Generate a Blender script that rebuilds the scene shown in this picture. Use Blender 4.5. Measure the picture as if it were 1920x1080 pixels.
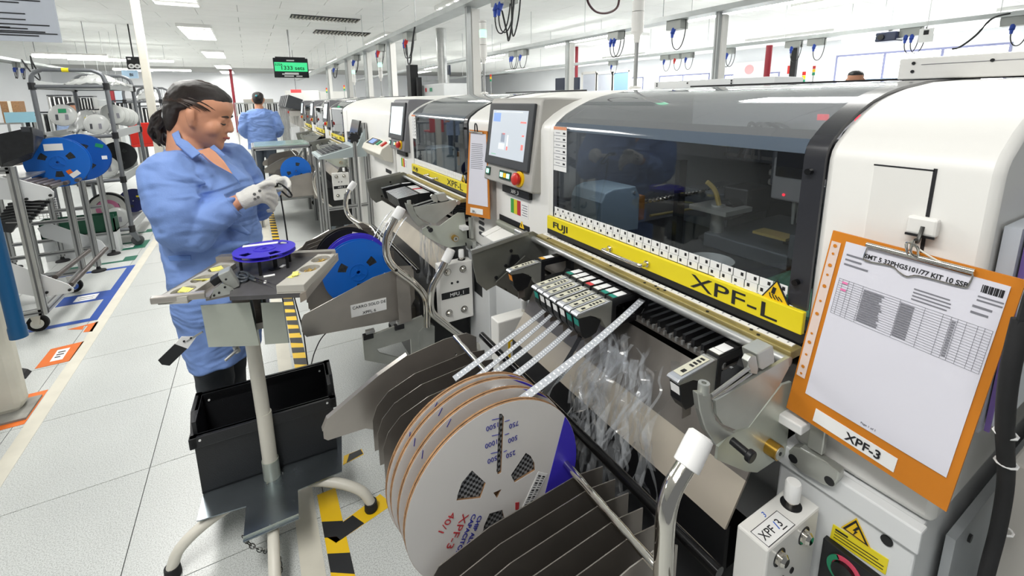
import bpy, bmesh, math, random
from mathutils import Vector, Matrix

for o in list(bpy.data.objects): bpy.data.objects.remove(o)
SC = bpy.context.scene
COL = SC.collection
random.seed(7)

# ------------------------------------------------------------------ camera
# world: X = across the aisle into the machines, Y = down the line, Z = up (metres)
CAM_H = 1.5
FPX, PPX, PPY = 840.0, 960.0, 350.0
V1 = (466.0, 190.0); ROLL = -0.0112
_d = Vector((V1[0]-PPX, V1[1]-PPY, FPX))
_e = Vector((1, ROLL, 0))
_x = (_d + _e * (-_d.dot(_d)/_e.dot(_d))).normalized()
_y = _d.normalized()
_z = _x.cross(_y)
if _z.y > 0: _z = -_z
def ray(u, v):
    c = Vector((u-PPX, v-PPY, FPX)); return Vector((_x.dot(c), _y.dot(c), _z.dot(c)))
def at(u, v, axis, val):
    """photo pixel -> world point on the plane axis = val"""
    d = ray(u, v); i = 'xyz'.index(axis); c = Vector((0, 0, CAM_H))
    return c + d*((val-c[i])/d[i])
camd = bpy.data.cameras.new('camera'); cam = bpy.data.objects.new('camera', camd); COL.objects.link(cam)
right = Vector((_x.x, _y.x, _z.x)); down = Vector((_x.y, _y.y, _z.y)); fwd = Vector((_x.z, _y.z, _z.z))
M = Matrix((right, -down, -fwd)).transposed().to_4x4(); M.translation = (0, 0, CAM_H)
cam.matrix_world = M
camd.sensor_fit = 'HORIZONTAL'; camd.sensor_width = 36; camd.lens = FPX/1920*36
camd.shift_x = (960-PPX)/1920; camd.shift_y = (PPY-540)/1920
camd.clip_start = 0.02; camd.clip_end = 200
SC.camera = cam

# ------------------------------------------------------------------ world, exposure
W = bpy.data.worlds.new('hall_light'); SC.world = W; W.use_nodes = True
bg = W.node_tree.nodes['Background']; bg.inputs[0].default_value = (0.93, 0.97, 1.0, 1); bg.inputs[1].default_value = 0.24
vs = SC.view_settings; vs.view_transform = 'Standard'; vs.look = 'None'; vs.gamma = 1; vs.use_curve_mapping = False
vs.exposure = -0.18
CEIL = 3.05
LAMP_SPOTS = [(-0.8, 0.2), (-0.8, 4.4), (-0.8, 8.0), (-0.8, 12.6), (-0.8, 18.0), (-0.8, 24.0),
              (3.2, 1.2), (3.2, 6.5), (3.2, 12.0), (3.2, 19.0), (8.5, 3.5), (8.5, 9.5), (8.5, 17), (-4.2, 6.5), (-4.2, 13), (-4.2, 21), (3.2, 27), (8.5, 25), (-4.2, 27.5), (12.6, 2.0), (12.6, 7.0), (12.6, 13), (12.6, 21), (-0.8, 28.3)]  # far-end and window-side spots at the tail are added to brighten the background
for lx, ly in LAMP_SPOTS:
    ld = bpy.data.lights.new('ceiling_lamp_light', 'AREA'); ld.shape = 'RECTANGLE'; ld.size = 0.56; ld.size_y = 2.2
    ld.energy = 88; ld.color = (1.0, 0.985, 0.95)
    lo = bpy.data.objects.new('ceiling_lamp_light', ld); COL.objects.link(lo); lo.location = (lx, ly, CEIL-0.055)

# ------------------------------------------------------------------ materials
def lin(h):
    h = h.lstrip('#'); c = [int(h[i:i+2], 16)/255 for i in (0, 2, 4)]
    return tuple((x/12.92 if x <= 0.04045 else ((x+0.055)/1.055)**2.4) for x in c)
MATS = {}
def mat(name, col, rough=0.5, metal=0.0, var=0.0, vscale=8.0, bump=0.0, bscale=60.0, emit=0.0, coat=0.0, stretch=None, alpha=1.0, spec=0.5, trans=0.0):
    if name in MATS: return MATS[name]
    m = bpy.data.materials.new(name); m.use_nodes = True; nt = m.node_tree; b = nt.nodes['Principled BSDF']
    c = lin(col) if isinstance(col, str) else col
    b.inputs['Base Color'].default_value = (*c, 1); b.inputs['Roughness'].default_value = rough; b.inputs['Metallic'].default_value = metal
    b.inputs['Specular IOR Level'].default_value = spec
    if coat: b.inputs['Coat Weight'].default_value = coat
    if trans: b.inputs['Transmission Weight'].default_value = trans
    if alpha < 1: b.inputs['Alpha'].default_value = alpha
    if emit: b.inputs['Emission Color'].default_value = (*c, 1); b.inputs['Emission Strength'].default_value = emit
    if var or bump:
        tc = nt.nodes.new('ShaderNodeTexCoord'); mp = nt.nodes.new('ShaderNodeMapping')
        nt.links.new(tc.outputs['Object'], mp.inputs[0])
        if stretch: mp.inputs['Scale'].default_value = stretch
    if var:
        n = nt.nodes.new('ShaderNodeTexNoise'); n.inputs['Scale'].default_value = vscale; n.inputs['Detail'].default_value = 5
        nt.links.new(mp.outputs[0], n.inputs[0])
        r = nt.nodes.new('ShaderNodeValToRGB'); r.color_ramp.elements[0].position = 0.3; r.color_ramp.elements[1].position = 0.7
        r.color_ramp.elements[0].color = (*[max(0, x*(1-var)) for x in c], 1); r.color_ramp.elements[1].color = (*[min(1, x*(1+var*0.6)) for x in c], 1)
        nt.links.new(n.outputs['Fac'], r.inputs[0]); nt.links.new(r.outputs[0], b.inputs['Base Color'])
        if metal > 0.5:
            mr = nt.nodes.new('ShaderNodeMapRange'); mr.inputs[3].default_value = rough*0.75; mr.inputs[4].default_value = min(1, rough*1.3)
            nt.links.new(n.outputs['Fac'], mr.inputs[0]); nt.links.new(mr.outputs[0], b.inputs['Roughness'])
    if bump:
        n2 = nt.nodes.new('ShaderNodeTexNoise'); n2.inputs['Scale'].default_value = bscale; n2.inputs['Detail'].default_value = 4
        nt.links.new(mp.outputs[0], n2.inputs[0])
        bp = nt.nodes.new('ShaderNodeBump'); bp.inputs['Strength'].default_value = bump; bp.inputs['Distance'].default_value = 0.01
        nt.links.new(n2.outputs['Fac'], bp.inputs['Height']); nt.links.new(bp.outputs[0], b.inputs['Normal'])
    MATS[name] = m; return m
def tint_glass(name, col, refl_rough=0.03, ior=1.5, haze=0.0, hazecol='#888888'):
    if name in MATS: return MATS[name]
    m = bpy.data.materials.new(name); m.use_nodes = True; nt = m.node_tree; nt.nodes.clear()
    out = nt.nodes.new('ShaderNodeOutputMaterial'); mx = nt.nodes.new('ShaderNodeMixShader'); fr = nt.nodes.new('ShaderNodeFresnel')
    # thin sheet: both faces reflect alike, so the index is inverted again on back faces
    ge = nt.nodes.new('ShaderNodeNewGeometry'); mr = nt.nodes.new('ShaderNodeMapRange'); mr.inputs[3].default_value = ior; mr.inputs[4].default_value = 1/ior
    nt.links.new(ge.outputs['Backfacing'], mr.inputs[0]); nt.links.new(mr.outputs[0], fr.inputs[0])
    tr = nt.nodes.new('ShaderNodeBsdfTransparent'); tr.inputs[0].default_value = (*lin(col), 1)
    gl = nt.nodes.new('ShaderNodeBsdfGlossy'); gl.inputs['Roughness'].default_value = refl_rough; gl.inputs[0].default_value = (1, 1, 1, 1)
    first = tr
    if haze:
        df = nt.nodes.new('ShaderNodeBsdfDiffuse'); df.inputs[0].default_value = (*lin(hazecol), 1)
        m2 = nt.nodes.new('ShaderNodeMixShader'); m2.inputs[0].default_value = haze
        nt.links.new(tr.outputs[0], m2.inputs[1]); nt.links.new(df.outputs[0], m2.inputs[2]); first = m2
    nt.links.new(fr.outputs[0], mx.inputs[0]); nt.links.new(first.outputs[0], mx.inputs[1]); nt.links.new(gl.outputs[0], mx.inputs[2])
    nt.links.new(mx.outputs[0], out.inputs[0]); MATS[name] = m; return m
WHITE = mat('white_paint', '#e9e8e4', 0.38, var=0.03, vscale=3)
WHITE2 = mat('cool_white_paint', '#dfe1e2', 0.42, var=0.03, vscale=4)
CREAM = mat('cream_paint', '#ddd9cd', 0.4, var=0.06, vscale=5)
PANELGREY = mat('warm_grey_plastic', '#b1aea8', 0.5, var=0.03)
DGREY = mat('dark_grey_plastic', '#3b3d41', 0.5, var=0.1)
MGREY = mat('mid_grey_plastic', '#7d7d7d', 0.55, var=0.05)
BLACK = mat('black_plastic', '#16171a', 0.45, var=0.2, vscale=20)
BLACKG = mat('gloss_black', '#0c0d0f', 0.15)
RUBBER = mat('black_rubber', '#1d1d1f', 0.75, var=0.2, vscale=30)
CHROME = mat('chrome', '#d8d4cc', 0.08, 1.0)
STEEL = mat('brushed_steel', '#b3ada6', 0.34, 0.75, var=0.07, vscale=4, stretch=(3, 6, 3))
STEELD = mat('dark_brushed_steel', '#96908a', 0.33, 0.78, var=0.08, vscale=4, stretch=(3, 6, 3))
ALU = mat('aluminium_profile', '#b6b7b6', 0.4, 0.85, var=0.1, vscale=12)
CAST = mat('machined_aluminium', '#bcbeb8', 0.36, 0.7, var=0.15, vscale=9)
ZINC = mat('zinc_passivated_steel', '#c6cbc0', 0.34, 0.55, var=0.2, vscale=4)
GALV = mat('galvanised_plate', '#8b949a', 0.25, 0.9, var=0.3, vscale=7)
YELLOW = mat('yellow_film', '#e8d51e', 0.4)
YELLOWW = mat('warning_yellow', '#f0c419', 0.45)
ORANGE = mat('orange_board', '#cf7d18', 0.5, var=0.1, vscale=6)
ORANGET = mat('orange_tape', '#df6f22', 0.55, var=0.12, vscale=8)
BLUET = mat('blue_tape', '#1c4aa0', 0.5, var=0.12, vscale=8)
GREENT = mat('green_tape', '#14634d', 0.5, var=0.12, vscale=8)
CREAMT = mat('cream_tape', '#d6d2c4', 0.55, var=0.07, vscale=9)
BLUER = mat('blue_reel_plastic', '#1668c8', 0.38, var=0.05)
VIOLETR = mat('violet_reel_plastic', '#4438c8', 0.38, var=0.05)
PAPER = mat('white_paper', '#dddce6', 0.7)
PAPERW = mat('white_label', '#efefee', 0.6)
INK = mat('black_ink', '#1c1c20', 0.7)
INKG = mat('grey_ink', '#7c7c84', 0.7)
CARD = mat('brown_corrugated_card', '#94704e', 0.85, var=0.3, vscale=40, bump=0.5, bscale=90)
CARDW = mat('white_reel_card', '#dfdcd9', 0.65, var=0.02)
RED = mat('red_plastic', '#c7291f', 0.35)
GREEN = mat('green_plastic', '#1f8a63', 0.4)
TEAL = mat('teal_label', '#178a7c', 0.45)
NAVY = mat('navy_ink', '#2a2f9c', 0.6)
REDINK = mat('red_ink', '#c03a40', 0.6)
SOCKB = mat('blue_plug', '#2447a8', 0.4)
GRBOX = mat('grey_socket_box', '#a5a8a4', 0.5)
CLEARP = tint_glass('clear_film', '#f4f5f7', 0.1, 1.5, haze=0.14, hazecol='#e8ecf0')
CLEARB = tint_glass('clear_bag_plastic', '#e4e6e8', 0.2, 1.4, haze=0.55, hazecol='#e2e4e2')

# ------------------------------------------------------------------ mesh builder
class MB:
    def __init__(s, M=None): s.bm = bmesh.new(); s.M = M or Matrix.Identity(4)
    def _v(s, co): return s.bm.verts.new(s.M @ Vector(co))
    def mesh(s, verts, faces):
        vs_ = [s._v(v) for v in verts]
        for f in faces:
            try: s.bm.faces.new([vs_[i] for i in f])
            except ValueError: pass
        return s
    def box(s, a, b, bev=0.0):
        x0, y0, z0 = [min(a[i], b[i]) for i in range(3)]; x1, y1, z1 = [max(a[i], b[i]) for i in range(3)]
        v = [(x0,y0,z0),(x1,y0,z0),(x1,y1,z0),(x0,y1,z0),(x0,y0,z1),(x1,y0,z1),(x1,y1,z1),(x0,y1,z1)]
        f = [(0,3,2,1),(4,5,6,7),(0,1,5,4),(1,2,6,5),(2,3,7,6),(3,0,4,7)]
        if not bev: return s.mesh(v, f)
        vs_ = [s._v(q) for q in v]; fs = [s.bm.faces.new([vs_[i] for i in q]) for q in f]
        ed = list({e for q in fs for e in q.edges})
        bmesh.ops.bevel(s.bm, geom=ed, offset=bev, segments=2, affect='EDGES', profile=0.5)
        return s
    def cbox(s, c, sz, bev=0.0, R=None):
        h = [k/2 for k in sz]
        if R is None: return s.box([c[i]-h[i] for i in range(3)], [c[i]+h[i] for i in range(3)], bev)
        old = s.M; s.M = s.M @ Matrix.Translation(c) @ R.to_4x4()
        s.box([-k for k in h], h, bev); s.M = old; return s
    def prism(s, prof, axis, a, b):
        """2-D profile extruded along axis from a to b; profile coords are the other two axes in order"""
        n = len(prof)
        def mk(p, t):
            return {'x': (t, p[0], p[1]), 'y': (p[0], t, p[1]), 'z': (p[0], p[1], t)}[axis]
        v = [mk(p, a) for p in prof] + [mk(p, b) for p in prof]
        f = [tuple(range(n)), tuple(range(2*n-1, n-1, -1))] + [(i, i+n, (i+1) % n+n, (i+1) % n) for i in range(n)]
        return s.mesh(v, f)
    def quad(s, a, b, c, d): return s.mesh([a, b, c, d], [(0, 1, 2, 3)])
    def cyl(s, p0, p1, r0, r1=None, n=16, caps=True):
        if r1 is None: r1 = r0
        p0 = Vector(p0); p1 = Vector(p1); d = (p1-p0).normalized()
        u = d.orthogonal().normalized(); w = d.cross(u)
        v = []
        for p, r in ((p0, r0), (p1, r1)):
            for k in range(n):
                t = 2*math.pi*k/n; v.append(p+u*(r*math.cos(t))+w*(r*math.sin(t)))
        f = [(k, (k+1) % n, (k+1) % n+n, k+n) for k in range(n)]
        if caps: f += [tuple(range(n-1, -1, -1)), tuple(range(n, 2*n))]
        return s.mesh(v, f)
    def tube(s, pts, r, n=10, caps=True, closed=False):
        pts = [Vector(p) for p in pts]; m = len(pts); v = []; prev = None
        rs = r if isinstance(r, (list, tuple)) else [r]*m
        for i, p in enumerate(pts):
            if closed: t = (pts[(i+1) % m]-pts[i-1])
            else: t = pts[min(i+1, m-1)]-pts[max(i-1, 0)]
            t = t.normalized() if t.length > 1e-9 else Vector((0, 0, 1))
            if prev is None: u = t.orthogonal().normalized()
            else:
                u = prev - t*prev.dot(t); u = u.normalized() if u.length > 1e-6 else t.orthogonal().normalized()
            prev = u; w = t.cross(u)
            for k in range(n):
                a = 2*math.pi*k/n; v.append(p+u*(rs[i]*math.cos(a))+w*(rs[i]*math.sin(a)))
        f = []
        for i in range(m if closed else m-1):
            j = (i+1) % m
            f += [(i*n+k, i*n+(k+1) % n, j*n+(k+1) % n, j*n+k) for k in range(n)]
        if caps and not closed: f += [tuple(range(n-1, -1, -1)), tuple(range((m-1)*n, m*n))]
        return s.mesh(v, f)
    def lathe(s, prof, c, axis='z', n=24, a0=0, a1=2*math.pi):
        """prof: (radius, height) pairs about axis through c"""
        full = abs(a1-a0-2*math.pi) < 1e-6; m = n if full else n+1; v = []
        for k in range(m):
            t = a0+(a1-a0)*k/n; ct, st = math.cos(t), math.sin(t)
            for r, h in prof:
                q = {'z': (r*ct, r*st, h), 'y': (r*ct, h, r*st), 'x': (h, r*ct, r*st)}[axis]
                v.append((c[0]+q[0], c[1]+q[1], c[2]+q[2]))
        p = len(prof); f = []
        for k in range(n):
            j = (k+1) % m
            for i in range(p-1): f.append((k*p+i, j*p+i, j*p+i+1, k*p+i+1))
        s.mesh(v, f); bmesh.ops.remove_doubles(s.bm, verts=s.bm.verts, dist=1e-6); return s
    def ball(s, c, r, n=12, sc=(1, 1, 1)):
        prof = [(math.sin(math.pi*i/n)*r, -math.cos(math.pi*i/n)*r) for i in range(n+1)]
        old = s.M; s.M = s.M @ Matrix.Translation(c) @ Matrix.Diagonal((*sc, 1)); s.lathe(prof, (0, 0, 0), 'z', n*2); s.M = old; return s
    def plate_holes(s, outer, holes, axis, a, b):
        """outline with holes (lists of 2-D points) extruded along axis"""
        from mathutils.geometry import tessellate_polygon
        loops = [[Vector((p[0], p[1], 0)) for p in L] for L in [outer]+holes]
        tris = tessellate_polygon(loops); flat = [p for L in loops for p in L]; n = len(flat)
        def mk(p, t): return {'x': (t, p.x, p.y), 'y': (p.x, t, p.y), 'z': (p.x, p.y, t)}[axis]
        v = [mk(p, a) for p in flat]+[mk(p, b) for p in flat]
        f = [tuple(t) for t in tris]+[tuple(i+n for i in reversed(t)) for t in tris]
        o = 0
        for L in loops:
            k = len(L); f += [(o+i, o+i+n, o+(i+1) % k+n, o+(i+1) % k) for i in range(k)]; o += k
        return s.mesh(v, f)
    def obj(s, name, m, parent=None, smooth=False, bevel=0.0, mats=None, subsurf=0, weld=False, solid=0.0):
        if weld: bmesh.ops.remove_doubles(s.bm, verts=s.bm.verts, dist=1e-5)
        bmesh.ops.recalc_face_normals(s.bm, faces=s.bm.faces)
        me = bpy.data.meshes.new(name); s.bm.to_mesh(me); s.bm.free()
        return link(name, me, m, parent, smooth, bevel, subsurf, solid)
def link(name, me, m, parent=None, smooth=False, bevel=0.0, subsurf=0, solid=0.0):
    o = bpy.data.objects.new(name, me); COL.objects.link(o)
    if m is not None and not me.materials: me.materials.append(m)
    if parent is not None:
        o.parent = parent; o.matrix_parent_inverse = WM[parent.name].inverted() if parent.name in WM else Matrix.Identity(4)
    WM[o.name] = Matrix.Identity(4)
    if smooth:
        for p in me.polygons: p.use_smooth = True
        if smooth != 'all':
            me.set_sharp_from_angle(angle=math.radians(38))
    if solid:
        d = o.modifiers.new('thickness', 'SOLIDIFY'); d.thickness = solid; d.offset = 0
    if bevel:
        d = o.modifiers.new('bevel', 'BEVEL'); d.width = bevel; d.segments = 2; d.limit_method = 'ANGLE'; d.angle_limit = math.radians(40); d.harden_normals = False
    if subsurf:
        d = o.modifiers.new('subsurf', 'SUBSURF'); d.levels = subsurf; d.render_levels = subsurf
    return o
WM = {}
def tag(o, label, cat, group=None, kind=None):
    o['label'] = label; o['category'] = cat
    if group: o['group'] = group
    if kind: o['kind'] = kind
    return o
def thing(name, loc, label, cat, group=None):
    o = bpy.data.objects.new(name, None); COL.objects.link(o); o.empty_display_size = 0.1
    o.location = loc; WM[o.name] = Matrix.Translation(loc); return tag(o, label, cat, group)
def struct(o): o['kind'] = 'structure'; return o
def dup(o, M_, parent=None, label=None):
    """copy a thing (and its parts) and move it by the world matrix M_"""
    c = o.copy(); COL.objects.link(c)
    if parent is None:
        c.parent = None; c.matrix_world = M_ @ WM[o.name]; WM[c.name] = M_ @ WM[o.name]
        if label: c['label'] = label
    else:
        c.parent = parent; c.matrix_parent_inverse = o.matrix_parent_inverse.copy(); WM[c.name] = Matrix.Identity(4)
    for ch in list(CH.get(o.name, [])) or [k for k in o.children]: dup(ch, M_, c)
    return c
CH = {}
def text(s, name, origin, xd, yd, size, m, parent, bold=False, align='LEFT', extr=0.0006, width=None, shear=0.0):
    """flat lettering: origin at the baseline, xd reading direction, yd up direction"""
    cu = bpy.data.curves.new('lettering', 'FONT'); cu.body = s; cu.size = size; cu.extrude = extr; cu.align_x = align; cu.resolution_u = 3; cu.shear = shear
    if bold: cu.offset = size*0.018
    t = bpy.data.objects.new('tmp', cu); COL.objects.link(t)
    me = bpy.data.meshes.new_from_object(t.evaluated_get(bpy.context.evaluated_depsgraph_get()))
    bpy.data.objects.remove(t); bpy.data.curves.remove(cu)
    me.materials.clear()
    if width:
        xs = [v.co.x for v in me.vertices]; w = max(xs)-min(xs); k = width/w if w else 1
        for v in me.vertices: v.co.x *= k
    xd = Vector(xd).normalized(); yd = Vector(yd).normalized(); zd = xd.cross(yd)
    Mx = Matrix((xd, yd, zd)).transposed().to_4x4(); Mx.translation = Vector(origin)
    me.transform(Mx)
    return link(name, me, m, parent)
def lerp(a, b, t): return Vector(a)*(1-t)+Vector(b)*t
def bez(p0, p1, p2, p3, n=12):
    p0, p1, p2, p3 = map(Vector, (p0, p1, p2, p3)); r = []
    for i in range(n+1):
        t = i/n; r.append(p0*(1-t)**3+p1*3*t*(1-t)**2+p2*3*t*t*(1-t)+p3*t**3)
    return r
def smooth_path(pts, n=6, closed=False):
    P = [Vector(p) for p in pts]; r = []; m = len(P)
    rng = range(m if closed else m-1)
    for i in rng:
        a = P[i-1] if (i > 0 or closed) else P[0]; b = P[i]; c = P[(i+1) % m]; d = P[(i+2) % m] if (closed or i+2 < m) else P[-1]
        for k in range(n):
            t = k/n; r.append(0.5*((2*b)+(c-a)*t+(2*a-5*b+4*c-d)*t*t+(3*b-a-3*c+d)*t**3))
    if not closed: r.append(P[-1])
    return r
def arc(c, r, a0, a1, n=10): return [(c[0]+r*math.cos(math.radians(a0+(a1-a0)*i/n)), c[1]+r*math.sin(math.radians(a0+(a1-a0)*i/n))) for i in range(n+1)]
def rrect(x0, y0, x1, y1, r, n=4):
    return arc((x1-r, y1-r), r, 0, 90, n)+arc((x0+r, y1-r), r, 90, 180, n)+arc((x0+r, y0+r), r, 180, 270, n)+arc((x1-r, y0+r), r, 270, 360, n)
# ------------------------------------------------------------------ the room
def speckle(name, col, dark, scale=260):
    m = mat(name, col, 0.32, var=0.05, vscale=2.5); nt = m.node_tree; b = nt.nodes['Principled BSDF']
    src = b.inputs['Base Color'].links[0].from_socket
    tc = nt.nodes.new('ShaderNodeTexCoord'); n = nt.nodes.new('ShaderNodeTexNoise'); n.inputs['Scale'].default_value = scale; n.inputs['Detail'].default_value = 3
    nt.links.new(tc.outputs['Object'], n.inputs[0]); r = nt.nodes.new('ShaderNodeValToRGB')
    r.color_ramp.elements[0].position = 0.36; r.color_ramp.elements[1].position = 0.55; r.color_ramp.elements[0].color = (*lin(dark), 1); r.color_ramp.elements[1].color = (1, 1, 1, 1)
    mx = nt.nodes.new('ShaderNodeMix'); mx.data_type = 'RGBA'; mx.blend_type = 'MULTIPLY'; mx.inputs[0].default_value = 0.55
    nt.links.new(n.outputs['Fac'], r.inputs[0]); nt.links.new(src, mx.inputs[6]); nt.links.new(r.outputs[0], mx.inputs[7]); nt.links.new(mx.outputs[2], b.inputs['Base Color'])
    return m
TILE = speckle('speckled_floor_tile', '#d3d6d4', '#8f928f')
JOINT = mat('dark_tile_joint', '#565958', 0.8)
CEILM = mat('ceiling_panel', '#fafaf8', 0.75, var=0.03, vscale=2)
CEILJ = mat('ceiling_joint', '#a9a9a6', 0.8)
WALLM = mat('white_wall', '#f0f2f5', 0.7, var=0.03, vscale=0.7)
floor = struct(MB().box((-8, -1.5, -0.10), (16, 31, -0.004)).obj('floor', TILE))
P = 0.61
tile_me = None
for i in range(-6, 3):
    for j in range(-2, 24):
        x0 = -0.52+i*P; y0 = 2.164+j*P
        if tile_me is None:
            t = MB().box((0.0016, 0.0016, -0.0035), (P-0.0016, P-0.0016, 0)).obj('floor_tile', TILE, floor); tile_me = t.data; t.location = (x0, y0, 0)
        else:
            t = bpy.data.objects.new('floor_tile', tile_me); COL.objects.link(t); t.parent = floor; t.location = (x0, y0, 0)
jt = MB().box((-0.52-6*P, 2.164-2*P, -0.004), (-0.52+3*P, 2.164+24*P, -0.003)).obj('tile_joint', JOINT, floor)
ceiling = struct(MB().box((-8, -1.5, CEIL+0.012), (16, 31, CEIL+0.1)).obj('ceiling', CEILJ))
pan_me = None; PX, PY = 1.25, 0.625
vents = [(0.86, 9.44), (1.45, 11.2)]
for j in range(34):
    for i in range(12):
        x0 = -6.25+i*PX+(0.5*PX if j % 2 else 0); y0 = 4.0+j*PY
        if j < 24 or True:
            if len([1]) and (j*12+i) >= 296: continue
            if pan_me is None:
                t = MB().box((0.004, 0.004, 0), (PX-0.004, PY-0.004, 0.013)).obj('ceiling_panel', CEILM, ceiling); pan_me = t.data
            else:
                t = bpy.data.objects.new('ceiling_panel', pan_me); COL.objects.link(t); t.parent = ceiling
            t.location = (x0, y0, CEIL)
rest = MB()
for j in range(34):
    for i in range(-1, 18):
        if 0 <= i < 12 and j*12+i < 296: continue
        x0 = -6.25+i*PX+(0.5*PX if j % 2 else 0); y0 = 4.0+j*PY
        rest.box((x0+0.004, y0+0.004, CEIL), (x0+PX-0.004, y0+PY-0.004, CEIL+0.013))
for j in range(-9, 0):
    for i in range(-1, 18):
        x0 = -6.25+i*PX; y0 = 4.0+j*PY
        rest.box((x0+0.004, y0+0.004, CEIL), (x0+PX-0.004, y0+PY-0.004, CEIL+0.013))
r = rest.obj('ceiling_panel_field', CEILM, ceiling); r['kind'] = 'stuff'
wall_back = struct(MB().box((-8, 30.0, 0), (16, 30.2, CEIL+0.012)).obj('wall_back', WALLM))
wall_left = struct(MB().box((-8.2, 6, 0), (-8.0, 30, CEIL+0.012)).obj('wall_left', WALLM))
# right wall with a band of windows
wr = MB()
def ywall(m, holes, x0, x1, ya, yb, za, zb):
    outer = [(ya, za), (yb, za), (yb, zb), (ya, zb)]
    m.plate_holes(outer, [[(a, c), (a, d), (b, d), (b, c)] for a, b, c, d in holes], 'x', x0, x1)
wy = [(3.35, 4.45), (4.5, 6.85), (6.9, 7.05)]
HOLES = [(3.45, 7.0, 0.9, 2.62), (8.6, 10.6, 0.9, 2.25), (11.2, 13.6, 0.9, 2.35), (14.5, 18, 0.9, 2.35)]
ywall(wr, HOLES, 15.0, 15.2, -1.5, 30, 0, CEIL+0.012)
wall_right = struct(wr.obj('wall_right', WALLM))
WINF = mat('blue_grey_window_frame', '#8f93b8', 0.5)
GLASSB = mat('bright_overexposed_pane', '#ffffff', 0.2, emit=10.0)
for k, (a, b, c, d) in enumerate(HOLES):
    w = MB()
    for ya, yb in ((a, a+0.05), (b-0.05, b)): w.box((14.98, ya, c), (15.06, yb, d))
    for za, zb in ((c, c+0.05), (d-0.05, d)): w.box((14.981, a, za), (15.061, b, zb))
    win = struct(w.obj('window_%d' % (k+1), WINF))
    nm = 3 if k in (0, 3) else 2
    for j in range(nm):
        ya = a+(b-a)*j/nm; yb = a+(b-a)*(j+1)/nm
        if j: MB().box((14.975, ya-0.03, c), (15.05, ya+0.03, d)).obj('mullion', WINF, win)
        MB().box((15.07, ya+0.03, c+0.04), (15.08, yb-0.03, d-0.04)).obj('pane', GLASSB, win)
# blue strip of blinds under the nearest window
# recessed ceiling lamps (the light itself sits in each housing)
LFR = mat('lamp_housing', '#f2f2ef', 0.4)
lamp_names = ['above the aisle', 'above the machines', 'beyond the machines', 'over the racks']
for k, (lx, ly) in enumerate(LAMP_SPOTS):
    where = {-0.8: 'above the white aisle', 3.2: 'behind the machine row', 8.5: 'towards the bright windows', 12.6: 'added close to the window wall', -4.2: 'over the storage racks'}[lx]
    row = [s for s in LAMP_SPOTS if s[0] == lx].index((lx, ly))
    nth = ['first', 'second', 'third', 'fourth', 'fifth', 'sixth', 'seventh'][row]
    t = thing('ceiling_lamp', (lx, ly, CEIL), 'white recessed ceiling lamp %s, %s from the camera' % (where, nth), 'lamp', 'recessed ceiling lamps')
    m = MB()
    for s in (-1, 1):
        m.box((lx+s*0.29-0.012, ly-1.13, CEIL-0.06), (lx+s*0.29+0.012, ly+1.13, CEIL-0.001))
        m.box((lx-0.30, ly+s*1.12-0.012, CEIL-0.06), (lx+0.30, ly+s*1.12+0.012, CEIL-0.001))
    m.obj('frame', LFR, t); MB().box((lx-0.29, ly-1.12, CEIL-0.05), (lx+0.29, ly+1.12, CEIL-0.045)).obj('reflector', LFR, t)
    for q in range(7): MB().box((lx-0.28, ly-1.0+q*0.33, CEIL-0.07), (lx+0.28, ly-0.996+q*0.33, CEIL-0.058)).obj('louvre', LFR, t)
# ceiling air vents
for k, (a, b, c, d) in enumerate([(0.84, 9.44, 2.06, 10.05), (1.46, 11.2, 2.66, 11.75)]):
    t = thing('air_vent', ((a+c)/2, (b+d)/2, CEIL), 'dark slatted air vent in the ceiling, %s of the pair above the aisle' % ('nearer' if k == 0 else 'farther'), 'vent', 'ceiling air vents')
    MB().box((a, b, CEIL-0.012), (c, d-0.25 if k == 0 else d, CEIL-0.002)).obj('backing', BLACK, t)
    for q in range(19 if k == 0 else 16):
        x = a+0.03+q*(c-a-0.06)/(18.0 if k == 0 else 15.0)
        MB().cbox((x, (b+d-(0.25 if k == 0 else 0))/2, CEIL-0.025), (0.022, (d-b)-0.27 if k == 0 else (d-b)-0.03, 0.018), R=Matrix.Rotation(0.5, 3, 'Y')).obj('slat', mat('vent_slat', '#a9a59b', 0.5), t)
    if k == 0: MB().box((a, d-0.24, CEIL-0.02), (c, d, CEIL-0.002)).obj('diffuser', LFR, t)
# floor tapes
def tape(name, m, pts, label, cat='floor tape', z=0.0015):
    o = MB().prism(pts, 'z', 0.0003, z).obj(name, m); return tag(o, label, cat)
tape('aisle_tape', CREAMT, [(-1.085, 1.2), (-1.02, 1.2), (-1.02, 20), (-1.085, 20)], 'long cream floor tape along the left side of the aisle')
def fq(*px): return [tuple(at(u, v, 'z', 0)[:2]) for u, v in px]
tape('corner_tape', ORANGET, [(-1.70, 2.80), (-1.09, 2.80), (-1.09, 3.10), (-1.22, 3.10), (-1.22, 2.92), (-1.70, 2.92)], 'orange corner tape beside the base of the cream column')
tape('corner_tape', ORANGET, fq((185, 603), (127, 618), (155, 618), (158, 611), (165, 611), (156, 623), (173, 622)), 'small orange corner tape touching the blue floor tape')
o = tag(MB().prism(fq((65, 692), (95, 655), (158, 640), (131, 677)), 'z', 0.0003, 0.0015).obj('floor_marker', ORANGET), 'orange floor marker with a white label by the aisle', 'floor marker')
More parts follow.
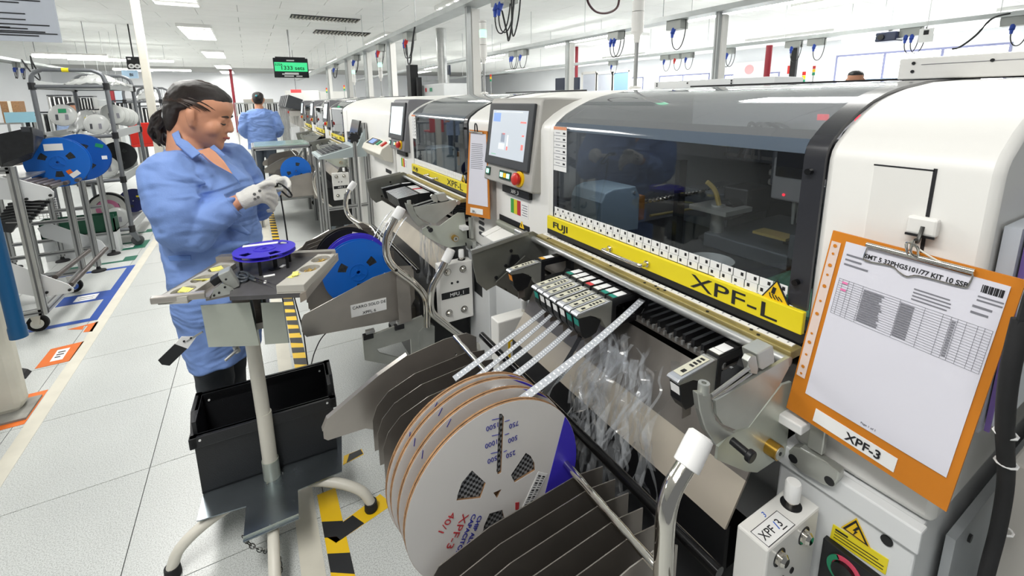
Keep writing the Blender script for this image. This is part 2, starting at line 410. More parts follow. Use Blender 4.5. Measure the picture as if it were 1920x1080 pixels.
def flabel(c4, parent, rows=3):
    p = fq(*c4); MB().prism(p, 'z', 0.0015, 0.0022).obj('label_card', PAPERW, parent)
    p = [Vector((*q, 0.0026)) for q in p]
    for r_ in range(rows):
        t0 = 0.25+0.22*r_; a = lerp(lerp(p[0], p[1], t0), lerp(p[3], p[2], t0), 0.2); b = lerp(lerp(p[0], p[1], t0), lerp(p[3], p[2], t0), 0.8 if r_ else 0.65)
        c = lerp(lerp(p[0], p[1], t0+0.1), lerp(p[3], p[2], t0+0.1), 0.8 if r_ else 0.65); d = lerp(lerp(p[0], p[1], t0+0.1), lerp(p[3], p[2], t0+0.1), 0.2)
        MB().quad(a, b, c, d).obj('print_line', INK, parent)
flabel(((93, 679), (108, 657), (132, 652), (117, 674)), o)
bl = MB(); zb = 0.0014
e = 0.055
bl.prism([(-1.085-e, 4.05), (-1.085, 4.05), (-1.085, 5.25), (-1.085-e, 5.25)], 'z', 0.0003, zb)
bl.prism([(-2.9, 4.0), (-1.085, 4.0), (-1.085, 4.055), (-2.9, 4.055)], 'z', 0.0003, zb)
bl.prism([(-2.9, 5.2), (-1.14, 5.2), (-1.14, 5.25), (-2.9, 5.25)], 'z', 0.0003, zb)
q_ = fq((230, 541), (196, 550)); 
bl.prism([(-1.42, 4.42), (-1.14, 4.42), (-1.14, 4.62), (-1.42, 4.62)], 'z', 0.0003, zb)
bo = tag(bl.obj('floor_marking', BLUET), 'blue tape outline marking the cart bay on the floor', 'floor tape')
MB().prism([(-1.33, 4.46), (-1.2, 4.46), (-1.2, 4.58), (-1.33, 4.58)], 'z', zb, zb+0.0006).obj('label_card', PAPERW, bo)
for k in range(2): MB().box((-1.31, 4.49+k*0.04, zb), (-1.22, 4.50+k*0.04, zb+0.0009)).obj('print_line', INK, bo)
# green markers further along
for k, (y0, kind) in enumerate([(5.42, 0), (5.85, 1), (6.55, 0), (7.3, 2), (8.2, 1)]):
    if kind == 1:
        o = MB().prism([(-1.5, y0), (-1.11, y0), (-1.11, y0+0.32), (-1.5, y0+0.32)], 'z', 0.0003, zb).obj('floor_marker', GREENT)
        tag(o, 'green floor marker with white label, %s along the aisle' % ('nearer one' if k == 1 else 'farther one'), 'floor marker')
        MB().prism([(-1.38, y0+0.08), (-1.22, y0+0.08), (-1.22, y0+0.24), (-1.38, y0+0.24)], 'z', zb, zb+0.0006).obj('label_card', PAPERW, o)
        for q in range(2): MB().box((-1.35, y0+0.12+q*0.06, zb), (-1.25, y0+0.135+q*0.06, zb+0.0009)).obj('print_line', INK, o)
    elif kind == 0:
        o = MB().prism([(-1.6, y0), (-1.12, y0), (-1.12, y0+0.16), (-1.22, y0+0.16), (-1.22, y0+0.05), (-1.6, y0+0.05)], 'z', 0.0003, zb).obj('corner_tape', GREENT)
        tag(o, 'green corner tape on the floor, %s marker' % ('in front of the nearer green' if k == 0 else 'beyond the nearer green'), 'floor tape')
    else:
        o = MB().prism([(-1.26, y0), (-1.12, y0), (-1.12, y0+0.2), (-1.26, y0+0.2)], 'z', 0.0003, zb).obj('floor_patch', GREENT)
        tag(o, 'plain green square patch taped on the floor', 'floor tape')
# cream + hazard tape under the stand, along the machine row
tape('aisle_tape', CREAMT, [(-0.015, 0.9), (0.055, 0.9), (0.055, 12), (-0.015, 12)], 'cream floor tape running under the tool stand beside the hazard tape')
hz = thing('hazard_tape', (0.1, 2, 0), 'yellow and black striped floor tape along the machine row', 'floor tape')
HBL = mat('hazard_black', '#222326', 0.55)
MB().box((0.068, 0.9, 0.0003), (0.135, 1.66, 0.0012)).obj('backing', YELLOWW, hz); MB().box((0.068, 2.2, 0.0003), (0.135, 9, 0.0012)).obj('backing', YELLOWW, hz)
for k in range(58):
    y0 = 0.92+k*0.135
    if 1.57 < y0 < 2.2: continue
    MB().prism([(0.068, y0), (0.135, y0-0.045 if k % 2 else y0-0.03), (0.135, y0+0.035), (0.068, y0+0.07)], 'z', 0.001, 0.0017).obj('stripe', HBL, hz)
hz2 = thing('hazard_tape', (0.22, 1.58, 0), 'short diagonal piece of yellow and black tape under the stand foot', 'floor tape')
MB().prism([(0.068, 1.47), (0.10, 1.42), (0.31, 1.47), (0.28, 1.54)], 'z', 0.0003, 0.0012).obj('backing', YELLOWW, hz2)
MB().prism([(0.09, 1.475), (0.115, 1.423), (0.2, 1.445), (0.17, 1.50)], 'z', 0.001, 0.0018).obj('stripe', HBL, hz2)
hz3 = thing('hazard_tape', (0.2, 1.85, 0), 'small scrap of yellow and black tape beside the black crate', 'floor tape')
MB().prism(fq((645, 855), (678, 842), (682, 852), (643, 872)), 'z', 0.0003, 0.0012).obj('backing', YELLOWW, hz3)
MB().prism(fq((655, 852), (676, 843), (681, 851), (650, 868)), 'z', 0.001, 0.0018).obj('stripe', HBL, hz3)
# ------------------------------------------------------------------ placement machines
PROF = [(0.90, 1.385), (0.905, 1.402), (0.915, 1.415), (0.954, 1.443), (1.0, 1.467), (1.05, 1.487), (1.105, 1.501), (1.16, 1.511), (1.28, 1.524), (1.45, 1.531), (1.62, 1.534)]
HOOD_G = tint_glass('smoky_hood_glass', '#d8dadc', 0.02, 1.42)
HOOD_G2 = tint_glass('smoky_glass_reflection_haze', '#d4d6d8', 0.02, 1.5, haze=0.2, hazecol='#b4b8bc')  # grey haze mixed in for the pale ceiling reflection on the upper sheet
HFRAME = mat('smoke_black_hood_rim', '#2b2c31', 0.22, coat=0.3)
INTER = mat('machine_interior', '#212326', 0.6, var=0.2, vscale=6)
INTERL = mat('interior_grey_metal', '#565c61', 0.4, 0.3, var=0.15)
INTERB = mat('blue_grey_casing', '#74838b', 0.45, 0.2, var=0.05)
SCREEN = None
def screen_mat(name, col, e):
    return mat(name, col, 0.25, emit=e)
SCR = screen_mat('lit_grey_screen', '#b9c0c8', 0.55); SCRW = screen_mat('lit_white_screen', '#dbe6ea', 0.7)
GOLD = mat('gold_anodised_bar', '#b6a772', 0.38, 0.7, var=0.2, vscale=20)
def shell(pts, y0, y1, th=0.004):
    """sheet that follows a front profile, closed with a real thickness"""
    inn = []
    for i, p in enumerate(pts):
        a = Vector(pts[max(i-1, 0)]); b = Vector(pts[min(i+1, len(pts)-1)]); t = (b-a).normalized()
        inn.append((p[0]+t.y*th, p[1]-t.x*th))
    return MB().prism(list(pts)+inn[::-1], 'y', y0, y1)
def machine(dy, num, label, near=False, mid=False, mon=None, plain=False, labels=True, bk=2.4):
    t = thing('placement_machine', (1.6, 0.95+dy, 0), label, 'machine', 'pick and place machines')
    Y = lambda v: v+dy
    cov = [(0.90, 0.80)]+PROF+[(bk, 1.536), (bk, 0.80)]
    MB().prism(cov, 'y', Y(0.19), Y(0.415)).obj('side_cover', WHITE, t, smooth=True, bevel=0.012)
    MB().prism(cov, 'y', Y(1.288), Y(1.715)).obj('side_cover', WHITE, t, smooth=True, bevel=0.012)
    MB().box((1.62, Y(0.4151), 1.35), (bk, Y(1.2879), 1.531)).obj('top_cover', WHITE2, t)
    m = MB(); m.box((0.885, Y(0.2), 0.06), (bk-0.04, Y(0.425), 0.795)); m.box((0.885, Y(1.285), 0.06), (bk-0.04, Y(1.70), 0.795)); m.box((1.16, Y(0.425), 0.06), (bk-0.04, Y(1.285), 0.93))
    m.obj('base_cabinet', WHITE2, t, bevel=0.004)
    MB().box((0.875, Y(0.195), 0.752), (0.90, Y(0.43), 0.797), 0.003).obj('ledge', WHITE2, t)
    for fx in (1.0, bk-0.2):
        for fy in (0.3, 1.6): MB().cyl((fx, Y(fy), 0), (fx, Y(fy), 0.065), 0.04).obj('foot', DGREY, t)
    # hood: rim strips + two glass sheets
    low = [(0.896, 1.088), (0.896, 1.385), (0.901, 1.404)]
    upp = [(0.896, 1.385), (0.901, 1.404), (0.911, 1.418), (0.95, 1.446), (1.0, 1.470), (1.05, 1.490), (1.105, 1.504), (1.16, 1.514), (1.28, 1.527), (1.45, 1.534), (1.60, 1.537)]
    full = [(0.896, 1.088)]+upp
    shell(full, Y(0.4155), Y(0.452), 0.008).obj('hood_rim', HFRAME, t, smooth=True)
    shell(full, Y(1.268), Y(1.2875), 0.008).obj('hood_rim', WHITE, t, smooth=True)
    shell([(0.896, 1.088), (0.896, 1.385)], Y(1.245), Y(1.268), 0.008).obj('hood_rim', HFRAME, t)
    shell([(0.8962, 1.392), (0.9, 1.405), (0.911, 1.4185)], Y(0.452), Y(1.268), 0.006).obj('hood_crease', mat('blue_edge_acrylic', '#4c5866', 0.12, coat=0.5), t, smooth=True)
    shell([(0.8965, 1.088), (0.8965, 1.392)], Y(0.452), Y(1.245), 0.004).obj('hood_window', HOOD_G, t)
    shell(upp[2:], Y(0.452), Y(1.268), 0.004).obj('hood_top_window', HOOD_G2, t, smooth=True)
    MB().box((1.595, Y(0.42), 1.530), (1.63, Y(1.28), 1.543)).obj('hinge_strip', BLACK, t)
    for z in (1.36, 1.14):
        MB().cyl((0.885, Y(0.438), z), (0.899, Y(0.438), z), 0.006, n=10).obj('hood_screw', BLACKG, t)
    # yellow band with lettering, handle
    band = MB().box((0.884, Y(0.414), 1.040), (0.8955, Y(1.288), 1.0875), 0.002).obj('yellow_band', YELLOW, t)
    text('FUJI', 'lettering', (0.8835, Y(1.252), 1.052), (0, -1, 0), (0, 0, 1), 0.030, INK, t, bold=True, width=0.083)
    text('XPF-L', 'lettering', (0.8835, Y(0.672), 1.047), (0, -1, 0), (0, 0, 1), 0.047, INK, t, width=0.21)
    MB().box((0.886, Y(0.414), 1.022), (0.9, Y(1.288), 1.040)).obj('hood_seal', BLACK, t)
    hp = [(0.884, Y(0.955), 1.06), (0.862, Y(0.955), 1.06), (0.852, Y(0.945), 1.06), (0.852, Y(0.82), 1.06), (0.862, Y(0.81), 1.06), (0.884, Y(0.81), 1.06)]
    h = MB().tube(smooth_path(hp, 4), 0.0055, 10).obj('hood_handle', CHROME, t, smooth=True)
    for yy in (0.955, 0.81): MB().cyl((0.8845, Y(yy), 1.06), (0.878, Y(yy), 1.06), 0.009).obj('handle_collar', CHROME, h)
    # slot number cards in two rows on the window
    if labels:
        n = 27
        for r in range(2):
            for k in range(n):
                y = Y(1.245-(k+0.5*r*0)*0.0298)-(0.002 if r else 0.0)
                if y < Y(0.456): continue
                z0 = 1.089+r*0.0185
                c = MB().box((0.8945, y-0.0145, z0), (0.8962, y+0.0130, z0+0.0175)).obj('slot_card', PAPERW, t)
                if near: MB().box((0.894, y-0.010 if r else y+0.002, z0+0.006), (0.8946, y-0.004 if r else y+0.008, z0+0.0135)).obj('slot_code', INK, c)
    # feeder rail in front
    MB().box((0.846, Y(0.41), 1.0), (0.886, Y(1.30), 1.018), 0.002).obj('feeder_rail', GOLD, t)
    MB().box((0.868, Y(0.42), 1.018), (0.880, Y(1.29), 1.0205)).obj('scale_tape', PAPERW, t)
    if near:
        for k in range(42): MB().box((0.872, Y(0.43+k*0.0205), 1.0205), (0.878, Y(0.4325+k*0.0205), 1.021)).obj('scale_mark', INKG, t)
        for k, yy in enumerate((1.24, 1.235, 1.0, 0.93, 0.79, 0.76, 0.745, 0.73, 0.60, 0.50, 0.48)):
            MB().cyl((0.855+0.008*(k % 2), Y(yy), 1.017), (0.855+0.008*(k % 2), Y(yy), 1.0195), 0.0035, n=8).obj('rail_screw', BLACK, t)
    MB().cyl((0.834, Y(0.405), 1.004), (0.834, Y(1.42), 1.004), 0.0105).obj('rail_tube', ALU, t, smooth=True)
    # interior
    m = MB(); m.box((1.0, Y(0.42), 0.94), (bk-0.2, Y(1.284), 0.995)); m.obj('machine_bed', INTER, t)
    MB().box((bk-0.25, Y(0.42), 0.99), (bk-0.2, Y(1.284), 1.36)).obj('interior_back', INTER, t)
    for yy in (0.4165, 1.2775): MB().prism([(0.93, 0.99), (0.93, 1.37), (0.97, 1.43), (1.1, 1.485), (1.6, 1.515), (bk-0.25, 1.515), (bk-0.25, 0.99)], 'y', Y(yy), Y(yy+0.009)).obj('interior_side', INTERL if not near else mat('interior_side_grey', '#6d6f72', 0.5), t)
    if near or mid:
        mb = MB().prism([(0.95, 1.06), (0.95, 1.165), (0.965, 1.195), (1.0, 1.205), (1.10, 1.205), (1.12, 1.17), (1.12, 1.05)], 'y', Y(1.075), Y(1.235)).obj('motor_casing', INTERB, t, bevel=0.004)
        MB().cyl((1.09, Y(1.075), 1.185), (1.09, Y(1.069), 1.185), 0.005, n=10).obj('casing_screw', CHROME, mb)
        MB().box((1.12, Y(1.085), 1.08), (1.155, Y(1.14), 1.165)).obj('brass_connector', mat('brass_orange', '#a8702a', 0.4, 0.5, var=0.3, vscale=60), t)
        pts = []; rr = []
        for k in range(60): pts.append((1.155+k*0.0105, Y(1.11), 1.135)); rr.append(0.009 if k % 2 else 0.0065)
        MB().tube(pts, rr, 8).obj('ball_screw', CHROME, t)
        MB().tube([(1.18, Y(1.08), 1.09), (1.75, Y(1.02), 1.10)], 0.005, 8).obj('guide_rod', GOLD, t)
        g = MB(); g.box((1.86, Y(0.43), 1.22), (1.98, Y(1.27), 1.34)); g.obj('gantry_beam', INTERL, t, bevel=0.006)
        MB().box((1.84, Y(0.43), 1.235), (1.86, Y(1.27), 1.25)).obj('linear_guide', CHROME, t)
        pts = []; rr = []
        for k in range(70): pts.append((1.835, Y(0.44)+k*0.0118, 1.285)); rr.append(0.011 if k % 2 else 0.008)
        MB().tube(pts, rr, 8).obj('ball_screw', CHROME, t)
        hd = MB().box((1.5, Y(0.70), 1.20), (1.84, Y(0.86), 1.36), 0.01).obj('placing_head', DGREY, t)
        MB().box((1.49, Y(0.715), 1.16), (1.6, Y(0.845), 1.30), 0.006).obj('head_camera_box', MGREY, hd)
        MB().box((1.48, Y(0.73), 1.24), (1.492, Y(0.83), 1.33)).obj('head_display', BLACKG, hd)
        for k in range(4): MB().cyl((1.52+k*0.03, Y(0.78), 1.16), (1.52+k*0.03, Y(0.78), 1.08), 0.008, 0.004, 10).obj('nozzle', CAST, hd)
        MB().box((1.42, Y(0.88), 1.10), (1.56, Y(0.97), 1.19), 0.006).obj('vision_unit', BLACK, hd)
        MB().cyl((1.36, Y(0.92), 1.12), (1.42, Y(0.92), 1.12), 0.035, n=18).obj('vision_lens', BLACKG, hd)
        for (yy, zz) in ((0.70, 1.425), (0.60, 1.425)): MB().box((1.49, Y(yy), zz), (1.5, Y(yy)+0.028, zz+0.018)).obj('red_indicator', mat('red_led', '#ff3548', 0.4, emit=2.0), hd)
        MB().cyl((1.488, Y(0.8), 1.18), (1.486, Y(0.8), 1.18), 0.005, n=8).obj('red_indicator', mat('red_led', '#ff3548', 0.4, emit=2.0), hd)
        MB().tube(bez((1.3, Y(0.9), 1.15), (1.29, Y(0.905), 1.18), (1.30, Y(0.91), 1.2), (1.27, Y(0.93), 1.225)), 0.008, 8).obj('brass_lever', mat('brass_pale', '#c6b06a', 0.35, 0.6), hd)
        MB().box((1.3, Y(0.68), 1.085), (1.36, Y(0.78), 1.093)).obj('brass_lever', mat('brass_pale', '#c6b06a', 0.35, 0.6), hd)
        MB().tube(bez((1.75, Y(0.72), 1.36), (1.75, Y(0.66), 1.5), (1.7, Y(0.60), 1.45), (1.72, Y(0.6), 1.28)), 0.016, 8).obj('cable_chain', RUBBER, t)
        MB().box((1.30, Y(0.62), 0.996), (1.75, Y(0.95), 1.045), 0.005).obj('parts_conveyor', INTERL, t)
        MB().box((1.05, Y(0.47), 0.996), (1.42, Y(0.66), 1.004)).obj('circuit_board', mat('circuit_green', '#4f7d68', 0.4, var=0.35, vscale=45), t)
        d = MB(); d.lathe([(0.0, 0.0), (0.04, 0.0), (0.062, 0.025), (0.064, 0.025), (0.043, -0.003)], (1.14, Y(0.80), 1.0), 'z', 24); d.obj('waste_dish', mat('grey_dish', '#8f9290', 0.5), t, smooth=True)
        MB().cyl((1.02, Y(0.50), 1.02), (1.02, Y(0.70), 1.02), 0.013).obj('air_tube', PAPERW, t, smooth=True)
        for k in range(3): MB().cyl((1.02, Y(0.52+k*0.06), 1.02), (1.02, Y(0.535+k*0.06), 1.02), 0.018).obj('air_fitting', CREAM, t)
        for k in range(3):
            for j in range(5):
                MB().cyl((2.1, Y(0.95+k*0.09), 1.1+j*0.045), (2.1, Y(1.02+k*0.09), 1.1+j*0.045), 0.016, n=10).obj('tape_roller', CREAM, t)
        MB().box((1.05, Y(0.86), 0.996), (1.08, Y(0.875), 1.32)).obj('post', BLACKG, t)
        MB().box((1.5, Y(1.0), 0.996), (1.75, Y(1.2), 1.14), 0.006).obj('tool_changer', INTERL, t)
        MB().box((2.0, Y(0.43), 1.12), (2.13, Y(0.9), 1.17), 0.004).obj('feeder_bar', BLACK, t)
        MB().box((1.6, Y(0.46), 1.0), (1.9, Y(0.6), 1.1), 0.006).obj('nozzle_station', PAPERW, t)
    if near or mid:  # added bar and area light, there only to brighten the machine interior
        MB().prism([(0.945, 1.405), (0.965, 1.432), (0.975, 1.425), (0.955, 1.40)], 'y', Y(0.47), Y(1.24)).obj('fill_light_bar', mat('fill_light_bar_grey', '#2e3238', 0.4), t)
        ld = bpy.data.lights.new('interior_fill_light', 'AREA'); ld.shape = 'RECTANGLE'; ld.size = 0.04; ld.size_y = 0.7; ld.energy = 2.4 if near else 2.0; ld.color = (0.93, 0.97, 1.0)
        lo = bpy.data.objects.new('interior_fill_light', ld); COL.objects.link(lo); lo.parent = t; lo.matrix_parent_inverse = WM[t.name].inverted(); lo.location = (0.972, Y(0.85), 1.405); lo.rotation_euler = (0, math.radians(-38), 0)
    if near:
        bm_ = MB().box((1.05, Y(0.475), 1.27), (1.9, Y(0.52), 1.31), 0.004).obj('side_beam', BLACK, t)
        MB().box((1.05, Y(0.52), 1.283), (1.9, Y(0.527), 1.295)).obj('beam_guide', CHROME, bm_); MB().box((1.25, Y(0.521), 1.272), (1.30, Y(0.524), 1.30)).obj('beam_tag', mat('brass_pale', '#c6b06a', 0.35, 0.6), bm_)
        for k in range(6): MB().box((1.2+0.1*k, Y(0.56+0.07*(k % 3)), 1.0), (1.26+0.1*k, Y(0.60+0.07*(k % 3)), 1.06+0.05*(k % 2))).obj('valve_block', INTERL if k % 2 else BLACK, t)
        for k in range(4): MB().tube(bez((1.5, Y(0.75+0.03*k), 1.34), (1.5, Y(0.85+0.05*k), 1.45), (1.6, Y(0.98), 1.42), (1.75, Y(1.05+0.03*k), 1.25), 12), 0.006, 6).obj('air_hose', BLACK if k % 2 else MGREY, t, smooth=True)
        MB().cyl((1.34, Y(0.93), 1.14), (1.34, Y(0.93), 1.0), 0.022, n=14).obj('nozzle_holder', CAST, t, smooth=True); MB().box((1.28, Y(0.86), 1.12), (1.42, Y(1.0), 1.135)).obj('nozzle_plate', CAST, t)
    # control panel (tilted slab with screen and buttons) on the left cover
    dark = mid
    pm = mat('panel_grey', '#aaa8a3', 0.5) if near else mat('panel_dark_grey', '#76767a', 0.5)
    a0, a1 = 1.352, 1.742
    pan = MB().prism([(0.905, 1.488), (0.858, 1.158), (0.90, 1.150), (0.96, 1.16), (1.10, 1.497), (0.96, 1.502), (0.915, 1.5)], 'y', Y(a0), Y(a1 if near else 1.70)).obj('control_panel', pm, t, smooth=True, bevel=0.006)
    pu = Vector((0.905-0.858, 0, 1.488-1.158)).normalized()      # up the slab
    po = Vector((-pu.z, 0, pu.x))                                 # out of the slab
    base = Vector((0.858, 0, 1.158))
    def pp(y, h, o=0.0): return base+pu*h+po*o+Vector((0, Y(y), 0))
    def slab(ya, yb, ha, hb, o0, o1):
        v = [pp(y, h, o) for o in (o0, o1) for y, h in ((ya, ha), (yb, ha), (yb, hb), (ya, hb))]
        return MB().mesh(v, [(0, 1, 2, 3), (4, 7, 6, 5), (0, 4, 5, 1), (1, 5, 6, 2), (2, 6, 7, 3), (3, 7, 4, 0)])
    bz = slab(1.378, 1.728, 0.072, 0.325, 0.0, 0.012).obj('screen_bezel', DGREY, pan, bevel=0.004)
    sc = slab(1.413, 1.690, 0.107, 0.297, 0.012, 0.0135).obj('screen', SCR if near else SCRW, pan)
    if near:
        ui = [(1.68, 1.62, 0.25, 0.285, '#7f9fd8'), (1.46, 1.42, 0.25, 0.256, '#ef7a74'), (1.44, 1.425, 0.20, 0.206, '#ef7a74'), (1.60, 1.57, 0.17, 0.205, '#8a93a3'), (1.615, 1.565, 0.14, 0.165, '#d9dde2'),
              (1.55, 1.54, 0.155, 0.20, '#e2e4e8'), (1.55, 1.54, 0.14, 0.155, '#ef7a74'), (1.59, 1.57, 0.2, 0.206, '#ef7a74'), (1.44, 1.425, 0.15, 0.17, '#ef7a74'), (1.66, 1.45, 0.288, 0.292, '#cfd4d9'), (1.67, 1.63, 0.115, 0.118, '#79b79a')]
        for (y1, y0, h0, h1, c) in ui: slab(y0, y1, h0, h1, 0.0135, 0.0139).obj('screen_graphic', mat('ui_'+c[1:], c, 0.4, emit=0.5), pan)
    LG = mat('lit_green_button', '#b8ffe4', 0.3, emit=1.2); LY = mat('lit_yellow_button', '#e8b818', 0.4, emit=0.3)
    for (ya, yb, mt) in ((1.708, 1.69, LG), (1.585, 1.567, LG), (1.558, 1.54, LY), (1.532, 1.514, LG)):
        bb = slab(yb-0.006, ya+0.006 if mt is not LG else ya+0.012, 0.022, 0.056, 0.0, 0.005).obj('button_base', mat('dark_green_plastic', '#123c31', 0.4), pan); slab(yb, ya, 0.03, 0.048, 0.005, 0.009).obj('button', mt, pan)
    es = pp(1.44, 0.040)
    rg = MB().cyl(es, es+po*0.006, 0.031, n=24).obj('stop_button_ring', YELLOWW, pan); 
    MB().lathe([(0.0, 0.032), (0.016, 0.03), (0.023, 0.024), (0.022, 0.014), (0.014, 0.010), (0.013, 0.0)], (0, 0, 0), 'z', 20)
    rot = po.to_track_quat('Z', 'Y').to_matrix().to_4x4(); rot.translation = es
    MB(rot).lathe([(0.0, 0.034), (0.016, 0.032), (0.024, 0.025), (0.023, 0.014), (0.014, 0.010), (0.013, 0.004)], (0, 0, 0), 'z', 20).obj('stop_button', RED, pan, smooth=True)
    pl_ = MB().box((0.884, Y(1.41), 1.118), (0.8995, Y(1.62), 1.146)).obj('name_plate', BLACK, t)
    if near: text('XPF_3', 'lettering', (0.8835, Y(1.545), 1.125), (0, -1, 0), (0, 0, 1), 0.022, PAPERW, pl_)
    # stickers on the left cover
    for k, c in enumerate(('#3f9a45', '#d8c62c', '#b92a34')):
        MB().box((0.8985, Y(1.575-k*0.026), 1.035), (0.9, Y(1.550-k*0.026), 1.095)).obj('colour_sticker', mat('sticker_'+c[1:], c, 0.6), t)
    stk = MB().box((0.8985, Y(1.44), 1.035), (0.8998, Y(1.49), 1.095)).obj('sticker', PAPERW, t)
    for k in range(5): MB().box((0.898, Y(1.445), 1.042+k*0.010), (0.8986, Y(1.485-0.006*(k % 2)), 1.045+k*0.010)).obj('print_line', INKG, stk)
    # white instruction card with an orange head on the window
    cd = MB().box((0.8930, Y(1.190), 1.255), (0.8945, Y(1.262), 1.405)).obj('instruction_card', PAPERW, t)
    MB().box((0.8922, Y(1.190), 1.395), (0.8932, Y(1.262), 1.405)).obj('card_head', mat('card_orange', '#e79a72', 0.6), cd)
    for k in range(6):
        MB().box((0.8924, Y(1.192), 1.272+k*0.0205), (0.8931, Y(1.260), 1.2735+k*0.0205)).obj('print_line', INKG, cd)
        MB().box((0.8924, Y(1.197), 1.278+k*0.0205), (0.8931, Y(1.209), 1.284+k*0.0205)).obj('print_mark', INK, cd)
        MB().box((0.8924, Y(1.225), 1.281+k*0.0205), (0.8931, Y(1.250), 1.283+k*0.0205)).obj('print_mark', INKG, cd)
    # hand warning triangle at the lower right of the window
    tr = MB().prism([(Y(0.505), 1.083), (Y(0.443), 1.083), (Y(0.474), 1.133)], 'x', 0.8915, 0.8935).obj('warning_triangle', INK, t)
    MB().prism([(Y(0.500), 1.0858), (Y(0.448), 1.0858), (Y(0.474), 1.1275)], 'x', 0.8908, 0.8917).obj('triangle_field', YELLOWW, tr)
    m = MB(); m.cbox((0.8903, Y(0.478), 1.108), (0.001, 0.007, 0.014), R=Matrix.Rotation(0.2, 3, 'X'))
    m.obj('pictogram', INK, tr)
    for k in range(4): MB().tube([(0.8903, Y(0.486-k*0.006), 1.101-k*0.001), (0.8903, Y(0.484-k*0.007), 1.094), (0.8903, Y(0.480-k*0.007), 1.090)], 0.0011, 6).obj('pictogram', INK, tr)
    # feeder bay below the rail: dark recess, slotted table
    MB().box((1.1, Y(0.43), 0.62), (1.16, Y(1.28), 0.935)).obj('bay_back', mat('bay_dark', '#232323', 0.5, 0.3), t)
    MB().box((0.86, Y(0.43), 0.895), (1.12, Y(1.28), 0.905)).obj('feeder_table', STEELD, t)
    if near:
        for k in range(17):
            y = Y(0.555+k*0.0265) if k else Y(0.55)
            MB().box((0.865, y, 0.905), (1.05, y+0.009, 0.926)).obj('slot_guide', BLACK, t)
        for k in range(26): MB().box((0.855, Y(0.53+k*0.0185), 0.903), (0.862, Y(0.53+k*0.0185)+0.006, 0.914)).obj('slot_tooth', ALU, t)
    else:
        m = MB()
        for k in range(24): m.box((0.865, Y(0.46+k*0.033), 0.905), (1.05, Y(0.47+k*0.033), 0.926))
        g = m.obj('slot_guides', BLACK, t); g['kind'] = 'stuff'
    return t
M1 = machine(0.0, 1, 'white placement machine nearest the camera with the orange clipboard in front', near=True)
# right-hand cover details of the near machine
d = MB(); 
for a, b in (((0.341, 1.384), (0.265, 1.384)), ((0.264, 1.386), (0.262, 1.16))):
    d.box((0.8988, min(a[0], b[0])-0.0012, min(a[1], b[1])-0.0012), (0.9003, max(a[0], b[0])+0.0012, max(a[1], b[1])+0.0012))
d.obj('hatch_gap', INK, M1); MB().box((0.8985, 0.2655, 1.15), (0.8999, 0.341, 1.3825)).obj('hatch', WHITE, M1)
top = MB().box((1.30, 0.02, 1.536), (1.42, 0.40, 1.580), 0.003)
o = MB().box((1.45, 0.20, 1.536), (1.62, 0.53, 1.588), 0.003).obj('top_duct', WHITE, M1)
top.bm.free()
for (yy, zz) in ((0.50, 1.575), (0.50, 1.555), (0.36, 1.572)): MB().cyl((1.449, yy, zz), (1.4475, yy, zz), 0.004, n=8).obj('duct_screw', BLACK, o)
MB().box((1.4485, 0.2, 1.5705), (1.4498, 0.485, 1.5715)).obj('duct_seam', INKG, o)
o = MB().box((1.75, 1.02, 1.534), (1.95, 1.62, 1.572), 0.003).obj('top_duct', WHITE2, M1)
for (yy, zz) in ((1.60, 1.562), (1.60, 1.552), (1.42, 1.56), (1.2, 1.562), (1.2, 1.552)): MB().cyl((1.749, yy, zz), (1.7475, yy, zz), 0.004, n=8).obj('duct_screw', BLACK, o)
# high voltage warning and breaker on the lower right cabinet
X0 = 0.8835
lab = [at(1562, 983, 'x', X0), at(1556, 1008, 'x', X0), at(1660, 1078, 'x', X0), at(1666, 1050, 'x', X0)]
vl = MB().mesh([*lab, *[p+Vector((0.002, 0, 0)) for p in lab]], [(0, 1, 2, 3), (7, 6, 5, 4), (0, 4, 5, 1), (1, 5, 6, 2), (2, 6, 7, 3), (3, 7, 4, 0)]).obj('warning_label', YELLOW, M1)
for k in range(4):
    a = lerp(lab[0], lab[1], 0.15+0.2*k)+Vector((-0.0006, 0, 0)); b = lerp(lab[3], lab[2], 0.15+0.2*k)+Vector((-0.0006, 0, 0))
    p, q = lerp(a, b, 0.06), lerp(a, b, 0.95 if k > 1 else (0.3 if k == 0 else 0.85)); dz = Vector((0, 0, -0.0018 if k else -0.004))
    MB().quad(p, q, q+dz, p+dz).obj('print_line', INK, vl)
T3 = [at(1606, 971, 'x', X0), at(1577, 988, 'x', X0), at(1633, 1029, 'x', X0)]
def tri(ps, dx, m, name, par, s=1.0):
    c = (ps[0]+ps[1]+ps[2])/3; ps = [c+(p-c)*s for p in ps]; f = [p+Vector((dx, 0, 0)) for p in ps]; bk = [p+Vector((dx+0.001, 0, 0)) for p in ps]
    return MB().mesh(f+bk, [(0, 1, 2), (5, 4, 3), (0, 3, 4, 1), (1, 4, 5, 2), (2, 5, 3, 0)]).obj(name, m, par)
w = tri(T3, -0.001, YELLOWW, 'warning_triangle', M1); tri(T3, -0.0018, INK, 'triangle_border', w, 0.86); tri(T3, -0.0026, YELLOWW, 'triangle_field', w, 0.64)
c = (T3[0]+T3[1]+T3[2])/3
MB().mesh([c+Vector((-0.0034, y, z)) for y, z in ((-0.002, 0.013), (0.004, 0.0), (0.0005, 0.0005), (0.003, -0.011), (-0.004, 0.003), (-0.0005, 0.0025), (-0.006, 0.012))], [tuple(range(7))]).obj('lightning_bolt', INK, w)
br = MB().box((0.872, 0.205, 0.50), (0.886, 0.326, 0.66), 0.002).obj('breaker_plate', BLACK, M1)
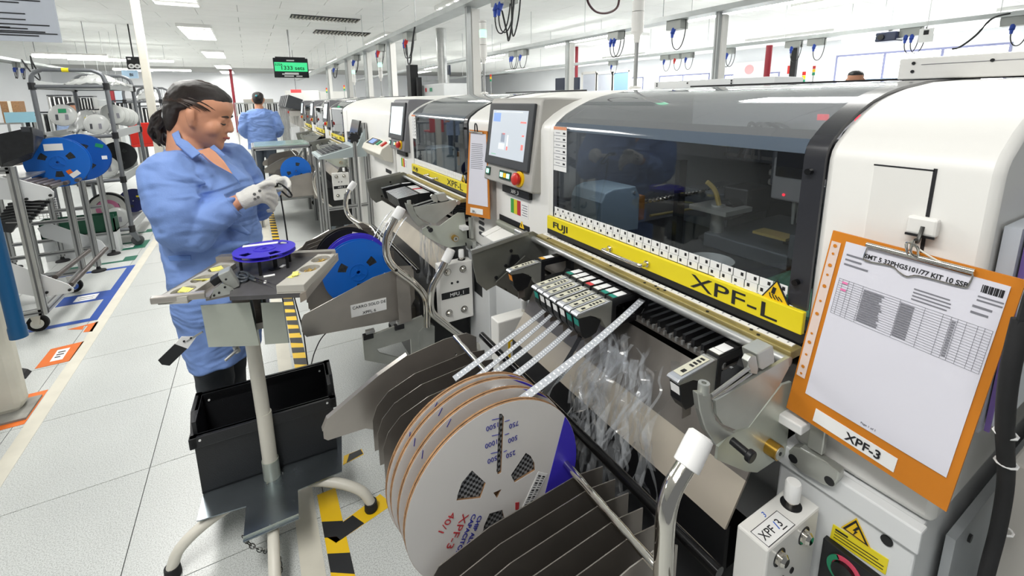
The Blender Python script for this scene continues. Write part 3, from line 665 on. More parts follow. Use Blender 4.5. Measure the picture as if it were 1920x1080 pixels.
MB().cyl((0.872, 0.285, 0.625), (0.8705, 0.285, 0.625), 0.028, n=28).obj('breaker_ring', mat('pink_red', '#e3546e', 0.4), br)
MB().lathe([(0.0205, 0.0), (0.0285, 0.0), (0.0285, -0.003), (0.0205, -0.003)], (0.8705, 0.285, 0.625), 'x', 10, math.radians(-60), math.radians(60)).obj('breaker_arc', GREEN, br)
MB().cyl((0.8705, 0.285, 0.625), (0.862, 0.285, 0.625), 0.019, n=24).obj('breaker_knob', BLACKG, br)
MB().cyl((0.886, 0.238, 0.735), (0.8825, 0.238, 0.735), 0.009, n=16).obj('cabinet_hole', BLACK, M1)
M2 = machine(1.57, 2, 'second placement machine in the row with bluish white screen', mid=True)
M4 = machine(4.95, 4, 'third windowed placement machine, beyond the plain white unit', mid=False, labels=False, bk=2.0)
M5 = machine(6.5, 5, 'fourth windowed placement machine further down the row', labels=False, bk=2.0)
M6 = machine(8.05, 6, 'farthest placement machine of the row, end on to the aisle', labels=False, bk=2.0)
# plain white unit between machines two and three
t = thing('plain_unit', (1.6, 4.2, 0), 'plain white rounded unit between the windowed machines', 'machine')
cov = [(0.90, 0.0)]+PROF+[(2.0, 1.536), (2.0, 0.0)]
MB().prism(cov, 'y', 3.34, 5.1).obj('body', WHITE, t, smooth=True, bevel=0.012)
cp = MB().prism([(0.9, 1.03), (0.84, 1.05), (0.80, 1.10), (0.82, 1.14), (0.9, 1.19)], 'y', 3.36, 3.98).obj('control_box', CREAM, t, bevel=0.006)
def cpq(y0, y1, a, b, o): 
    p0 = Vector((0.82, 0, 1.14)); d_ = Vector((0.08, 0, 0.05)).normalized(); n_ = Vector((-d_.z, 0, d_.x))
    return MB().mesh([p0+d_*a+n_*o_+Vector((0, y, 0))*1 if False else p0+d_*k+n_*o_+Vector((0, y, 0)) for o_ in (0, o) for y, k in ((y0, a), (y1, a), (y1, b), (y0, b))], [(0, 1, 2, 3), (4, 7, 6, 5), (0, 4, 5, 1), (1, 5, 6, 2), (2, 6, 7, 3), (3, 7, 4, 0)])
cpq(3.66, 3.92, 0.01, 0.08, 0.004).obj('display_frame', DGREY, cp); cpq(3.72, 3.86, 0.02, 0.07, 0.006).obj('display', mat('blue_lcd', '#7f9ad8', 0.4, emit=0.5), cp)
cpq(3.56, 3.62, 0.02, 0.07, 0.008).obj('button', GREEN, cp); cpq(3.42, 3.46, 0.02, 0.07, 0.012).obj('button', RED, cp)
MB().box((0.898, 3.43, 0.93), (0.901, 3.6, 0.96)).obj('name_plate', BLACK, t)
MB().box((0.898, 3.42, 0.80), (0.901, 3.52, 0.9)).obj('sticker', PAPERW, t)

# label printer slot, chute and the oval vents beside the first machine's left cover
MB().box((0.8975, 1.43, 0.955), (0.9005, 1.675, 1.005)).obj('printer_slot', BLACK, M1)
MB().cyl((0.885, 1.45, 0.972), (0.885, 1.66, 0.972), 0.014, n=14).obj('printer_roller', mat('green_grey_roller', '#7d8074', 0.5), M1, smooth=True)
MB().prism([(0.895, 0.965), (0.80, 0.935), (0.80, 0.93), (0.895, 0.86)], 'y', 1.62, 1.66).obj('printer_chute', WHITE, M1); MB().prism([(0.895, 0.962), (0.80, 0.932), (0.80, 0.928), (0.895, 0.95)], 'y', 1.44, 1.62).obj('printer_shelf', WHITE, M1)
MB().cyl((0.865, 1.40, 0.955), (0.865, 1.45, 0.955), 0.02, n=16).obj('paper_roll', CREAM, M1, smooth=True)
for k in range(4): MB().prism(rrect(1.83, 0.858+k*0.027, 1.885, 0.874+k*0.027, 0.0078), 'x', 0.8965, 0.9005).obj('oval_vent', DGREY, M2)
MB().box((0.884, 1.84, 0.55), (0.8868, 1.93, 0.72)).obj('breaker_plate', BLACK, M2)

tr_ = MB().prism([(1.405, 1.021), (1.375, 1.021), (1.39, 1.047)], 'x', 0.838, 0.841).obj('warning_triangle', YELLOWW, M1); MB().box((0.8370, 1.388, 1.027), (0.8382, 1.392, 1.038)).obj('pictogram', INK, tr_)
# ------------------------------------------------------------------ feeder carts with reel buckets
def ppx(pts, axis, val, th, name, m, parent, shift=(0, 0, 0), bevel=0.0, holes=()):
    """flat plate cut to an outline that lies on the plane axis=val (thickness th along the axis)"""
    def cv(L):
        r = []
        for u, v in L:
            p = at(u, v, axis, val)+Vector(shift); r.append({'x': (p.y, p.z), 'y': (p.x, p.z), 'z': (p.x, p.y)}[axis])
        return r
    v0 = val+shift['xyz'.index(axis)]
    return MB().plate_holes(cv(pts), [cv(h) for h in holes], axis, v0, v0+th).obj(name, m, parent, bevel=bevel)
def plate(pts, y, th, name, m, parent, holes=(), bevel=0.0): return MB().plate_holes(pts, list(holes), 'y', y, y+th).obj(name, m, parent, bevel=bevel)
def circ(cx, cz, r, n=14): return [(cx+r*math.cos(2*math.pi*k/n), cz+r*math.sin(2*math.pi*k/n)) for k in range(n)]
BUCKET = [(0.095, 0.535), (0.085, 0.545), (0.085, 0.57), (0.10, 0.60), (0.25, 0.685), (0.34, 0.725), (0.46, 0.745), (0.54, 0.745), (0.575, 0.72), (0.575, 0.50), (0.25, 0.50), (0.2, 0.53)]
PART = [(0.15, 0.48), (0.15, 0.60), (0.165, 0.66), (0.20, 0.705), (0.30, 0.73), (0.50, 0.742), (0.57, 0.73), (0.57, 0.48)]
BLACKB = mat('black_cart_body', '#101113', 0.4, var=0.3, vscale=3)
def cart(dy, label, near, mfu='MFU_1'):
    Y = lambda v: v+dy
    t = thing('feeder_cart', (0.6, 0.85+dy, 0), label, 'cart', 'feeder carts docked at the machines')
    # bucket: end plates, partitions, rods
    for k, yy in enumerate((0.425, 1.25)):
        if dy == 1.57 and k == 0: continue
        plate(BUCKET, Y(yy), 0.002, 'bucket_end', STEEL, t, holes=[circ(0.30, 0.62, 0.0035, 8), circ(0.5, 0.68, 0.0035, 8), circ(0.5, 0.53, 0.0035, 8)])
        f = MB(); e0 = Y(yy)
        f.prism([(0.083, 0.57), (0.085, 0.57), (0.10, 0.60), (0.25, 0.685), (0.34, 0.725), (0.34, 0.728), (0.248, 0.688), (0.098, 0.6025), (0.083, 0.572)], 'y', e0, e0+0.018); f.obj('rolled_edge', STEEL, t)
    ys = ([0.465+0.038*k for k in range(5)]+[0.80, 0.86, 0.92, 0.99, 1.06, 1.12, 1.18]) if near else [0.66, 0.74, 0.82, 0.95, 1.02, 1.09, 1.16]
    for k, yy in enumerate(ys): plate(PART if k < 5 or not near else [(0.21, 0.50), (0.21, 0.60), (0.225, 0.64), (0.26, 0.675), (0.34, 0.705), (0.50, 0.72), (0.57, 0.71), (0.57, 0.50)], Y(yy), 0.0018, 'partition', STEELD, t)
    MB().box((0.25, Y(0.427), 0.495), (0.575, Y(1.25), 0.50)).obj('bucket_floor', STEELD, t)
    MB().cyl((0.60, Y(0.36), 0.715), (0.60, Y(1.26), 0.715), 0.011).obj('black_rod', mat('black_steel', '#1a1a1b', 0.2, 0.6), t, smooth=True)
    pts, rr = [], []
    n = 60 if near else 20
    for k in range(n): pts.append((0.492, Y(0.33)+k*0.92/n, 0.752)); rr.append(0.0085 if k % 4 else 0.007)
    MB().tube(pts, rr, 10).obj('divider_rod', CHROME, t, smooth=True)
    plate([(0.50, 0.47), (0.50, 0.70), (0.515, 0.725), (0.54, 0.73), (0.56, 0.72), (0.56, 0.47)], Y(0.37), 0.003, 'rod_bracket', STEEL, t, holes=[circ(0.535, 0.70, 0.006, 10)])
    # black body and sloping chute plates
    MB().box((0.62, Y(0.43), 0.12), (0.88, Y(1.27), 0.56)).obj('cart_body', BLACKB, t)
    MB().box((0.56, Y(0.5), 0.40), (0.63, Y(1.2), 0.47)).obj('bucket_bearer', STEELD, t)
    for fx in (0.68, 0.82):
        for fy in (0.5, 1.2): 
            w = MB().lathe([(0.0, -0.015), (0.03, -0.015), (0.036, -0.01), (0.036, 0.01), (0.03, 0.015), (0.0, 0.015)], (fx, Y(fy), 0.036), 'y', 20).obj('caster_wheel', RUBBER, t, smooth=True)
            MB().prism([(fx-0.03, 0.12), (fx+0.03, 0.12), (fx+0.008, 0.036), (fx-0.008, 0.036)], 'y', Y(fy)-0.022, Y(fy)-0.017).obj('caster_fork', GALV, t)
    ch = MB().mesh([(0.85, Y(0.43), 0.885), (0.85, Y(1.27), 0.885), (0.775, Y(1.27), 0.75), (0.775, Y(0.43), 0.75), (0.856, Y(0.43), 0.88), (0.856, Y(1.27), 0.88), (0.78, Y(1.27), 0.746), (0.78, Y(0.43), 0.746)], [(0, 1, 2, 3), (7, 6, 5, 4), (0, 4, 5, 1), (1, 5, 6, 2), (2, 6, 7, 3), (3, 7, 4, 0)])
    ch.obj('chute_plate', STEELD, t)
    ch = MB().mesh([(0.775, Y(0.43), 0.75), (0.775, Y(1.27), 0.75), (0.72, Y(1.27), 0.665), (0.72, Y(0.43), 0.665), (0.78, Y(0.43), 0.746), (0.78, Y(1.27), 0.746), (0.726, Y(1.27), 0.662), (0.726, Y(0.43), 0.662)], [(0, 1, 2, 3), (7, 6, 5, 4), (0, 4, 5, 1), (1, 5, 6, 2), (2, 6, 7, 3), (3, 7, 4, 0)])
    ch.obj('chute_plate', mat('steel_chute_floor_tint', '#c6bdae', 0.35, 0.5, var=0.15, vscale=4), t)  # beige reflection of the floor put into the plate colour
    MB().box((0.725, Y(0.43), 0.555), (0.737, Y(1.27), 0.664)).obj('waste_bin_wall', BLACKB, t)
    # near side plate: inner plate, hook arm, lower plate, slider, knobs
    sp = ppx([(1342, 752), (1478, 671), (1479, 690), (1462, 722), (1404, 800), (1380, 806), (1356, 796), (1344, 778)], 'y', 0.40, 0.006, 'side_plate', CAST, t, (0, dy, 0))
    ppx([(1309, 738), (1334, 738), (1336, 762), (1343, 788), (1362, 806), (1380, 812), (1362, 822), (1342, 836), (1324, 808), (1313, 770)], 'y', 0.405, 0.012, 'hook_arm', CAST, t, (0, dy, 0), bevel=0.002)
    ppx([(1344, 862), (1347, 838), (1368, 815), (1404, 802), (1466, 722), (1484, 716), (1480, 790), (1474, 850), (1420, 886), (1398, 884)], 'y', 0.412, 0.005, 'link_plate', ZINC, t, (0, dy, 0))
    for (a, b, w_) in (((1334, 742), (1404, 690), 3.2), ((1336, 752), (1408, 700), 2.2)):
        p, q = at(*a, 'y', 0.405)+Vector((0, dy, 0)), at(*b, 'y', 0.405)+Vector((0, dy, 0)); MB().tube([p, q], 0.0035 if w_ > 3 else 0.0025, 8).obj('slider_bar', ALU, t, smooth=True)
    ppx([(1402, 678), (1408, 668), (1418, 668), (1422, 690), (1420, 702), (1408, 700)], 'y', 0.402, 0.012, 'slider_eye', CAST, t, (0, dy, 0), bevel=0.001)
    ppx([(1420, 664), (1450, 648), (1453, 680), (1430, 694), (1424, 690)], 'y', 0.402, 0.03, 'stop_block', CAST, t, (0, dy, 0), bevel=0.002)
    b = at(1319, 732, 'y', 0.41)+Vector((0, dy, 0)); MB().lathe([(0.0, 0.008), (0.004, 0.008), (0.004, 0.014), (0.009, 0.014), (0.0095, 0.010), (0.0095, -0.004), (0, -0.004)], b, 'z', 16).obj('boss', CAST, t, smooth=True)
    k1 = at(1372, 826, 'y', 0.405)+Vector((0, dy, 0)); k0 = k1+Vector((0, -0.03, -0.004))
    MB().cyl(k1, k0, 0.007).obj('plunger_stem', BLACK, t, smooth=True); MB().cyl(k0, k0+Vector((0, -0.010, -0.001)), 0.0115).obj('plunger_knob', BLACK, t, smooth=True, bevel=0.002)
    c1 = at(1440, 836, 'y', 0.412)+Vector((0, dy, 0)); MB().cyl(c1, c1+Vector((0, -0.022, 0)), 0.0155, n=24).obj('brass_roller', mat('brass_roller', '#b08a3a', 0.3, 0.8), t, smooth=True)
    MB().cyl(c1+Vector((0, -0.022, 0)), c1+Vector((0, -0.0235, 0)), 0.0125, n=20).obj('roller_cap', CAST, t); MB().cyl(c1+Vector((0, -0.0235, 0)), c1+Vector((0, -0.0245, 0)), 0.004, n=8).obj('roller_screw', BLACK, t)
    # docking arm on the right
    ppx([(1478, 846), (1486, 838), (1500, 840), (1550, 868), (1574, 886), (1572, 900), (1562, 914), (1545, 910), (1500, 884), (1480, 866)], 'x', 0.86, 0.02, 'docking_arm', CAST, t, (0, dy, 0), bevel=0.003)
    for u, v in ((1487, 860), (1555, 902)):
        c = at(u, v, 'x', 0.86)+Vector((0, dy, 0)); MB().cyl(c+Vector((0.001, 0, 0)), c+Vector((-0.001, 0, 0)), 0.0085, n=18).obj('arm_bolt', BLACK, t)
    MB().box((0.835, Y(0.37), 0.868), (0.87, Y(0.418), 0.888), 0.003).obj('white_bumper', PAPERW, t); MB().box((0.868, Y(0.345), 0.83), (0.882, Y(0.372), 0.935), 0.002).obj('post_bracket', CAST, t)
    # control box with indicator knobs
    bx = MB().box((0.695, Y(0.335), 0.43), (0.865, Y(0.393), 0.727), 0.004).obj('control_box', WHITE, t)
    for k, (x, z) in enumerate(((0.735, 0.69), (0.815, 0.69), (0.735, 0.48), (0.815, 0.48))):
        kb = MB().lathe([(0.0, -0.014), (0.008, -0.014), (0.0125, -0.009), (0.0125, -0.002), (0.016, -0.002), (0.016, 0.0)], (x, Y(0.335), z), 'y', 18).obj('dome_screw', CHROME, bx, smooth=True)
        MB().cyl((x, Y(0.3352), z), (x, Y(0.334), z), 0.018, n=20).obj('screw_seat', BLACK, bx)
    for x in (0.755, 0.785): MB().cyl((x, Y(0.336), 0.63), (x, Y(0.333), 0.63), 0.006, n=12).obj('plug_hole', BLACK, bx)
    hole = MB().cyl((0.822, Y(0.366), 0.7265), (0.822, Y(0.366), 0.7285), 0.0185, n=24).obj('socket', BLACK, bx)
    MB().cyl((0.822, Y(0.366), 0.728), (0.822, Y(0.366), 0.745), 0.0105, n=20).obj('lever_tube', CHROME, bx, smooth=True)
    MB().lathe([(0.0135, 0.0), (0.014, 0.002), (0.014, 0.034), (0.012, 0.038), (0.0, 0.039)], (0.822, Y(0.366), 0.74), 'z', 20).obj('lever_cap', PAPERW, bx, smooth=True)
    if near:
        lb = MB().box((0.702, Y(0.338), 0.7262), (0.785, Y(0.372), 0.7278)).obj('box_label', PAPERW, bx)
        m = MB(); 
        for a, b_ in (((0.702, 0.338), (0.785, 0.339)), ((0.702, 0.371), (0.785, 0.372)), ((0.702, 0.338), (0.703, 0.372)), ((0.784, 0.338), (0.785, 0.372))): m.box((a[0], Y(a[1]), 0.7277), (b_[0], Y(b_[1]), 0.7281))
        m.obj('label_border', INK, bx)
        text('XPF', 'lettering', (0.708, Y(0.348), 0.7279), (1, 0, 0), (0, 1, 0), 0.021, INK, bx, width=0.036)
        text('1', 'lettering', (0.747, Y(0.348), 0.7279), (1, 0, 0), (0, 1, 0), 0.021, mat('blue_pen', '#2f5fc0', 0.6), bx, shear=0.3)
        text('3', 'lettering', (0.758, Y(0.349), 0.7279), (1, 0, 0), (0, 1, 0), 0.021, INK, bx)
        MB().box((0.756, Y(0.3435), 0.7278), (0.770, Y(0.3452), 0.7281)).obj('underline', INK, bx)
        text('3', 'lettering', (0.752, Y(0.375), 0.7272), (1, 0, 0), (0, 1, 0), 0.014, mat('blue_pen', '#2f5fc0', 0.6), bx, shear=0.3)
    else:
        lb = MB().box((0.70, Y(0.3335), 0.555), (0.845, Y(0.3352), 0.588)).obj('name_plate', BLACK, bx); mfu and text(mfu, 'lettering', (0.742, Y(0.333), 0.562), (1, 0, 0), (0, 0, 1), 0.026, PAPERW, bx)
    # mirrored far-end box with an instruction card
    b2 = MB().box((0.70, Y(1.33), 0.33), (0.87, Y(1.39), 0.70), 0.004).obj('control_box', WHITE, t)
    lc = MB().box((0.74, Y(1.3285), 0.40), (0.85, Y(1.3302), 0.62)).obj('instruction_card', YELLOWW, b2); MB().box((0.75, Y(1.3275), 0.41), (0.84, Y(1.3287), 0.61)).obj('card_face', PAPERW, b2)
    for k in range(5): MB().tube([(0.765+0.01*k, Y(1.327), 0.44+0.02*((k*3) % 4)), (0.785+0.01*k, Y(1.327), 0.52+0.015*(k % 3)), (0.80-0.005*k, Y(1.327), 0.58)], 0.0012, 5).obj('line_drawing', INKG, b2)
    MB().cyl((0.83, Y(1.36), 0.70), (0.83, Y(1.36), 0.715), 0.011, n=16).obj('lever_tube', CHROME, b2); MB().lathe([(0.0135, 0.0), (0.014, 0.03), (0.012, 0.035), (0.0, 0.036)], (0.83, Y(1.36), 0.712), 'z', 18).obj('lever_cap', PAPERW, b2, smooth=True)
    # far side plate
    ppx([(884, 470), (958, 444), (1000, 434), (1020, 445), (1040, 500), (1010, 530), (975, 560), (930, 535), (912, 545), (895, 530), (888, 500)], 'y', 1.30, 0.006, 'side_plate', mat('grey_side_plate', '#9c9e98', 0.4, 0.8, var=0.15), t, (0, dy, 0))
    ppx([(884, 470), (990, 434), (992, 440), (886, 477)], 'y', 1.296, 0.012, 'plate_flange', ALU, t, (0, dy, 0))
    ppx([(960, 478), (972, 478), (976, 488), (958, 530), (950, 545), (944, 538)], 'y', 1.292, 0.006, 'link_arm', BLACK, t, (0, dy, 0))
    ppx([(930, 530), (985, 565), (1012, 555), (1035, 510), (985, 480)], 'y', 1.285, 0.006, 'guard_plate', mat('dark_guard', '#74746f', 0.45, 0.7), t, (0, dy, 0))
    for u, v in ((905, 465), (948, 498), (930, 520), (958, 470)):
        c = at(u, v, 'y', 1.30)+Vector((0, dy, 0)); MB().cyl(c, c+Vector((0, -0.003, 0)), 0.006, n=10).obj('plate_bolt', BLACK, t)
    return t
def handle(name, pts, r, label, tip=0.07, cart_=None):
    sp = smooth_path(pts, 8); h = thing(name, pts[-1], label, 'handle') if cart_ is None else cart_
    MB().tube(sp, r, 16).obj('handle_tube', CHROME, h, smooth=True)
    d = (sp[0]-sp[2]).normalized(); a = sp[0]+d*0.004
    MB().tube([a-d*tip, a-d*tip*0.98, a-d*tip*0.3, a, a+d*0.004], [r*1.30, r*1.36, r*1.36, r*1.3, r*1.0], 18).obj('handle_grip', PAPERW, h, smooth=True)
    return h
C1 = cart(0.0, 'feeder cart holding the white cardboard reels, nearest the camera', True)
C2 = cart(1.57, 'feeder cart with the lettered steel bucket and blue reel', False)
h1 = [at(1312, 822, 'y', 0.40), at(1290, 866, 'y', 0.398), at(1262, 915, 'y', 0.395), at(1249, 965, 'y', 0.39), at(1245, 1030, 'y', 0.385), at(1242, 1120, 'y', 0.38)]
h1 += [Vector((h1[-1].x, h1[-1].y, 0.50)), Vector((0.56, 0.40, 0.47))]
handle('cart_handle', h1, 0.0155, '', 0.052, C1)
# cart two: two chrome handles, one on a cast bracket, one in front of the lettered control box
h2 = [at(845, 470, 'y', 1.86), at(828, 505, 'y', 1.86), at(810, 540, 'y', 1.86), at(808, 580, 'y', 1.86), at(825, 600, 'y', 1.87), at(868, 632, 'y', 1.88), at(905, 655, 'y', 1.9)]
handle('cart_handle', h2, 0.0165, '', 0.06, C2)
h3 = [at(752, 392, 'y', 1.93), at(735, 422, 'y', 1.93), at(724, 448, 'y', 1.93), at(726, 482, 'y', 1.925), at(742, 505, 'y', 1.925), at(775, 530, 'y', 1.925), at(798, 560, 'y', 1.93), at(801, 612, 'y', 1.93)]
handle('cart_handle', h3, 0.0165, '', 0.05, C2)
ppx([(680, 635), (792, 592), (800, 605), (800, 690), (760, 690), (684, 676)], 'y', 1.95, 0.012, 'bucket_bracket', CAST, C2, bevel=0.002, holes=[[(707, 655), (770, 636), (772, 676), (750, 672), (712, 662)]])
ppx([(786, 622), (802, 605), (815, 612), (815, 700), (790, 700)], 'y', 1.948, 0.04, 'bracket_post', CAST, C2)
for (u, v) in ((690, 630), (748, 612)):
    c = at(u, v, 'y', 1.955); MB().cbox(c, (0.045, 0.03, 0.022), 0.003).obj('clamp', BLACK, C2); MB().cbox(c+Vector((0.01, 0, 0.02)), (0.04, 0.026, 0.016), 0.003).obj('clamp_top', ALU, C2)
# second, larger steel flank of bucket two with its sign
ppx([(565, 600), (570, 590), (700, 520), (735, 508), (748, 530), (750, 600), (575, 632), (566, 622)], 'y', 1.985, 0.003, 'lettered_flank', STEEL, C2)
ppx([(735, 500), (775, 498), (778, 560), (758, 598), (742, 600), (738, 540)], 'y', 1.99, 0.003, 'flank_extension', STEEL, C2)
sg = ppx([(657, 573), (724, 558), (725, 580), (659, 596)], 'y', 1.982, 0.002, 'sign_card', PAPERW, C2)
o_ = at(661, 582, 'y', 1.9815); xd = at(722, 568, 'y', 1.9815)-o_
text('CARRO SOLO DE', 'lettering', o_+Vector((0, 0, 0.003)), xd, Vector((-xd.z, 0, xd.x)), 0.019, INK, sg, width=0.148)
o2 = at(680, 590, 'y', 1.9815); text('XPFL 6', 'lettering', o2+Vector((0, 0, 0.002)), xd, Vector((-xd.z, 0, xd.x)), 0.019, INK, sg, width=0.06)

# ------------------------------------------------------------------ feeders
BUT = mat('cream_feeder_face', '#cfcdbb', 0.45, var=0.1, vscale=80)
FSIL = mat('silver_feeder_cap', '#c9ccd2', 0.25, 0.7)
def feeder(y, w, label, fcol, tcol, x0=0.655, big=False):
    t = thing('tape_feeder', (0.78, y, 0.905), label, 'feeder', 'tape feeders in the near machine')
    h = w/2
    MB().plate_holes([(0.77, 0.898), (0.905, 0.898), (0.905, 0.972), (0.90, 0.978), (0.772, 0.978)], [[(0.785, 0.912), (0.785, 0.955), (0.79, 0.96), (0.885, 0.96), (0.89, 0.955), (0.89, 0.925), (0.88, 0.912)]], 'y', y-h, y+h).obj('feeder_frame', BLACK, t, bevel=0.0015)
    MB().plate_holes([(0.772, 0.9785), (0.772, 0.982), (0.90, 0.982), (0.902, 0.9785)], [], 'y', y-h*0.9, y+h*0.9).obj('top_cover', mat('satin_black', '#2a2a2c', 0.3), t)
    MB().box((0.776, y-h*0.8, 0.982), (0.79, y+h*0.8, 0.9826)).obj('colour_tab', tcol, t)
    MB().box((0.792, y-h*0.75, 0.982), (0.825, y+h*0.75, 0.9826)).obj('paper_label', PAPERW, t)
    MB().prism([(x0+0.004, 0.955), (x0, 0.962), (x0+0.002, 0.966), (0.765, 0.974), (0.775, 0.974), (0.775, 0.90), (0.755, 0.90), (0.735, 0.935), (0.70, 0.952)], 'y', y-h*0.8, y+h*0.8).obj('feeder_arm', CAST, t)
    MB().prism([(x0-0.002, 0.961), (x0-0.003, 0.964), (x0+0.002, 0.968), (0.762, 0.977), (0.766, 0.974), (0.70, 0.967)], 'y', y-h*0.92, y+h*0.92).obj('silver_cap', FSIL, t, bevel=0.001)
    fc = MB().prism([(0.668, 0.9697), (0.752, 0.9768), (0.752, 0.9774), (0.668, 0.9703)], 'y', y-h*0.55, y+h*0.75).obj('key_face', BUT, t)
    for k in range(4): MB().box((0.706+k*0.011, y-h*0.25, 0.9735+k*0.0009), (0.712+k*0.011, y+h*0.35, 0.9745+k*0.0009)).obj('key', INK, fc)
    MB().box((0.678, y-h*0.3, 0.971), (0.694, y+h*0.2, 0.9722)).obj('display', BLACKG, fc)
    MB().prism([(x0+0.006, 0.955), (x0+0.012, 0.915), (0.682, 0.893), (0.70, 0.893), (0.72, 0.90), (0.735, 0.93), (0.70, 0.951)], 'y', y-h*0.9, y+h*0.9).obj('feeder_housing', BLACK, t, bevel=0.0015)
    MB().prism([(x0+0.005, 0.95), (x0+0.011, 0.925), (x0+0.012, 0.925), (x0+0.006, 0.95)], 'y', y-h*0.7, y+h*0.7).obj('tip_label', fcol, t)
    MB().box((0.69, y-0.001, 0.862), (0.715, y+0.001, 0.9), 0).obj('guide_tongue', STEELD, t)
    return t
GW = PAPERW
fl = [(1.018, TEAL, TEAL, 'leftmost of the seven feeders side by side, green front label'), (0.988, GW, GW, 'second of the seven feeders from the left, white front label'), (0.958, GW, GW, 'third of the seven feeders from the left, white front label'),
      (0.925, GW, mat('pink_label', '#d8404a', 0.5), 'middle one of the seven side by side feeders, with red top label'), (0.892, GW, GW, 'fifth of the seven feeders, white front label and plain top'), (0.862, TEAL, TEAL, 'sixth of the seven feeders from the left, green front label'),
      (0.832, TEAL, TEAL, 'rightmost of the seven feeders, black side fully seen, green label')]
for y, a, b, l in fl: feeder(y, 0.0275, l, a, b)
feeder(1.168, 0.028, 'single feeder with an orange front label left of the group', mat('orange_label', '#e08a2c', 0.5), mat('amber_label', '#e0a83a', 0.5))
feeder(0.522, 0.030, 'single feeder with a white label beside the right side plate', GW, GW)
# feeders of machine two (coarser): each its own thing
for k in range(9):
    y = 1.57+1.19-k*0.032-(0.09 if k > 0 else 0)
    t = thing('tape_feeder', (0.78, y, 0.905), '%s feeder from the left in the second machine' % ['first', 'second', 'third', 'fourth', 'fifth', 'sixth', 'seventh', 'eighth', 'ninth'][k], 'feeder', 'tape feeders in the second machine')
    MB().box((0.775, y-0.014, 0.90), (0.905, y+0.014, 0.98), 0.002).obj('feeder_frame', BLACK, t)
    MB().prism([(0.655, 0.962), (0.77, 0.978), (0.775, 0.90), (0.74, 0.93), (0.70, 0.893), (0.67, 0.9)], 'y', y-0.0125, y+0.0125).obj('feeder_arm', BLACK, t)
    MB().prism([(0.655, 0.962), (0.655, 0.965), (0.77, 0.981), (0.77, 0.978)], 'y', y-0.012, y+0.012).obj('silver_cap', FSIL, t)
    MB().box((0.785, y-0.011, 0.98), (0.84, y+0.011, 0.981)).obj('top_label', PAPERW if k != 4 else MATS['pink_label'], t)

# ------------------------------------------------------------------ reels
RX, RZ, RR, RY = 0.336, 0.764, 0.184, 0.645
def R2(u, v):
    p = at(u, v, 'y', RY); return (p.x, p.z)
def sector(cx, cz, r0, r1, a0, a1, n=8):
    return arc((cx, cz), r1, a0, a1, n)+arc((cx, cz), r0, a1, a0, n)
TAPEW = mat('black_pocket_tape', '#3c3d3e', 0.35, 0.2, var=0.5, vscale=90)
TAPEP = mat('dotted_tape', '#3c3d3e', 0.35)
_nt = TAPEP.node_tree; _ck = _nt.nodes.new('ShaderNodeTexChecker'); _ck.inputs['Scale'].default_value = 170; _ck.inputs[1].default_value = (*lin('#2b2c2e'), 1); _ck.inputs[2].default_value = (*lin('#8a8c8e'), 1)
_tc = _nt.nodes.new('ShaderNodeTexCoord'); _nt.links.new(_tc.outputs['Object'], _ck.inputs[0]); _nt.links.new(_ck.outputs[0], _nt.nodes['Principled BSDF'].inputs['Base Color'])
def card_reel(y, label, first=False, dx=0.0, dz=0.0):
    t = thing('cardboard_reel', (RX+dx, y+0.016, RZ+dz-RR), label, 'reel', 'white cardboard reels in the near cart')
    cx, cz = RX+dx, RZ+dz
    outer = circ(cx, cz, RR, 72)
    holes = []
    if first:
        holes = [[R2(*q) for q in h] for h in (((885, 882), (911, 906), (901, 934), (856, 939), (858, 928), (866, 905)), ((958, 891), (986, 849), (995, 855), (1002, 868), (1003, 882), (965, 905)),
                 ((918, 963), (942, 956), (949, 984), (940, 992), (902, 1013), (908, 985)), ((936, 776), (941, 776), (945, 782), (940, 886), (934, 890), (931, 884), (935, 800)), ((925, 924), (941, 917), (932, 934)))]
    for k, yy in enumerate((0.0, 0.0062)):
        fl_ = MB().plate_holes(outer, holes if k == 0 else [], 'y', y+yy+0.0006, y+yy+(0.0042 if k == 0 else 0.0046)).obj('flange', CARD, t)
        if k == 0: MB().plate_holes(circ(cx, cz, RR-0.0004, 72), holes, 'y', y+yy, y+yy+0.0007).obj('white_facing', CARDW, fl_)
    MB().lathe([(0.02, 0.0044), (RR-0.002, 0.0044), (RR-0.002, 0.0066), (0.02, 0.0066), (0.02, 0.0044)], (cx, y, cz), 'y', 60).obj('wound_tape', TAPEP if first else CARD, t)
    if not first:
        for a_ in (118, 140): MB().cbox((cx+RR*0.955*math.cos(math.radians(a_)), y-0.0003, cz+RR*0.955*math.sin(math.radians(a_))), (0.016, 0.0006, 0.0014), R=Matrix.Rotation(-math.radians(a_-60), 3, 'Y')).obj('tick_mark', NAVY, t)
        MB().prism(arc((cx, cz), RR-0.0012, 42, 66, 8), 'y', y-0.0005, y+0.0001).obj('blue_print', VIOLETR, t)
    return t, cx, cz
T1, cx, cz = card_reel(RY, 'front white cardboard reel with handwriting and a blue printed edge', True)
for k, (y, l) in enumerate(((0.681, 'white cardboard reel second from the front of the four'), (0.713, 'white cardboard reel third from the front of the four'), (0.729, 'rearmost of the four white cardboard reels'))):
    card_reel(y, l, dx=-0.004*k, dz=0.003*(k+1))
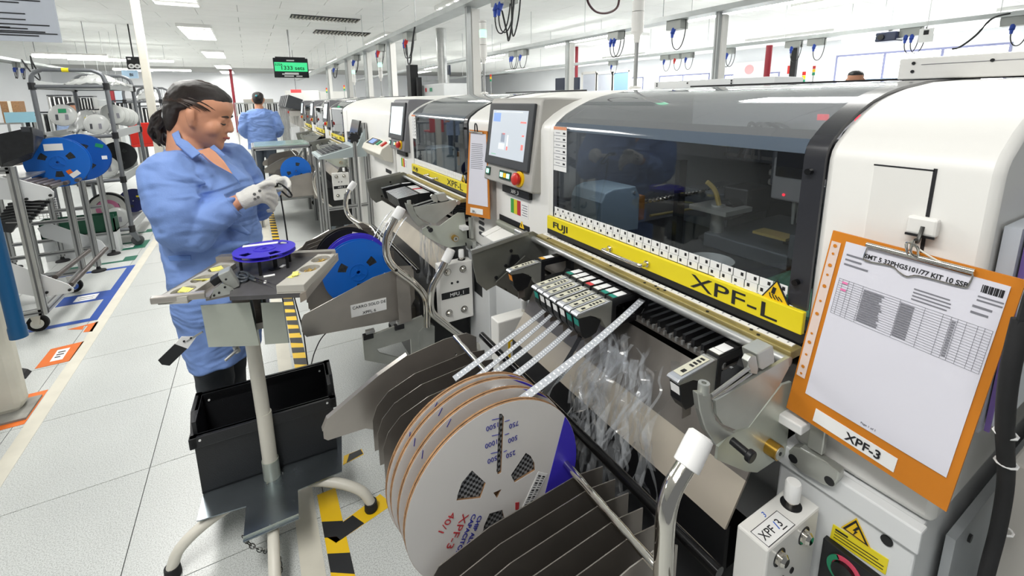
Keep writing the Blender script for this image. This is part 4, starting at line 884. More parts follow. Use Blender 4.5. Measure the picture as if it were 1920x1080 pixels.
# print on the front face
fy = RY-0.0006
def face_poly(pts, m, name, o=0.0): return MB().prism(pts, 'y', fy-o-0.0003, fy-o+0.0004).obj(name, m, T1)
pa, pb = R2(1054, 787), R2(985, 1005)
a0 = math.degrees(math.atan2(pa[1]-cz, pa[0]-cx)); a1 = math.degrees(math.atan2(pb[1]-cz, pb[0]-cx))
face_poly(arc((cx, cz), RR-0.001, a1, a0, 18), VIOLETR, 'blue_print')
for (s, u, v, ang) in (('1500', 940, 790, 180), ('1000', 938, 822, 180), ('500', 936, 853, 180), ('750', 972, 788, 180), ('500', 970, 815, 180), ('250', 966, 843, 180)):
    x, z = R2(u-4 if u < 950 else u, v); a = math.radians(ang)
    text(s, 'lettering', (x, fy-0.0004, z), (math.cos(a), 0, math.sin(a)), (-math.sin(a), 0, math.cos(a)), 0.014, NAVY, T1, extr=0.0002)
for (u0, u1, v) in ((922, 936, 787), (922, 935, 817), (920, 933, 850), (946, 955, 790), (946, 954, 815), (944, 950, 847)):
    a, b = R2(u0, v), R2(u1, v-3); MB().tube([(a[0], fy-0.0003, a[1]), (b[0], fy-0.0003, b[1])], 0.0006, 5).obj('tick_mark', NAVY, T1)
def wr(s, u, v, u2, v2, size, m, bold=False, width=None):
    a, b = R2(u, v), R2(u2, v2); d = Vector((b[0]-a[0], 0, b[1]-a[1])).normalized()
    text(s, 'lettering', (a[0], fy-0.0004, a[1]), d, (-d.z, 0, d.x), size, m, T1, bold=bold, extr=0.0002, width=width)
wr('CHIP ALUMINIUM', 897, 966, 866, 1040, 0.0125, NAVY, True, 0.105); wr('CAPACITORS', 886, 963, 853, 1038, 0.0125, NAVY, True, 0.085)
wr('XPF-3', 868, 962, 836, 1026, 0.021, REDINK, False, 0.066); wr('40/1', 846, 959, 824, 992, 0.019, REDINK, False, 0.038)
lb = face_poly([R2(1009, 884), R2(1026, 888), R2(990, 958), R2(972, 966)], PAPERW, 'barcode_label', 0.0004)
for k in range(16):
    t0 = 0.06+k*0.057; 
    for s0, s1 in ((0.12, 0.42), (0.58, 0.86)):
        A, B, C, D = [Vector((p[0], fy-0.0012, p[1])) for p in (R2(1009, 884), R2(1026, 888), R2(990, 958), R2(972, 966))]
        p = lerp(A, D, t0); q = lerp(B, C, t0); p2 = lerp(A, D, t0+0.02+0.018*(k % 3 == 0)); q2 = lerp(B, C, t0+0.02+0.018*(k % 3 == 0))
        MB().quad(lerp(p, q, s0), lerp(p, q, s1), lerp(p2, q2, s1), lerp(p2, q2, s0)).obj('bar', INK, lb)
face_poly([R2(966, 942), R2(973, 941), R2(972, 955), R2(966, 955)], REDINK, 'red_stamp', 0.0003)
# blue reel just behind and plastic reels of cart two
def plastic_reel(cx, cy, cz, r, w, m, label, hub=None, tilt=None, name='plastic_reel', wins=3, a_off=30, group=None, label_tags=(), sub=None):
    """two flanges with windows, a hub and the wound tape; axis along y"""
    t = thing(name, (cx, cy, cz-r), label, 'reel', group)
    holes = [sector(cx, cz, r*0.36, r*0.60, a_off+360/wins*k, a_off+360/wins*k+28, 5) for k in range(wins)]+[circ(cx, cz, r*0.05, 10)]
    for s in (0, 1): MB().plate_holes(circ(cx, cz, r, 56), holes, 'y', cy-w/2 if s == 0 else cy+w/2-0.002, cy-w/2+0.002 if s == 0 else cy+w/2).obj('flange', m, t)
    MB().lathe([(r*0.25, -w/2-0.002), (r*0.27, -w/2-0.002), (r*0.27, w/2), (r*0.25, w/2), (r*0.25, -w/2-0.002)], (cx, cy, cz), 'y', 32).obj('hub_ring', m, t, smooth=True)
    MB().lathe([(r*0.06, -w/2-0.0025), (r*0.10, -w/2-0.0025), (r*0.10, w/2), (r*0.06, w/2), (r*0.06, -w/2-0.0025)], (cx, cy, cz), 'y', 20).obj('hub_core', m, t, smooth=True)
    for k in range(3):
        a = math.radians(90+120*k); MB().cbox((cx+r*0.175*math.cos(a), cy-w/2-0.001, cz+r*0.175*math.sin(a)), (r*0.19, 0.003, r*0.045), R=Matrix.Rotation(-a, 3, 'Y')).obj('hub_spoke', m, t)
    MB().lathe([(r*0.3, -w/2+0.003), (r*0.84, -w/2+0.003), (r*0.84, w/2-0.003), (r*0.3, w/2-0.003), (r*0.3, -w/2+0.003)], (cx, cy, cz), 'y', 40).obj('wound_tape', TAPEW, t)
    for (dx, dz, sw, sh, mm, ang) in label_tags:
        MB().cbox((cx+dx, cy-w/2-0.0007, cz+dz), (sw, 0.0012, sh), R=Matrix.Rotation(-math.radians(ang), 3, 'Y')).obj('label', mm, t)
    return t
c = at(671, 509, 'y', 2.13)
plastic_reel(c.x, 2.13, c.z, 0.158, 0.03, BLUER, 'bright blue plastic reel in the bucket of the second cart', a_off=20, label_tags=[(0.125, -0.055, 0.05, 0.03, PAPERW, 70), (0.095, -0.065, 0.045, 0.022, PAPERW, 75)], group='reels in the second cart')
plastic_reel(c.x+0.005, 2.18, c.z+0.015, 0.158, 0.03, VIOLETR, 'violet plastic reel right behind the bright blue one', a_off=40, group='reels in the second cart')
c = at(652, 482, 'y', 2.48)
plastic_reel(c.x, 2.48, c.z, 0.165, 0.035, BLACK, 'large black plastic reel behind the blue and violet reels', a_off=10, label_tags=[(0.07, 0.115, 0.09, 0.028, PAPERW, -20)], group='reels in the second cart')
# ------------------------------------------------------------------ component tapes running from the reels into the feeders
TAPEC = mat('clear_grey_tape', '#b9bdc4', 0.22, 0.1, coat=0.4); TAPED = mat('tape_pocket_white', '#eceef0', 0.35); TAPEK = mat('tape_pocket_dark', '#34363c', 0.4)
def ctape(p0, p1, w, sag, label, dark=False, n=20, dots=36):
    p0, p1 = Vector(p0), Vector(p1); mid1 = lerp(p0, p1, 0.35)+Vector((0, 0, -sag)); mid2 = lerp(p0, p1, 0.7)+Vector((0, 0, -sag))
    C = bez(p0, mid1, mid2, p1, n); t = thing('component_tape', p0, label, 'tape', 'component tapes of the near machine')
    m = MB(); v, f = [], []
    for i, p in enumerate(C):
        tg = (C[min(i+1, n)]-C[max(i-1, 0)]).normalized(); nrm = tg.cross(Vector((0, 1, 0))).normalized()
        for s, o in ((-1, 0), (1, 0), (1, 1), (-1, 1)): v.append(p+Vector((0, s*w/2, 0))+nrm*(0.0012*o))
    for i in range(n):
        for k in range(4): f.append((i*4+k, i*4+(k+1) % 4, i*4+4+(k+1) % 4, i*4+4+k))
    m.mesh(v, f+[(0, 1, 2, 3), (n*4+3, n*4+2, n*4+1, n*4)]).obj('carrier_strip', TAPEC if not dark else MATS['satin_black'], t)
    m = MB(); B = bez(p0, mid1, mid2, p1, dots)
    for i in range(1, dots):
        tg = (B[i+1]-B[i-1]).normalized(); nrm = -tg.cross(Vector((0, 1, 0))).normalized()
        R_ = Matrix((tg, Vector((0, 1, 0)), nrm)).transposed()
        m.cbox(B[i]+Vector((0, w*0.12, 0)), (0.0042, w*0.34, 0.003), R=R_); m.cbox(B[i]+Vector((0, -w*0.34, 0)), (0.003, w*0.13, 0.0028), R=R_)
    g = m.obj('pockets', TAPED if not dark else TAPEK, t); g['kind'] = 'stuff'
    return t
ctape((0.30, 0.765, 0.945), (0.70, 1.018, 0.888), 0.018, 0.004, 'leftmost dotted grey component tape above the reels')
ctape((0.315, 0.735, 0.945), (0.70, 0.985, 0.888), 0.014, 0.006, 'second dotted grey component tape from the left')
ctape((0.33, 0.728, 0.940), (0.705, 0.95, 0.886), 0.018, 0.01, 'third dotted grey component tape from the left, by the reels')
ctape((0.345, 0.695, 0.938), (0.70, 0.895, 0.884), 0.019, 0.008, 'fourth dotted component tape, ending under the feeder group')
ctape((0.385, 0.657, 0.928), (0.86, 0.80, 0.965), 0.021, 0.012, 'longest dotted component tape running up beneath the yellow band')
ctape((0.42, 0.66, 0.90), (0.70, 0.86, 0.875), 0.014, 0.015, 'black ribbed component tape between the grey ones', dark=True)
ctape((0.43, 0.69, 0.885), (0.72, 0.84, 0.87), 0.010, 0.02, 'thin pale component tape below the black one')
for k in range(5):
    ctape(at(690+k*8, 470+k*4, 'y', 2.15+0.06*(k % 3)), at(735+k*7, 395+k*3, 'y', 2.25+0.08*(k % 3)), 0.010, -0.03, 'pale component tape above the blue reel, %s from the left' % ['first', 'second', 'third', 'fourth', 'fifth'][k], dots=20)
# ------------------------------------------------------------------ peeled cover film hanging below the feeders
def film(pts_list, name, label, m, w=0.010):
    mb = MB()
    for pts in pts_list:
        C = smooth_path(pts, 5); v, f = [], []; a = random.uniform(0, 6); w0_ = w*random.choice((0.6, 0.9, 1.2, 2.0))
        for i, p in enumerate(C):
            th = a+0.9*math.sin(i*0.22+a); d = Vector((math.cos(th), math.sin(th), 0.2*math.sin(i)))*(w0_/2*random.uniform(0.92, 1.08)); v += [p-d, p+d]
        for i in range(len(C)-1): f.append((2*i, 2*i+1, 2*i+3, 2*i+2))
        mb.mesh(v, f)
    o = mb.obj(name, m, smooth='all'); tag(o, label, 'film', kind='stuff'); return o
L = []
for k in range(60):
    y = random.uniform(0.62, 0.90); x = random.uniform(0.70, 0.80); z = random.uniform(0.86, 0.90); p = [Vector((x, y, z))]
    low = random.choice([0.70, 0.66, 0.60, 0.52])
    while p[-1].z > low: p.append(p[-1]+Vector((random.uniform(-0.03, 0.015), random.uniform(-0.025, 0.025), -random.uniform(0.02, 0.05)))); p[-1].x = min(max(p[-1].x, 0.62), 0.82 if p[-1].z > 0.8 else 0.70)
    L.append(p)
film(L, 'cover_film', 'crumpled clear cover film hanging under the feeders', CLEARP)
L = []
for k in range(16):
    y = random.uniform(0.60, 0.86); p = [Vector((random.uniform(0.62, 0.69), y, 0.66))]
    while p[-1].z > 0.42: p.append(p[-1]+Vector((random.uniform(-0.012, 0.012), random.uniform(-0.015, 0.015), -random.uniform(0.02, 0.04)))); p[-1].x = min(max(p[-1].x, 0.615), 0.715)
    L.append(p)
film(L, 'film_waste', 'long strands of waste film dropping into the black bin', CLEARP, 0.012)
L = []
for k in range(22):
    p = [Vector((0.72+random.uniform(-0.05, 0.07), 1.99+random.uniform(0.02, 0.16), random.uniform(0.86, 0.90)))]
    while p[-1].z > 0.62: p.append(p[-1]+Vector((random.uniform(-0.008, 0.008), random.uniform(-0.008, 0.008), -random.uniform(0.03, 0.05))))
    L.append(p)
film(L, 'cover_film', 'clear film strips hanging beside the lettered control box', CLEARP, 0.010)
# ------------------------------------------------------------------ splicing stand in the aisle
SX, SY = -0.07, 1.66
ST = thing('splicing_stand', (SX, SY, 0), 'cream tool stand on curved legs in front of the operator', 'stand')
# feet
feet = [(-0.372, 1.575), (0.235, 1.49), (-0.085, 1.30), (0.10, 1.97)]
for fx, fy in feet:
    d = Vector((fx-SX, fy-SY, 0)); 
    pts = [Vector((SX, SY, 0.125))+d*0.12, Vector((SX, SY, 0.13))+d*0.45, Vector((SX, SY, 0.115))+d*0.72, Vector((SX, SY, 0.08))+d*0.92, Vector((SX, SY, 0.03))+d*1.0]
    lg = MB().tube(smooth_path(pts, 5), 0.0175, 12).obj('leg', CREAM, ST, smooth=True)
    MB().lathe([(0.0, 0.0), (0.022, 0.0), (0.024, 0.006), (0.022, 0.035), (0.0, 0.036)], (fx, fy, 0), 'z', 16).obj('rubber_foot', RUBBER, lg, smooth=True)
# plate carrying the crate, T-shaped, with collar
z0 = 0.150
ol = [at(u, v, 'z', z0+0.012) for u, v in ((368, 972), (385, 905), (560, 830), (640, 785), (641, 880), (558, 915), (560, 968), (455, 1012), (461, 945), (372, 972))]
MB().prism([(p.x, p.y) for p in ol], 'z', z0, z0+0.004).obj('crate_plate', GALV, ST)
p, q = at(455, 1008, 'z', z0+0.01), at(560, 964, 'z', z0+0.01)
MB().mesh([p, q, q+Vector((0, 0, -0.02)), p+Vector((0, 0, -0.02)), p+Vector((0, 0.003, 0)), q+Vector((0, 0.003, 0)), q+Vector((0, 0.003, -0.02)), p+Vector((0, 0.003, -0.02))], [(0, 1, 2, 3), (7, 6, 5, 4), (0, 4, 5, 1), (1, 5, 6, 2), (2, 6, 7, 3), (3, 7, 4, 0)]).obj('plate_lip', ZINC, ST)
MB().lathe([(0.0, 0.11), (0.03, 0.11), (0.03, 0.15)], (SX, SY, 0), 'z', 20).obj('leg_hub', CREAM, ST, smooth=True)
MB().lathe([(0.0245, z0+0.004), (0.0275, z0+0.004), (0.0275, z0+0.078), (0.0245, z0+0.078)], (SX, SY, 0), 'z', 28).obj('collar', ZINC, ST, smooth=True)
MB().cyl((SX, SY, z0), (SX, SY, 0.42), 0.0242, n=28).obj('pole_sleeve', CREAM, ST, smooth=True)
MB().cyl((SX-0.002, SY, 0.42), (SX-0.008, SY, 0.86), 0.0225, n=28).obj('pole', CREAM, ST, smooth=True)
for k in range(3):
    a = 2.1*k; MB().cyl((SX+0.034*math.cos(a), SY+0.034*math.sin(a), z0+0.004), (SX+0.034*math.cos(a), SY+0.034*math.sin(a), z0+0.009), 0.004, n=8).obj('plate_screw', CHROME, ST)
# chain
cp = [at(455, 1005, 'z', 0.15), at(470, 1022, 'y', 1.44), at(490, 1032, 'y', 1.42), at(505, 1034, 'y', 1.41), at(520, 1040, 'y', 1.40), at(526, 1058, 'y', 1.40), at(527, 1074, 'y', 1.40)]
C = smooth_path(cp, 3)
for i in range(len(C)-1):
    a, b = C[i], C[i+1]; d = (b-a).normalized(); u = d.orthogonal().normalized() if i % 2 else d.cross(d.orthogonal()).normalized(); c = (a+b)/2; L = (b-a).length*0.75
    ring = [c+d*(math.cos(k*math.pi/6)*L)+u*(math.sin(k*math.pi/6)*0.006) for k in range(12)]
    MB().tube(ring, 0.0015, 6, closed=True).obj('chain_link', mat('grey_chain', '#4a4a48', 0.35, 0.9), ST, smooth=True)
# top: zinc box panels with a gap, tool block, table with side wings
TZ = 0.985
def hz_(u, v, z=TZ): return at(u, v, 'z', z)
W_ = [hz_(375, 572), hz_(466, 568), hz_(486, 650)]
# front panels (vertical sheets)
def vpanel(px4, ydep, name, m, th=0.003):
    v = [at(u, w, 'y', ydep) for u, w in px4]; b = [p+Vector((0, th, 0)) for p in v]
    return MB().mesh(v+b, [(0, 1, 2, 3), (7, 6, 5, 4), (0, 4, 5, 1), (1, 5, 6, 2), (2, 6, 7, 3), (3, 7, 4, 0)]).obj(name, m, ST)
yp = 1.40
vpanel([(376, 573), (466, 567), (484, 648), (391, 651)], yp, 'zinc_panel', ZINC); vpanel([(489, 568), (530, 567), (541, 643), (497, 646)], yp-0.005, 'zinc_panel', ZINC)
a = at(466, 567, 'y', yp); b = at(484, 648, 'y', yp)
def sidep(px2, y0, y1, name, m):
    p, q = [at(u, v, 'y', y0) for u, v in px2]; MB().mesh([p, q, q+Vector((0, y1-y0, 0)), p+Vector((0, y1-y0, 0)), p+Vector((0.003, 0, 0)), q+Vector((0.003, 0, 0)), q+Vector((0.003, y1-y0, 0)), p+Vector((0.003, y1-y0, 0))], [(0, 1, 2, 3), (7, 6, 5, 4), (0, 4, 5, 1), (1, 5, 6, 2), (2, 6, 7, 3), (3, 7, 4, 0)]).obj(name, m, ST)
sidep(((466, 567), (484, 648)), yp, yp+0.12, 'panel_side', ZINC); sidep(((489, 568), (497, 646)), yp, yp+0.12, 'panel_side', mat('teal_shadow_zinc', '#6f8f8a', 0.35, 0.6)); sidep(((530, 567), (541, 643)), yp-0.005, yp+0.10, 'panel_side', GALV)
sidep(((548, 560), (563, 628)), yp-0.02, yp+0.09, 'bracket_side', GALV)
v = [at(u, w, 'y', yp-0.015) for u, w in ((495, 556), (552, 552), (556, 562), (490, 572))]
# horizontal table: dark mat, left and right wings with trays
tab = [hz_(440, 555), hz_(560, 548), hz_(590, 482), hz_(455, 490)]
MB().prism([(p.x, p.y) for p in (hz_(430, 556), hz_(566, 550), hz_(628, 478), hz_(440, 486))], 'z', TZ-0.012, TZ).obj('table_top', mat('dark_bench_mat', '#4c4b4c', 0.45, var=0.2, vscale=30), ST)
MB().prism([(p.x, p.y) for p in (hz_(562, 556), hz_(574, 550), hz_(634, 478), hz_(622, 478))], 'z', TZ-0.018, TZ+0.006).obj('edge_rail', STEEL, ST)
MB().prism([(p.x, p.y) for p in (hz_(405, 490), hz_(416, 484), hz_(628, 474), hz_(630, 478))], 'z', TZ-0.01, TZ+0.014).obj('edge_rail', STEEL, ST)
l0, l1 = at(281, 566, 'y', 1.40), at(386, 562, 'y', 1.37)
MB().prism([(p.x, p.y) for p in (l0, l1, l1+Vector((0, 0.02, 0)), l0+Vector((0, 0.02, 0)))], 'z', l0.z-0.009, l0.z+0.009).obj('arm_bar', STEEL, ST, bevel=0.003)
def tray(px4, z, h, cols, name, label, cups, filling, fm):
    pts = [at(u, v, 'z', z) for u, v in px4]; t = thing(name, tuple((pts[0]+pts[2])/2-Vector((0, 0, h))), label, 'tray', 'grey three-cup trays on the stand')
    A, B, Cc, D = pts
    holes = []
    for s in cups:
        c = lerp(lerp(A, B, 0.5), lerp(D, Cc, 0.5), s); ax = (lerp(A, B, 0.5)-lerp(D, Cc, 0.5)).length*0.125; bx = (A-B).length*0.36
        e1 = (D-A).normalized(); e2 = (B-A).normalized()
        holes.append([((c+e1*ax*math.cos(k*math.pi/8)+e2*bx*math.sin(k*math.pi/8)).x, (c+e1*ax*math.cos(k*math.pi/8)+e2*bx*math.sin(k*math.pi/8)).y) for k in range(16)])
    MB().plate_holes([(p.x, p.y) for p in pts], holes, 'z', z-h, z).obj('tray_body', mat('grey_tray_plastic', '#b3b0a8', 0.5), t, bevel=0.002)
    MB().prism([(p.x, p.y) for p in pts], 'z', z-h-0.003, z-h).obj('tray_base', mat('grey_tray_plastic', '#b3b0a8', 0.5), t)
    for i, s in enumerate(cups):
        c = lerp(lerp(A, B, 0.5), lerp(D, Cc, 0.5), s)
        if filling == 'paper':
            for k in range(3):
                a_ = random.uniform(0, 3); MB().cbox(c+Vector((random.uniform(-0.008, 0.008), random.uniform(-0.01, 0.01), -h*0.45+0.003*k)), (0.032, 0.018, 0.0008), R=Matrix.Rotation(a_, 3, 'Z') @ Matrix.Rotation(0.15*k, 3, 'X')).obj('splice_slip', fm, t)
        else:
            mb = MB()
            for k in range(46): 
                r_ = random.uniform(0, 0.016); a_ = random.uniform(0, 6.3); mb.cbox(c+Vector((r_*math.cos(a_), r_*math.sin(a_)*1.3, -h*0.55+random.uniform(0, 0.005))), (0.012, 0.0025, 0.0012), R=Matrix.Rotation(random.uniform(0, 3), 3, 'Z') @ Matrix.Rotation(random.uniform(-0.4, 0.4), 3, 'Y'))
            g = mb.obj('brass_clips', mat('brass_clip', '#c2a45c', 0.35, 0.7), t); g['kind'] = 'stuff'
    return t
YSLIP = mat('yellow_slip', '#e9e27a', 0.6)
tray([(294, 559), (350, 556), (442, 493), (412, 492)], TZ+0.016, 0.016, 1, 'part_tray', 'left grey tray with yellow slips in its three cups', (0.18, 0.5, 0.82), 'paper', YSLIP)
tray([(517, 535), (570, 533), (628, 476), (596, 476)], TZ+0.026, 0.022, 1, 'part_tray', 'right grey tray with brass clips in its cups', (0.5, 0.82), 'clips', None)
c = at(552, 522, 'z', TZ+0.02)
for k in range(3): MB().cbox(c+Vector((0.004*k-0.004, 0.006*k, 0.0035+0.003*k)), (0.034, 0.016, 0.0008), R=Matrix.Rotation(0.7*k, 3, 'Z')).obj('splice_slip', YSLIP, bpy.data.objects['part_tray.001'])
# left wing sheet under the left tray
MB().prism([(p.x, p.y) for p in (hz_(288, 561), hz_(392, 556), hz_(446, 490), hz_(410, 488))], 'z', TZ-0.006, TZ-0.001).obj('wing_sheet', STEEL, ST)
# splicing tool block
tb = thing('splicing_tool', tuple(hz_(420, 545)), 'small steel splicing tool with screws bolted on the stand', 'tool')
o = at(395, 555, 'y', 1.40)
MB().prism([(o.x, o.z-0.006), (o.x+0.008, o.z+0.014), (o.x+0.028, o.z+0.03), (o.x+0.05, o.z+0.012), (o.x+0.062, o.z-0.008)], 'y', 1.40, 1.404).obj('cam_plate', CAST, tb)
MB().cbox((o.x+0.045, 1.43, o.z+0.03), (0.03, 0.04, 0.055), 0.002, Matrix.Rotation(-0.35, 3, 'Y')).obj('tool_body', CAST, tb); MB().cbox((o.x+0.02, 1.435, o.z+0.035), (0.035, 0.035, 0.02), 0.002, Matrix.Rotation(-0.5, 3, 'Y')).obj('tool_lever', BLACK, tb)
for k, (dx, dz) in enumerate(((0.02, 0.005), (0.035, 0.018), (0.05, 0.002), (0.008, 0.0), (0.04, 0.04))): MB().cyl((o.x+dx, 1.400, o.z+dz), (o.x+dx, 1.397, o.z+dz), 0.003, n=8).obj('screw', BLACK, tb)
MB().box((o.x-0.012, 1.40, o.z-0.012), (o.x+0.075, 1.47, o.z-0.006)).obj('tool_foot', STEELD, tb)
# blue-violet reel lying flat above the table on posts
rc = at(496, 466, 'z', TZ+0.062); pr_ = 0.0875
vr = thing('small_reel', tuple(rc-Vector((0, 0, 0.06))), 'violet reel lying flat on black posts above the tool stand', 'reel')
hl = [sector(rc.x, rc.y, pr_*0.55, pr_*0.85, a_, a_+26, 5) for a_ in (20, 100, 200, 280)]+[circ(rc.x, rc.y, pr_*0.08, 8)]
for z in (0.0, -0.012): MB().plate_holes(circ(rc.x, rc.y, pr_, 48), hl, 'z', rc.z+z-0.0015, rc.z+z).obj('flange', VIOLETR, vr)
MB().lathe([(pr_*0.3, -0.012), (pr_*0.36, -0.012), (pr_*0.36, 0.002), (pr_*0.3, 0.002), (pr_*0.3, -0.012)], rc, 'z', 28).obj('hub_ring', VIOLETR, vr)
MB().lathe([(pr_*0.08, -0.012), (pr_*0.14, -0.012), (pr_*0.14, 0.0015), (pr_*0.08, 0.0015), (pr_*0.08, -0.012)], rc, 'z', 20).obj('hub_core', VIOLETR, vr)
MB().cbox(rc+Vector((-0.01, 0.052, 0.0006)), (0.10, 0.02, 0.0008), R=Matrix.Rotation(-0.12, 3, 'Z')).obj('paper_label', PAPERW, vr)
for a_ in (-35, 15, 170, 255, 80):
    x, y = rc.x+pr_*0.8*math.cos(math.radians(a_)), rc.y+pr_*0.8*math.sin(math.radians(a_)); MB().cyl((x, y, TZ), (x, y, rc.z-0.013), 0.0045, n=10).obj('post', BLACK, ST)
MB().box((rc.x+0.018, rc.y-0.02, TZ), (rc.x+0.03, rc.y-0.008, rc.z-0.013)).obj('post', BLACK, ST)
# scissors
sc = thing('scissors', tuple(hz_(470, 528)), 'pair of scissors with dark grey handles lying on the stand', 'scissors')
for s in (0, 1):
    ring = [hz_(452+7*math.cos(k*math.pi/8)*1.6+s*3, 522+6*math.sin(k*math.pi/8)-s*6, TZ+0.006+0.004*s) for k in range(16)]
    MB().tube(ring, 0.0035, 8, closed=True).obj('finger_ring', mat('grey_handle', '#3c4248', 0.4), sc, smooth=True)
    a_, b_ = hz_(464, 520-6*s, TZ+0.006+0.003*s), hz_(478, 526-4*s, TZ+0.006); MB().tube([a_, b_], 0.0035, 8).obj('handle', MATS['grey_handle'], sc, smooth=True)
    e_ = hz_(513+s*6, 541-s*6, TZ+0.004); MB().mesh([b_+Vector((0, 0.003, 0)), b_+Vector((0, -0.003, 0)), e_, b_+Vector((0, 0.003, 0.0015)), b_+Vector((0, -0.003, 0.0015)), e_+Vector((0, 0, 0.001))], [(0, 1, 2), (5, 4, 3), (0, 3, 4, 1), (1, 4, 5, 2), (2, 5, 3, 0)]).obj('blade', CHROME, sc)
MB().cyl(hz_(478, 525, TZ+0.004), hz_(478, 525, TZ+0.010), 0.003, n=8).obj('pivot', CHROME, sc)
# scraps on the mat
for k, (u, v, w, h, m) in enumerate(((505, 518, 0.03, 0.012, PAPERW), (515, 505, 0.028, 0.02, BLACK), (530, 500, 0.02, 0.01, PAPERW), (497, 530, 0.02, 0.006, PAPERW))):
    p = hz_(u, v); tag(MB().cbox(p+Vector((0, 0, 0.002)), (w, h, 0.002), R=Matrix.Rotation(0.5*k, 3, 'Z')).obj('tape_scrap', m), ['white paper scrap beside the scissors', 'black scrap of tape behind the scissors', 'white scrap under the violet reel', 'narrow white scrap at the scissor tips'][k], 'scrap')
# paddle hanging at the left, lower lever
pd_y = 1.45
ppx([(296, 676), (330, 643), (352, 653), (318, 686), (303, 684)], 'y', pd_y, 0.004, 'paddle', BLACK, ST, bevel=0.001); ppx([(328, 645), (340, 632), (368, 632), (352, 654)], 'y', pd_y-0.001, 0.005, 'paddle_clip', PAPERW, ST)
MB().tube([at(350, 640, 'y', pd_y), at(380, 622, 'y', pd_y)], 0.003, 8).obj('paddle_rod', ALU, ST, smooth=True)
for u, v in ((345, 640), (358, 634)): MB().cyl(at(u, v, 'y', pd_y-0.001), at(u, v, 'y', pd_y-0.004), 0.003, n=8).obj('paddle_screw', BLACK, ST)
MB().tube([at(446, 655, 'y', 1.42), at(422, 676, 'y', 1.40)], 0.0045, 10).obj('clamp_lever', ALU, ST, smooth=True); MB().cyl(at(441, 648, 'y', 1.43), at(446, 660, 'y', 1.43), 0.008).obj('clamp_boss', ALU, ST)
MB().box((SX-0.05, SY-0.21, 0.83), (SX+0.06, SY+0.03, 0.85)).obj('pole_head', STEELD, ST)
MB().box((SX-0.04, SY-0.1, 0.85), (SX+0.05, SY+0.03, TZ-0.012)).obj('column_block', STEELD, ST)
# black folding crate on the plate
CRM = mat('black_crate_plastic', '#1b1c1f', 0.5, bump=0.15, bscale=300)
zb_, zt = z0+0.004, 0.50
bl_, br_ = at(388, 910, 'z', zb_), at(632, 852, 'z', zb_)
e1 = Vector((br_.x-bl_.x, br_.y-bl_.y, 0)); 
tl, tr_ = at(366, 806, 'z', zt-0.04), at(636, 765, 'z', zt-0.04)
A = Vector((-0.285, 1.70, 0)); B = Vector((0.158, 1.68, 0)); e = (B-A).normalized(); nrm = Vector((-e.y, e.x, 0)); Lx = (B-A).length; Ly = 0.185
cr = thing('folding_crate', tuple(A+e*Lx/2+nrm*Ly/2+Vector((0, 0, zb_))), 'black plastic folding crate standing on the stand base', 'crate')
Mx = Matrix((e, nrm, Vector((0, 0, 1)))).transposed().to_4x4(); Mx.translation = A+Vector((0, 0, zb_))
H_ = 0.275; th = 0.012
MB(Mx).box((0, 0, 0), (Lx, th, H_*0.83)).obj('crate_wall', CRM, cr); MB(Mx).box((0, Ly-th, 0), (Lx, Ly, H_)).obj('crate_wall', CRM, cr)
for x in (0, Lx-th): MB(Mx).box((x, th, 0), (x+th, Ly-th, H_)).obj('crate_wall', CRM, cr)
MB(Mx).box((0, 0, 0), (Lx, Ly, 0.008)).obj('crate_floor', CRM, cr)
rim = MB(Mx); rim.box((-0.012, -0.012, H_*0.83-0.04), (Lx+0.012, 0.012, H_*0.83), 0.003); rim.obj('crate_rim', CRM, cr)
MB(Mx).box((-0.012, Ly-0.012, H_-0.04), (Lx+0.012, Ly+0.012, H_), 0.003).obj('crate_rim', CRM, cr)
for x in (-0.012, Lx-0.012): MB(Mx).prism([(-0.012, H_*0.83-0.04), (-0.012, H_*0.83), (0.03, H_*0.83), (0.08, H_), (Ly+0.012, H_), (Ly+0.012, H_-0.04), (0.07, H_-0.045)], 'x', x, x+0.024).obj('crate_rim', CRM, cr, bevel=0.002)
for x in (0.02, Lx-0.02): MB(Mx).cyl((x, -0.0125, H_*0.79), (x, -0.015, H_*0.79), 0.004, n=8).obj('rivet', PAPERW, cr)
MB(Mx).cyl((Lx-0.03, Ly-th-0.001, H_*0.9), (Lx-0.03, Ly-th-0.004, H_*0.9), 0.004, n=8).obj('rivet', PAPERW, cr); MB(Mx).cyl((0.03, Ly-th-0.001, H_*0.9), (0.03, Ly-th-0.004, H_*0.9), 0.004, n=8).obj('rivet', PAPERW, cr)
# ------------------------------------------------------------------ clipboards
def clipboard(corners, label, main):
    """corners: top-left, top-right, bottom-right, bottom-left world points"""
    A, B, C_, D = [Vector(p) for p in corners]; u = (B-A).normalized(); w = (D-A).normalized(); n = u.cross(w).normalized()
    if n.x > 0: n = -n
    t = thing('clipboard', tuple((C_+D)/2), label, 'clipboard')
    def P_(s, r, o=0.0): return lerp(lerp(A, B, s), lerp(D, C_, s), r)+n*o
    def patch(s0, r0, s1, r1, o, th, name, m, par):
        v = [P_(s, r, o) for s, r in ((s0, r0), (s1, r0), (s1, r1), (s0, r1))]; b = [p-n*th for p in v]
        return MB().mesh(v+b, [(0, 1, 2, 3), (7, 6, 5, 4), (0, 4, 5, 1), (1, 5, 6, 2), (2, 6, 7, 3), (3, 7, 4, 0)]).obj(name, m, par)
    patch(0, 0, 1, 1, 0, 0.004, 'board', ORANGE, t)
    pk = patch(0.012, 0.05, 0.075, 0.79, 0.0012, 0.0008, 'pocket_margin', mat('pink_film', '#e3cfc6', 0.3), t) if main else None
    pg = patch(0.105, 0.035, 0.955, 0.86, 0.0016, 0.0012, 'paper_sheet', PAPER, t)
    return t, P_, patch, pg, n, u, w
zc = 0.85
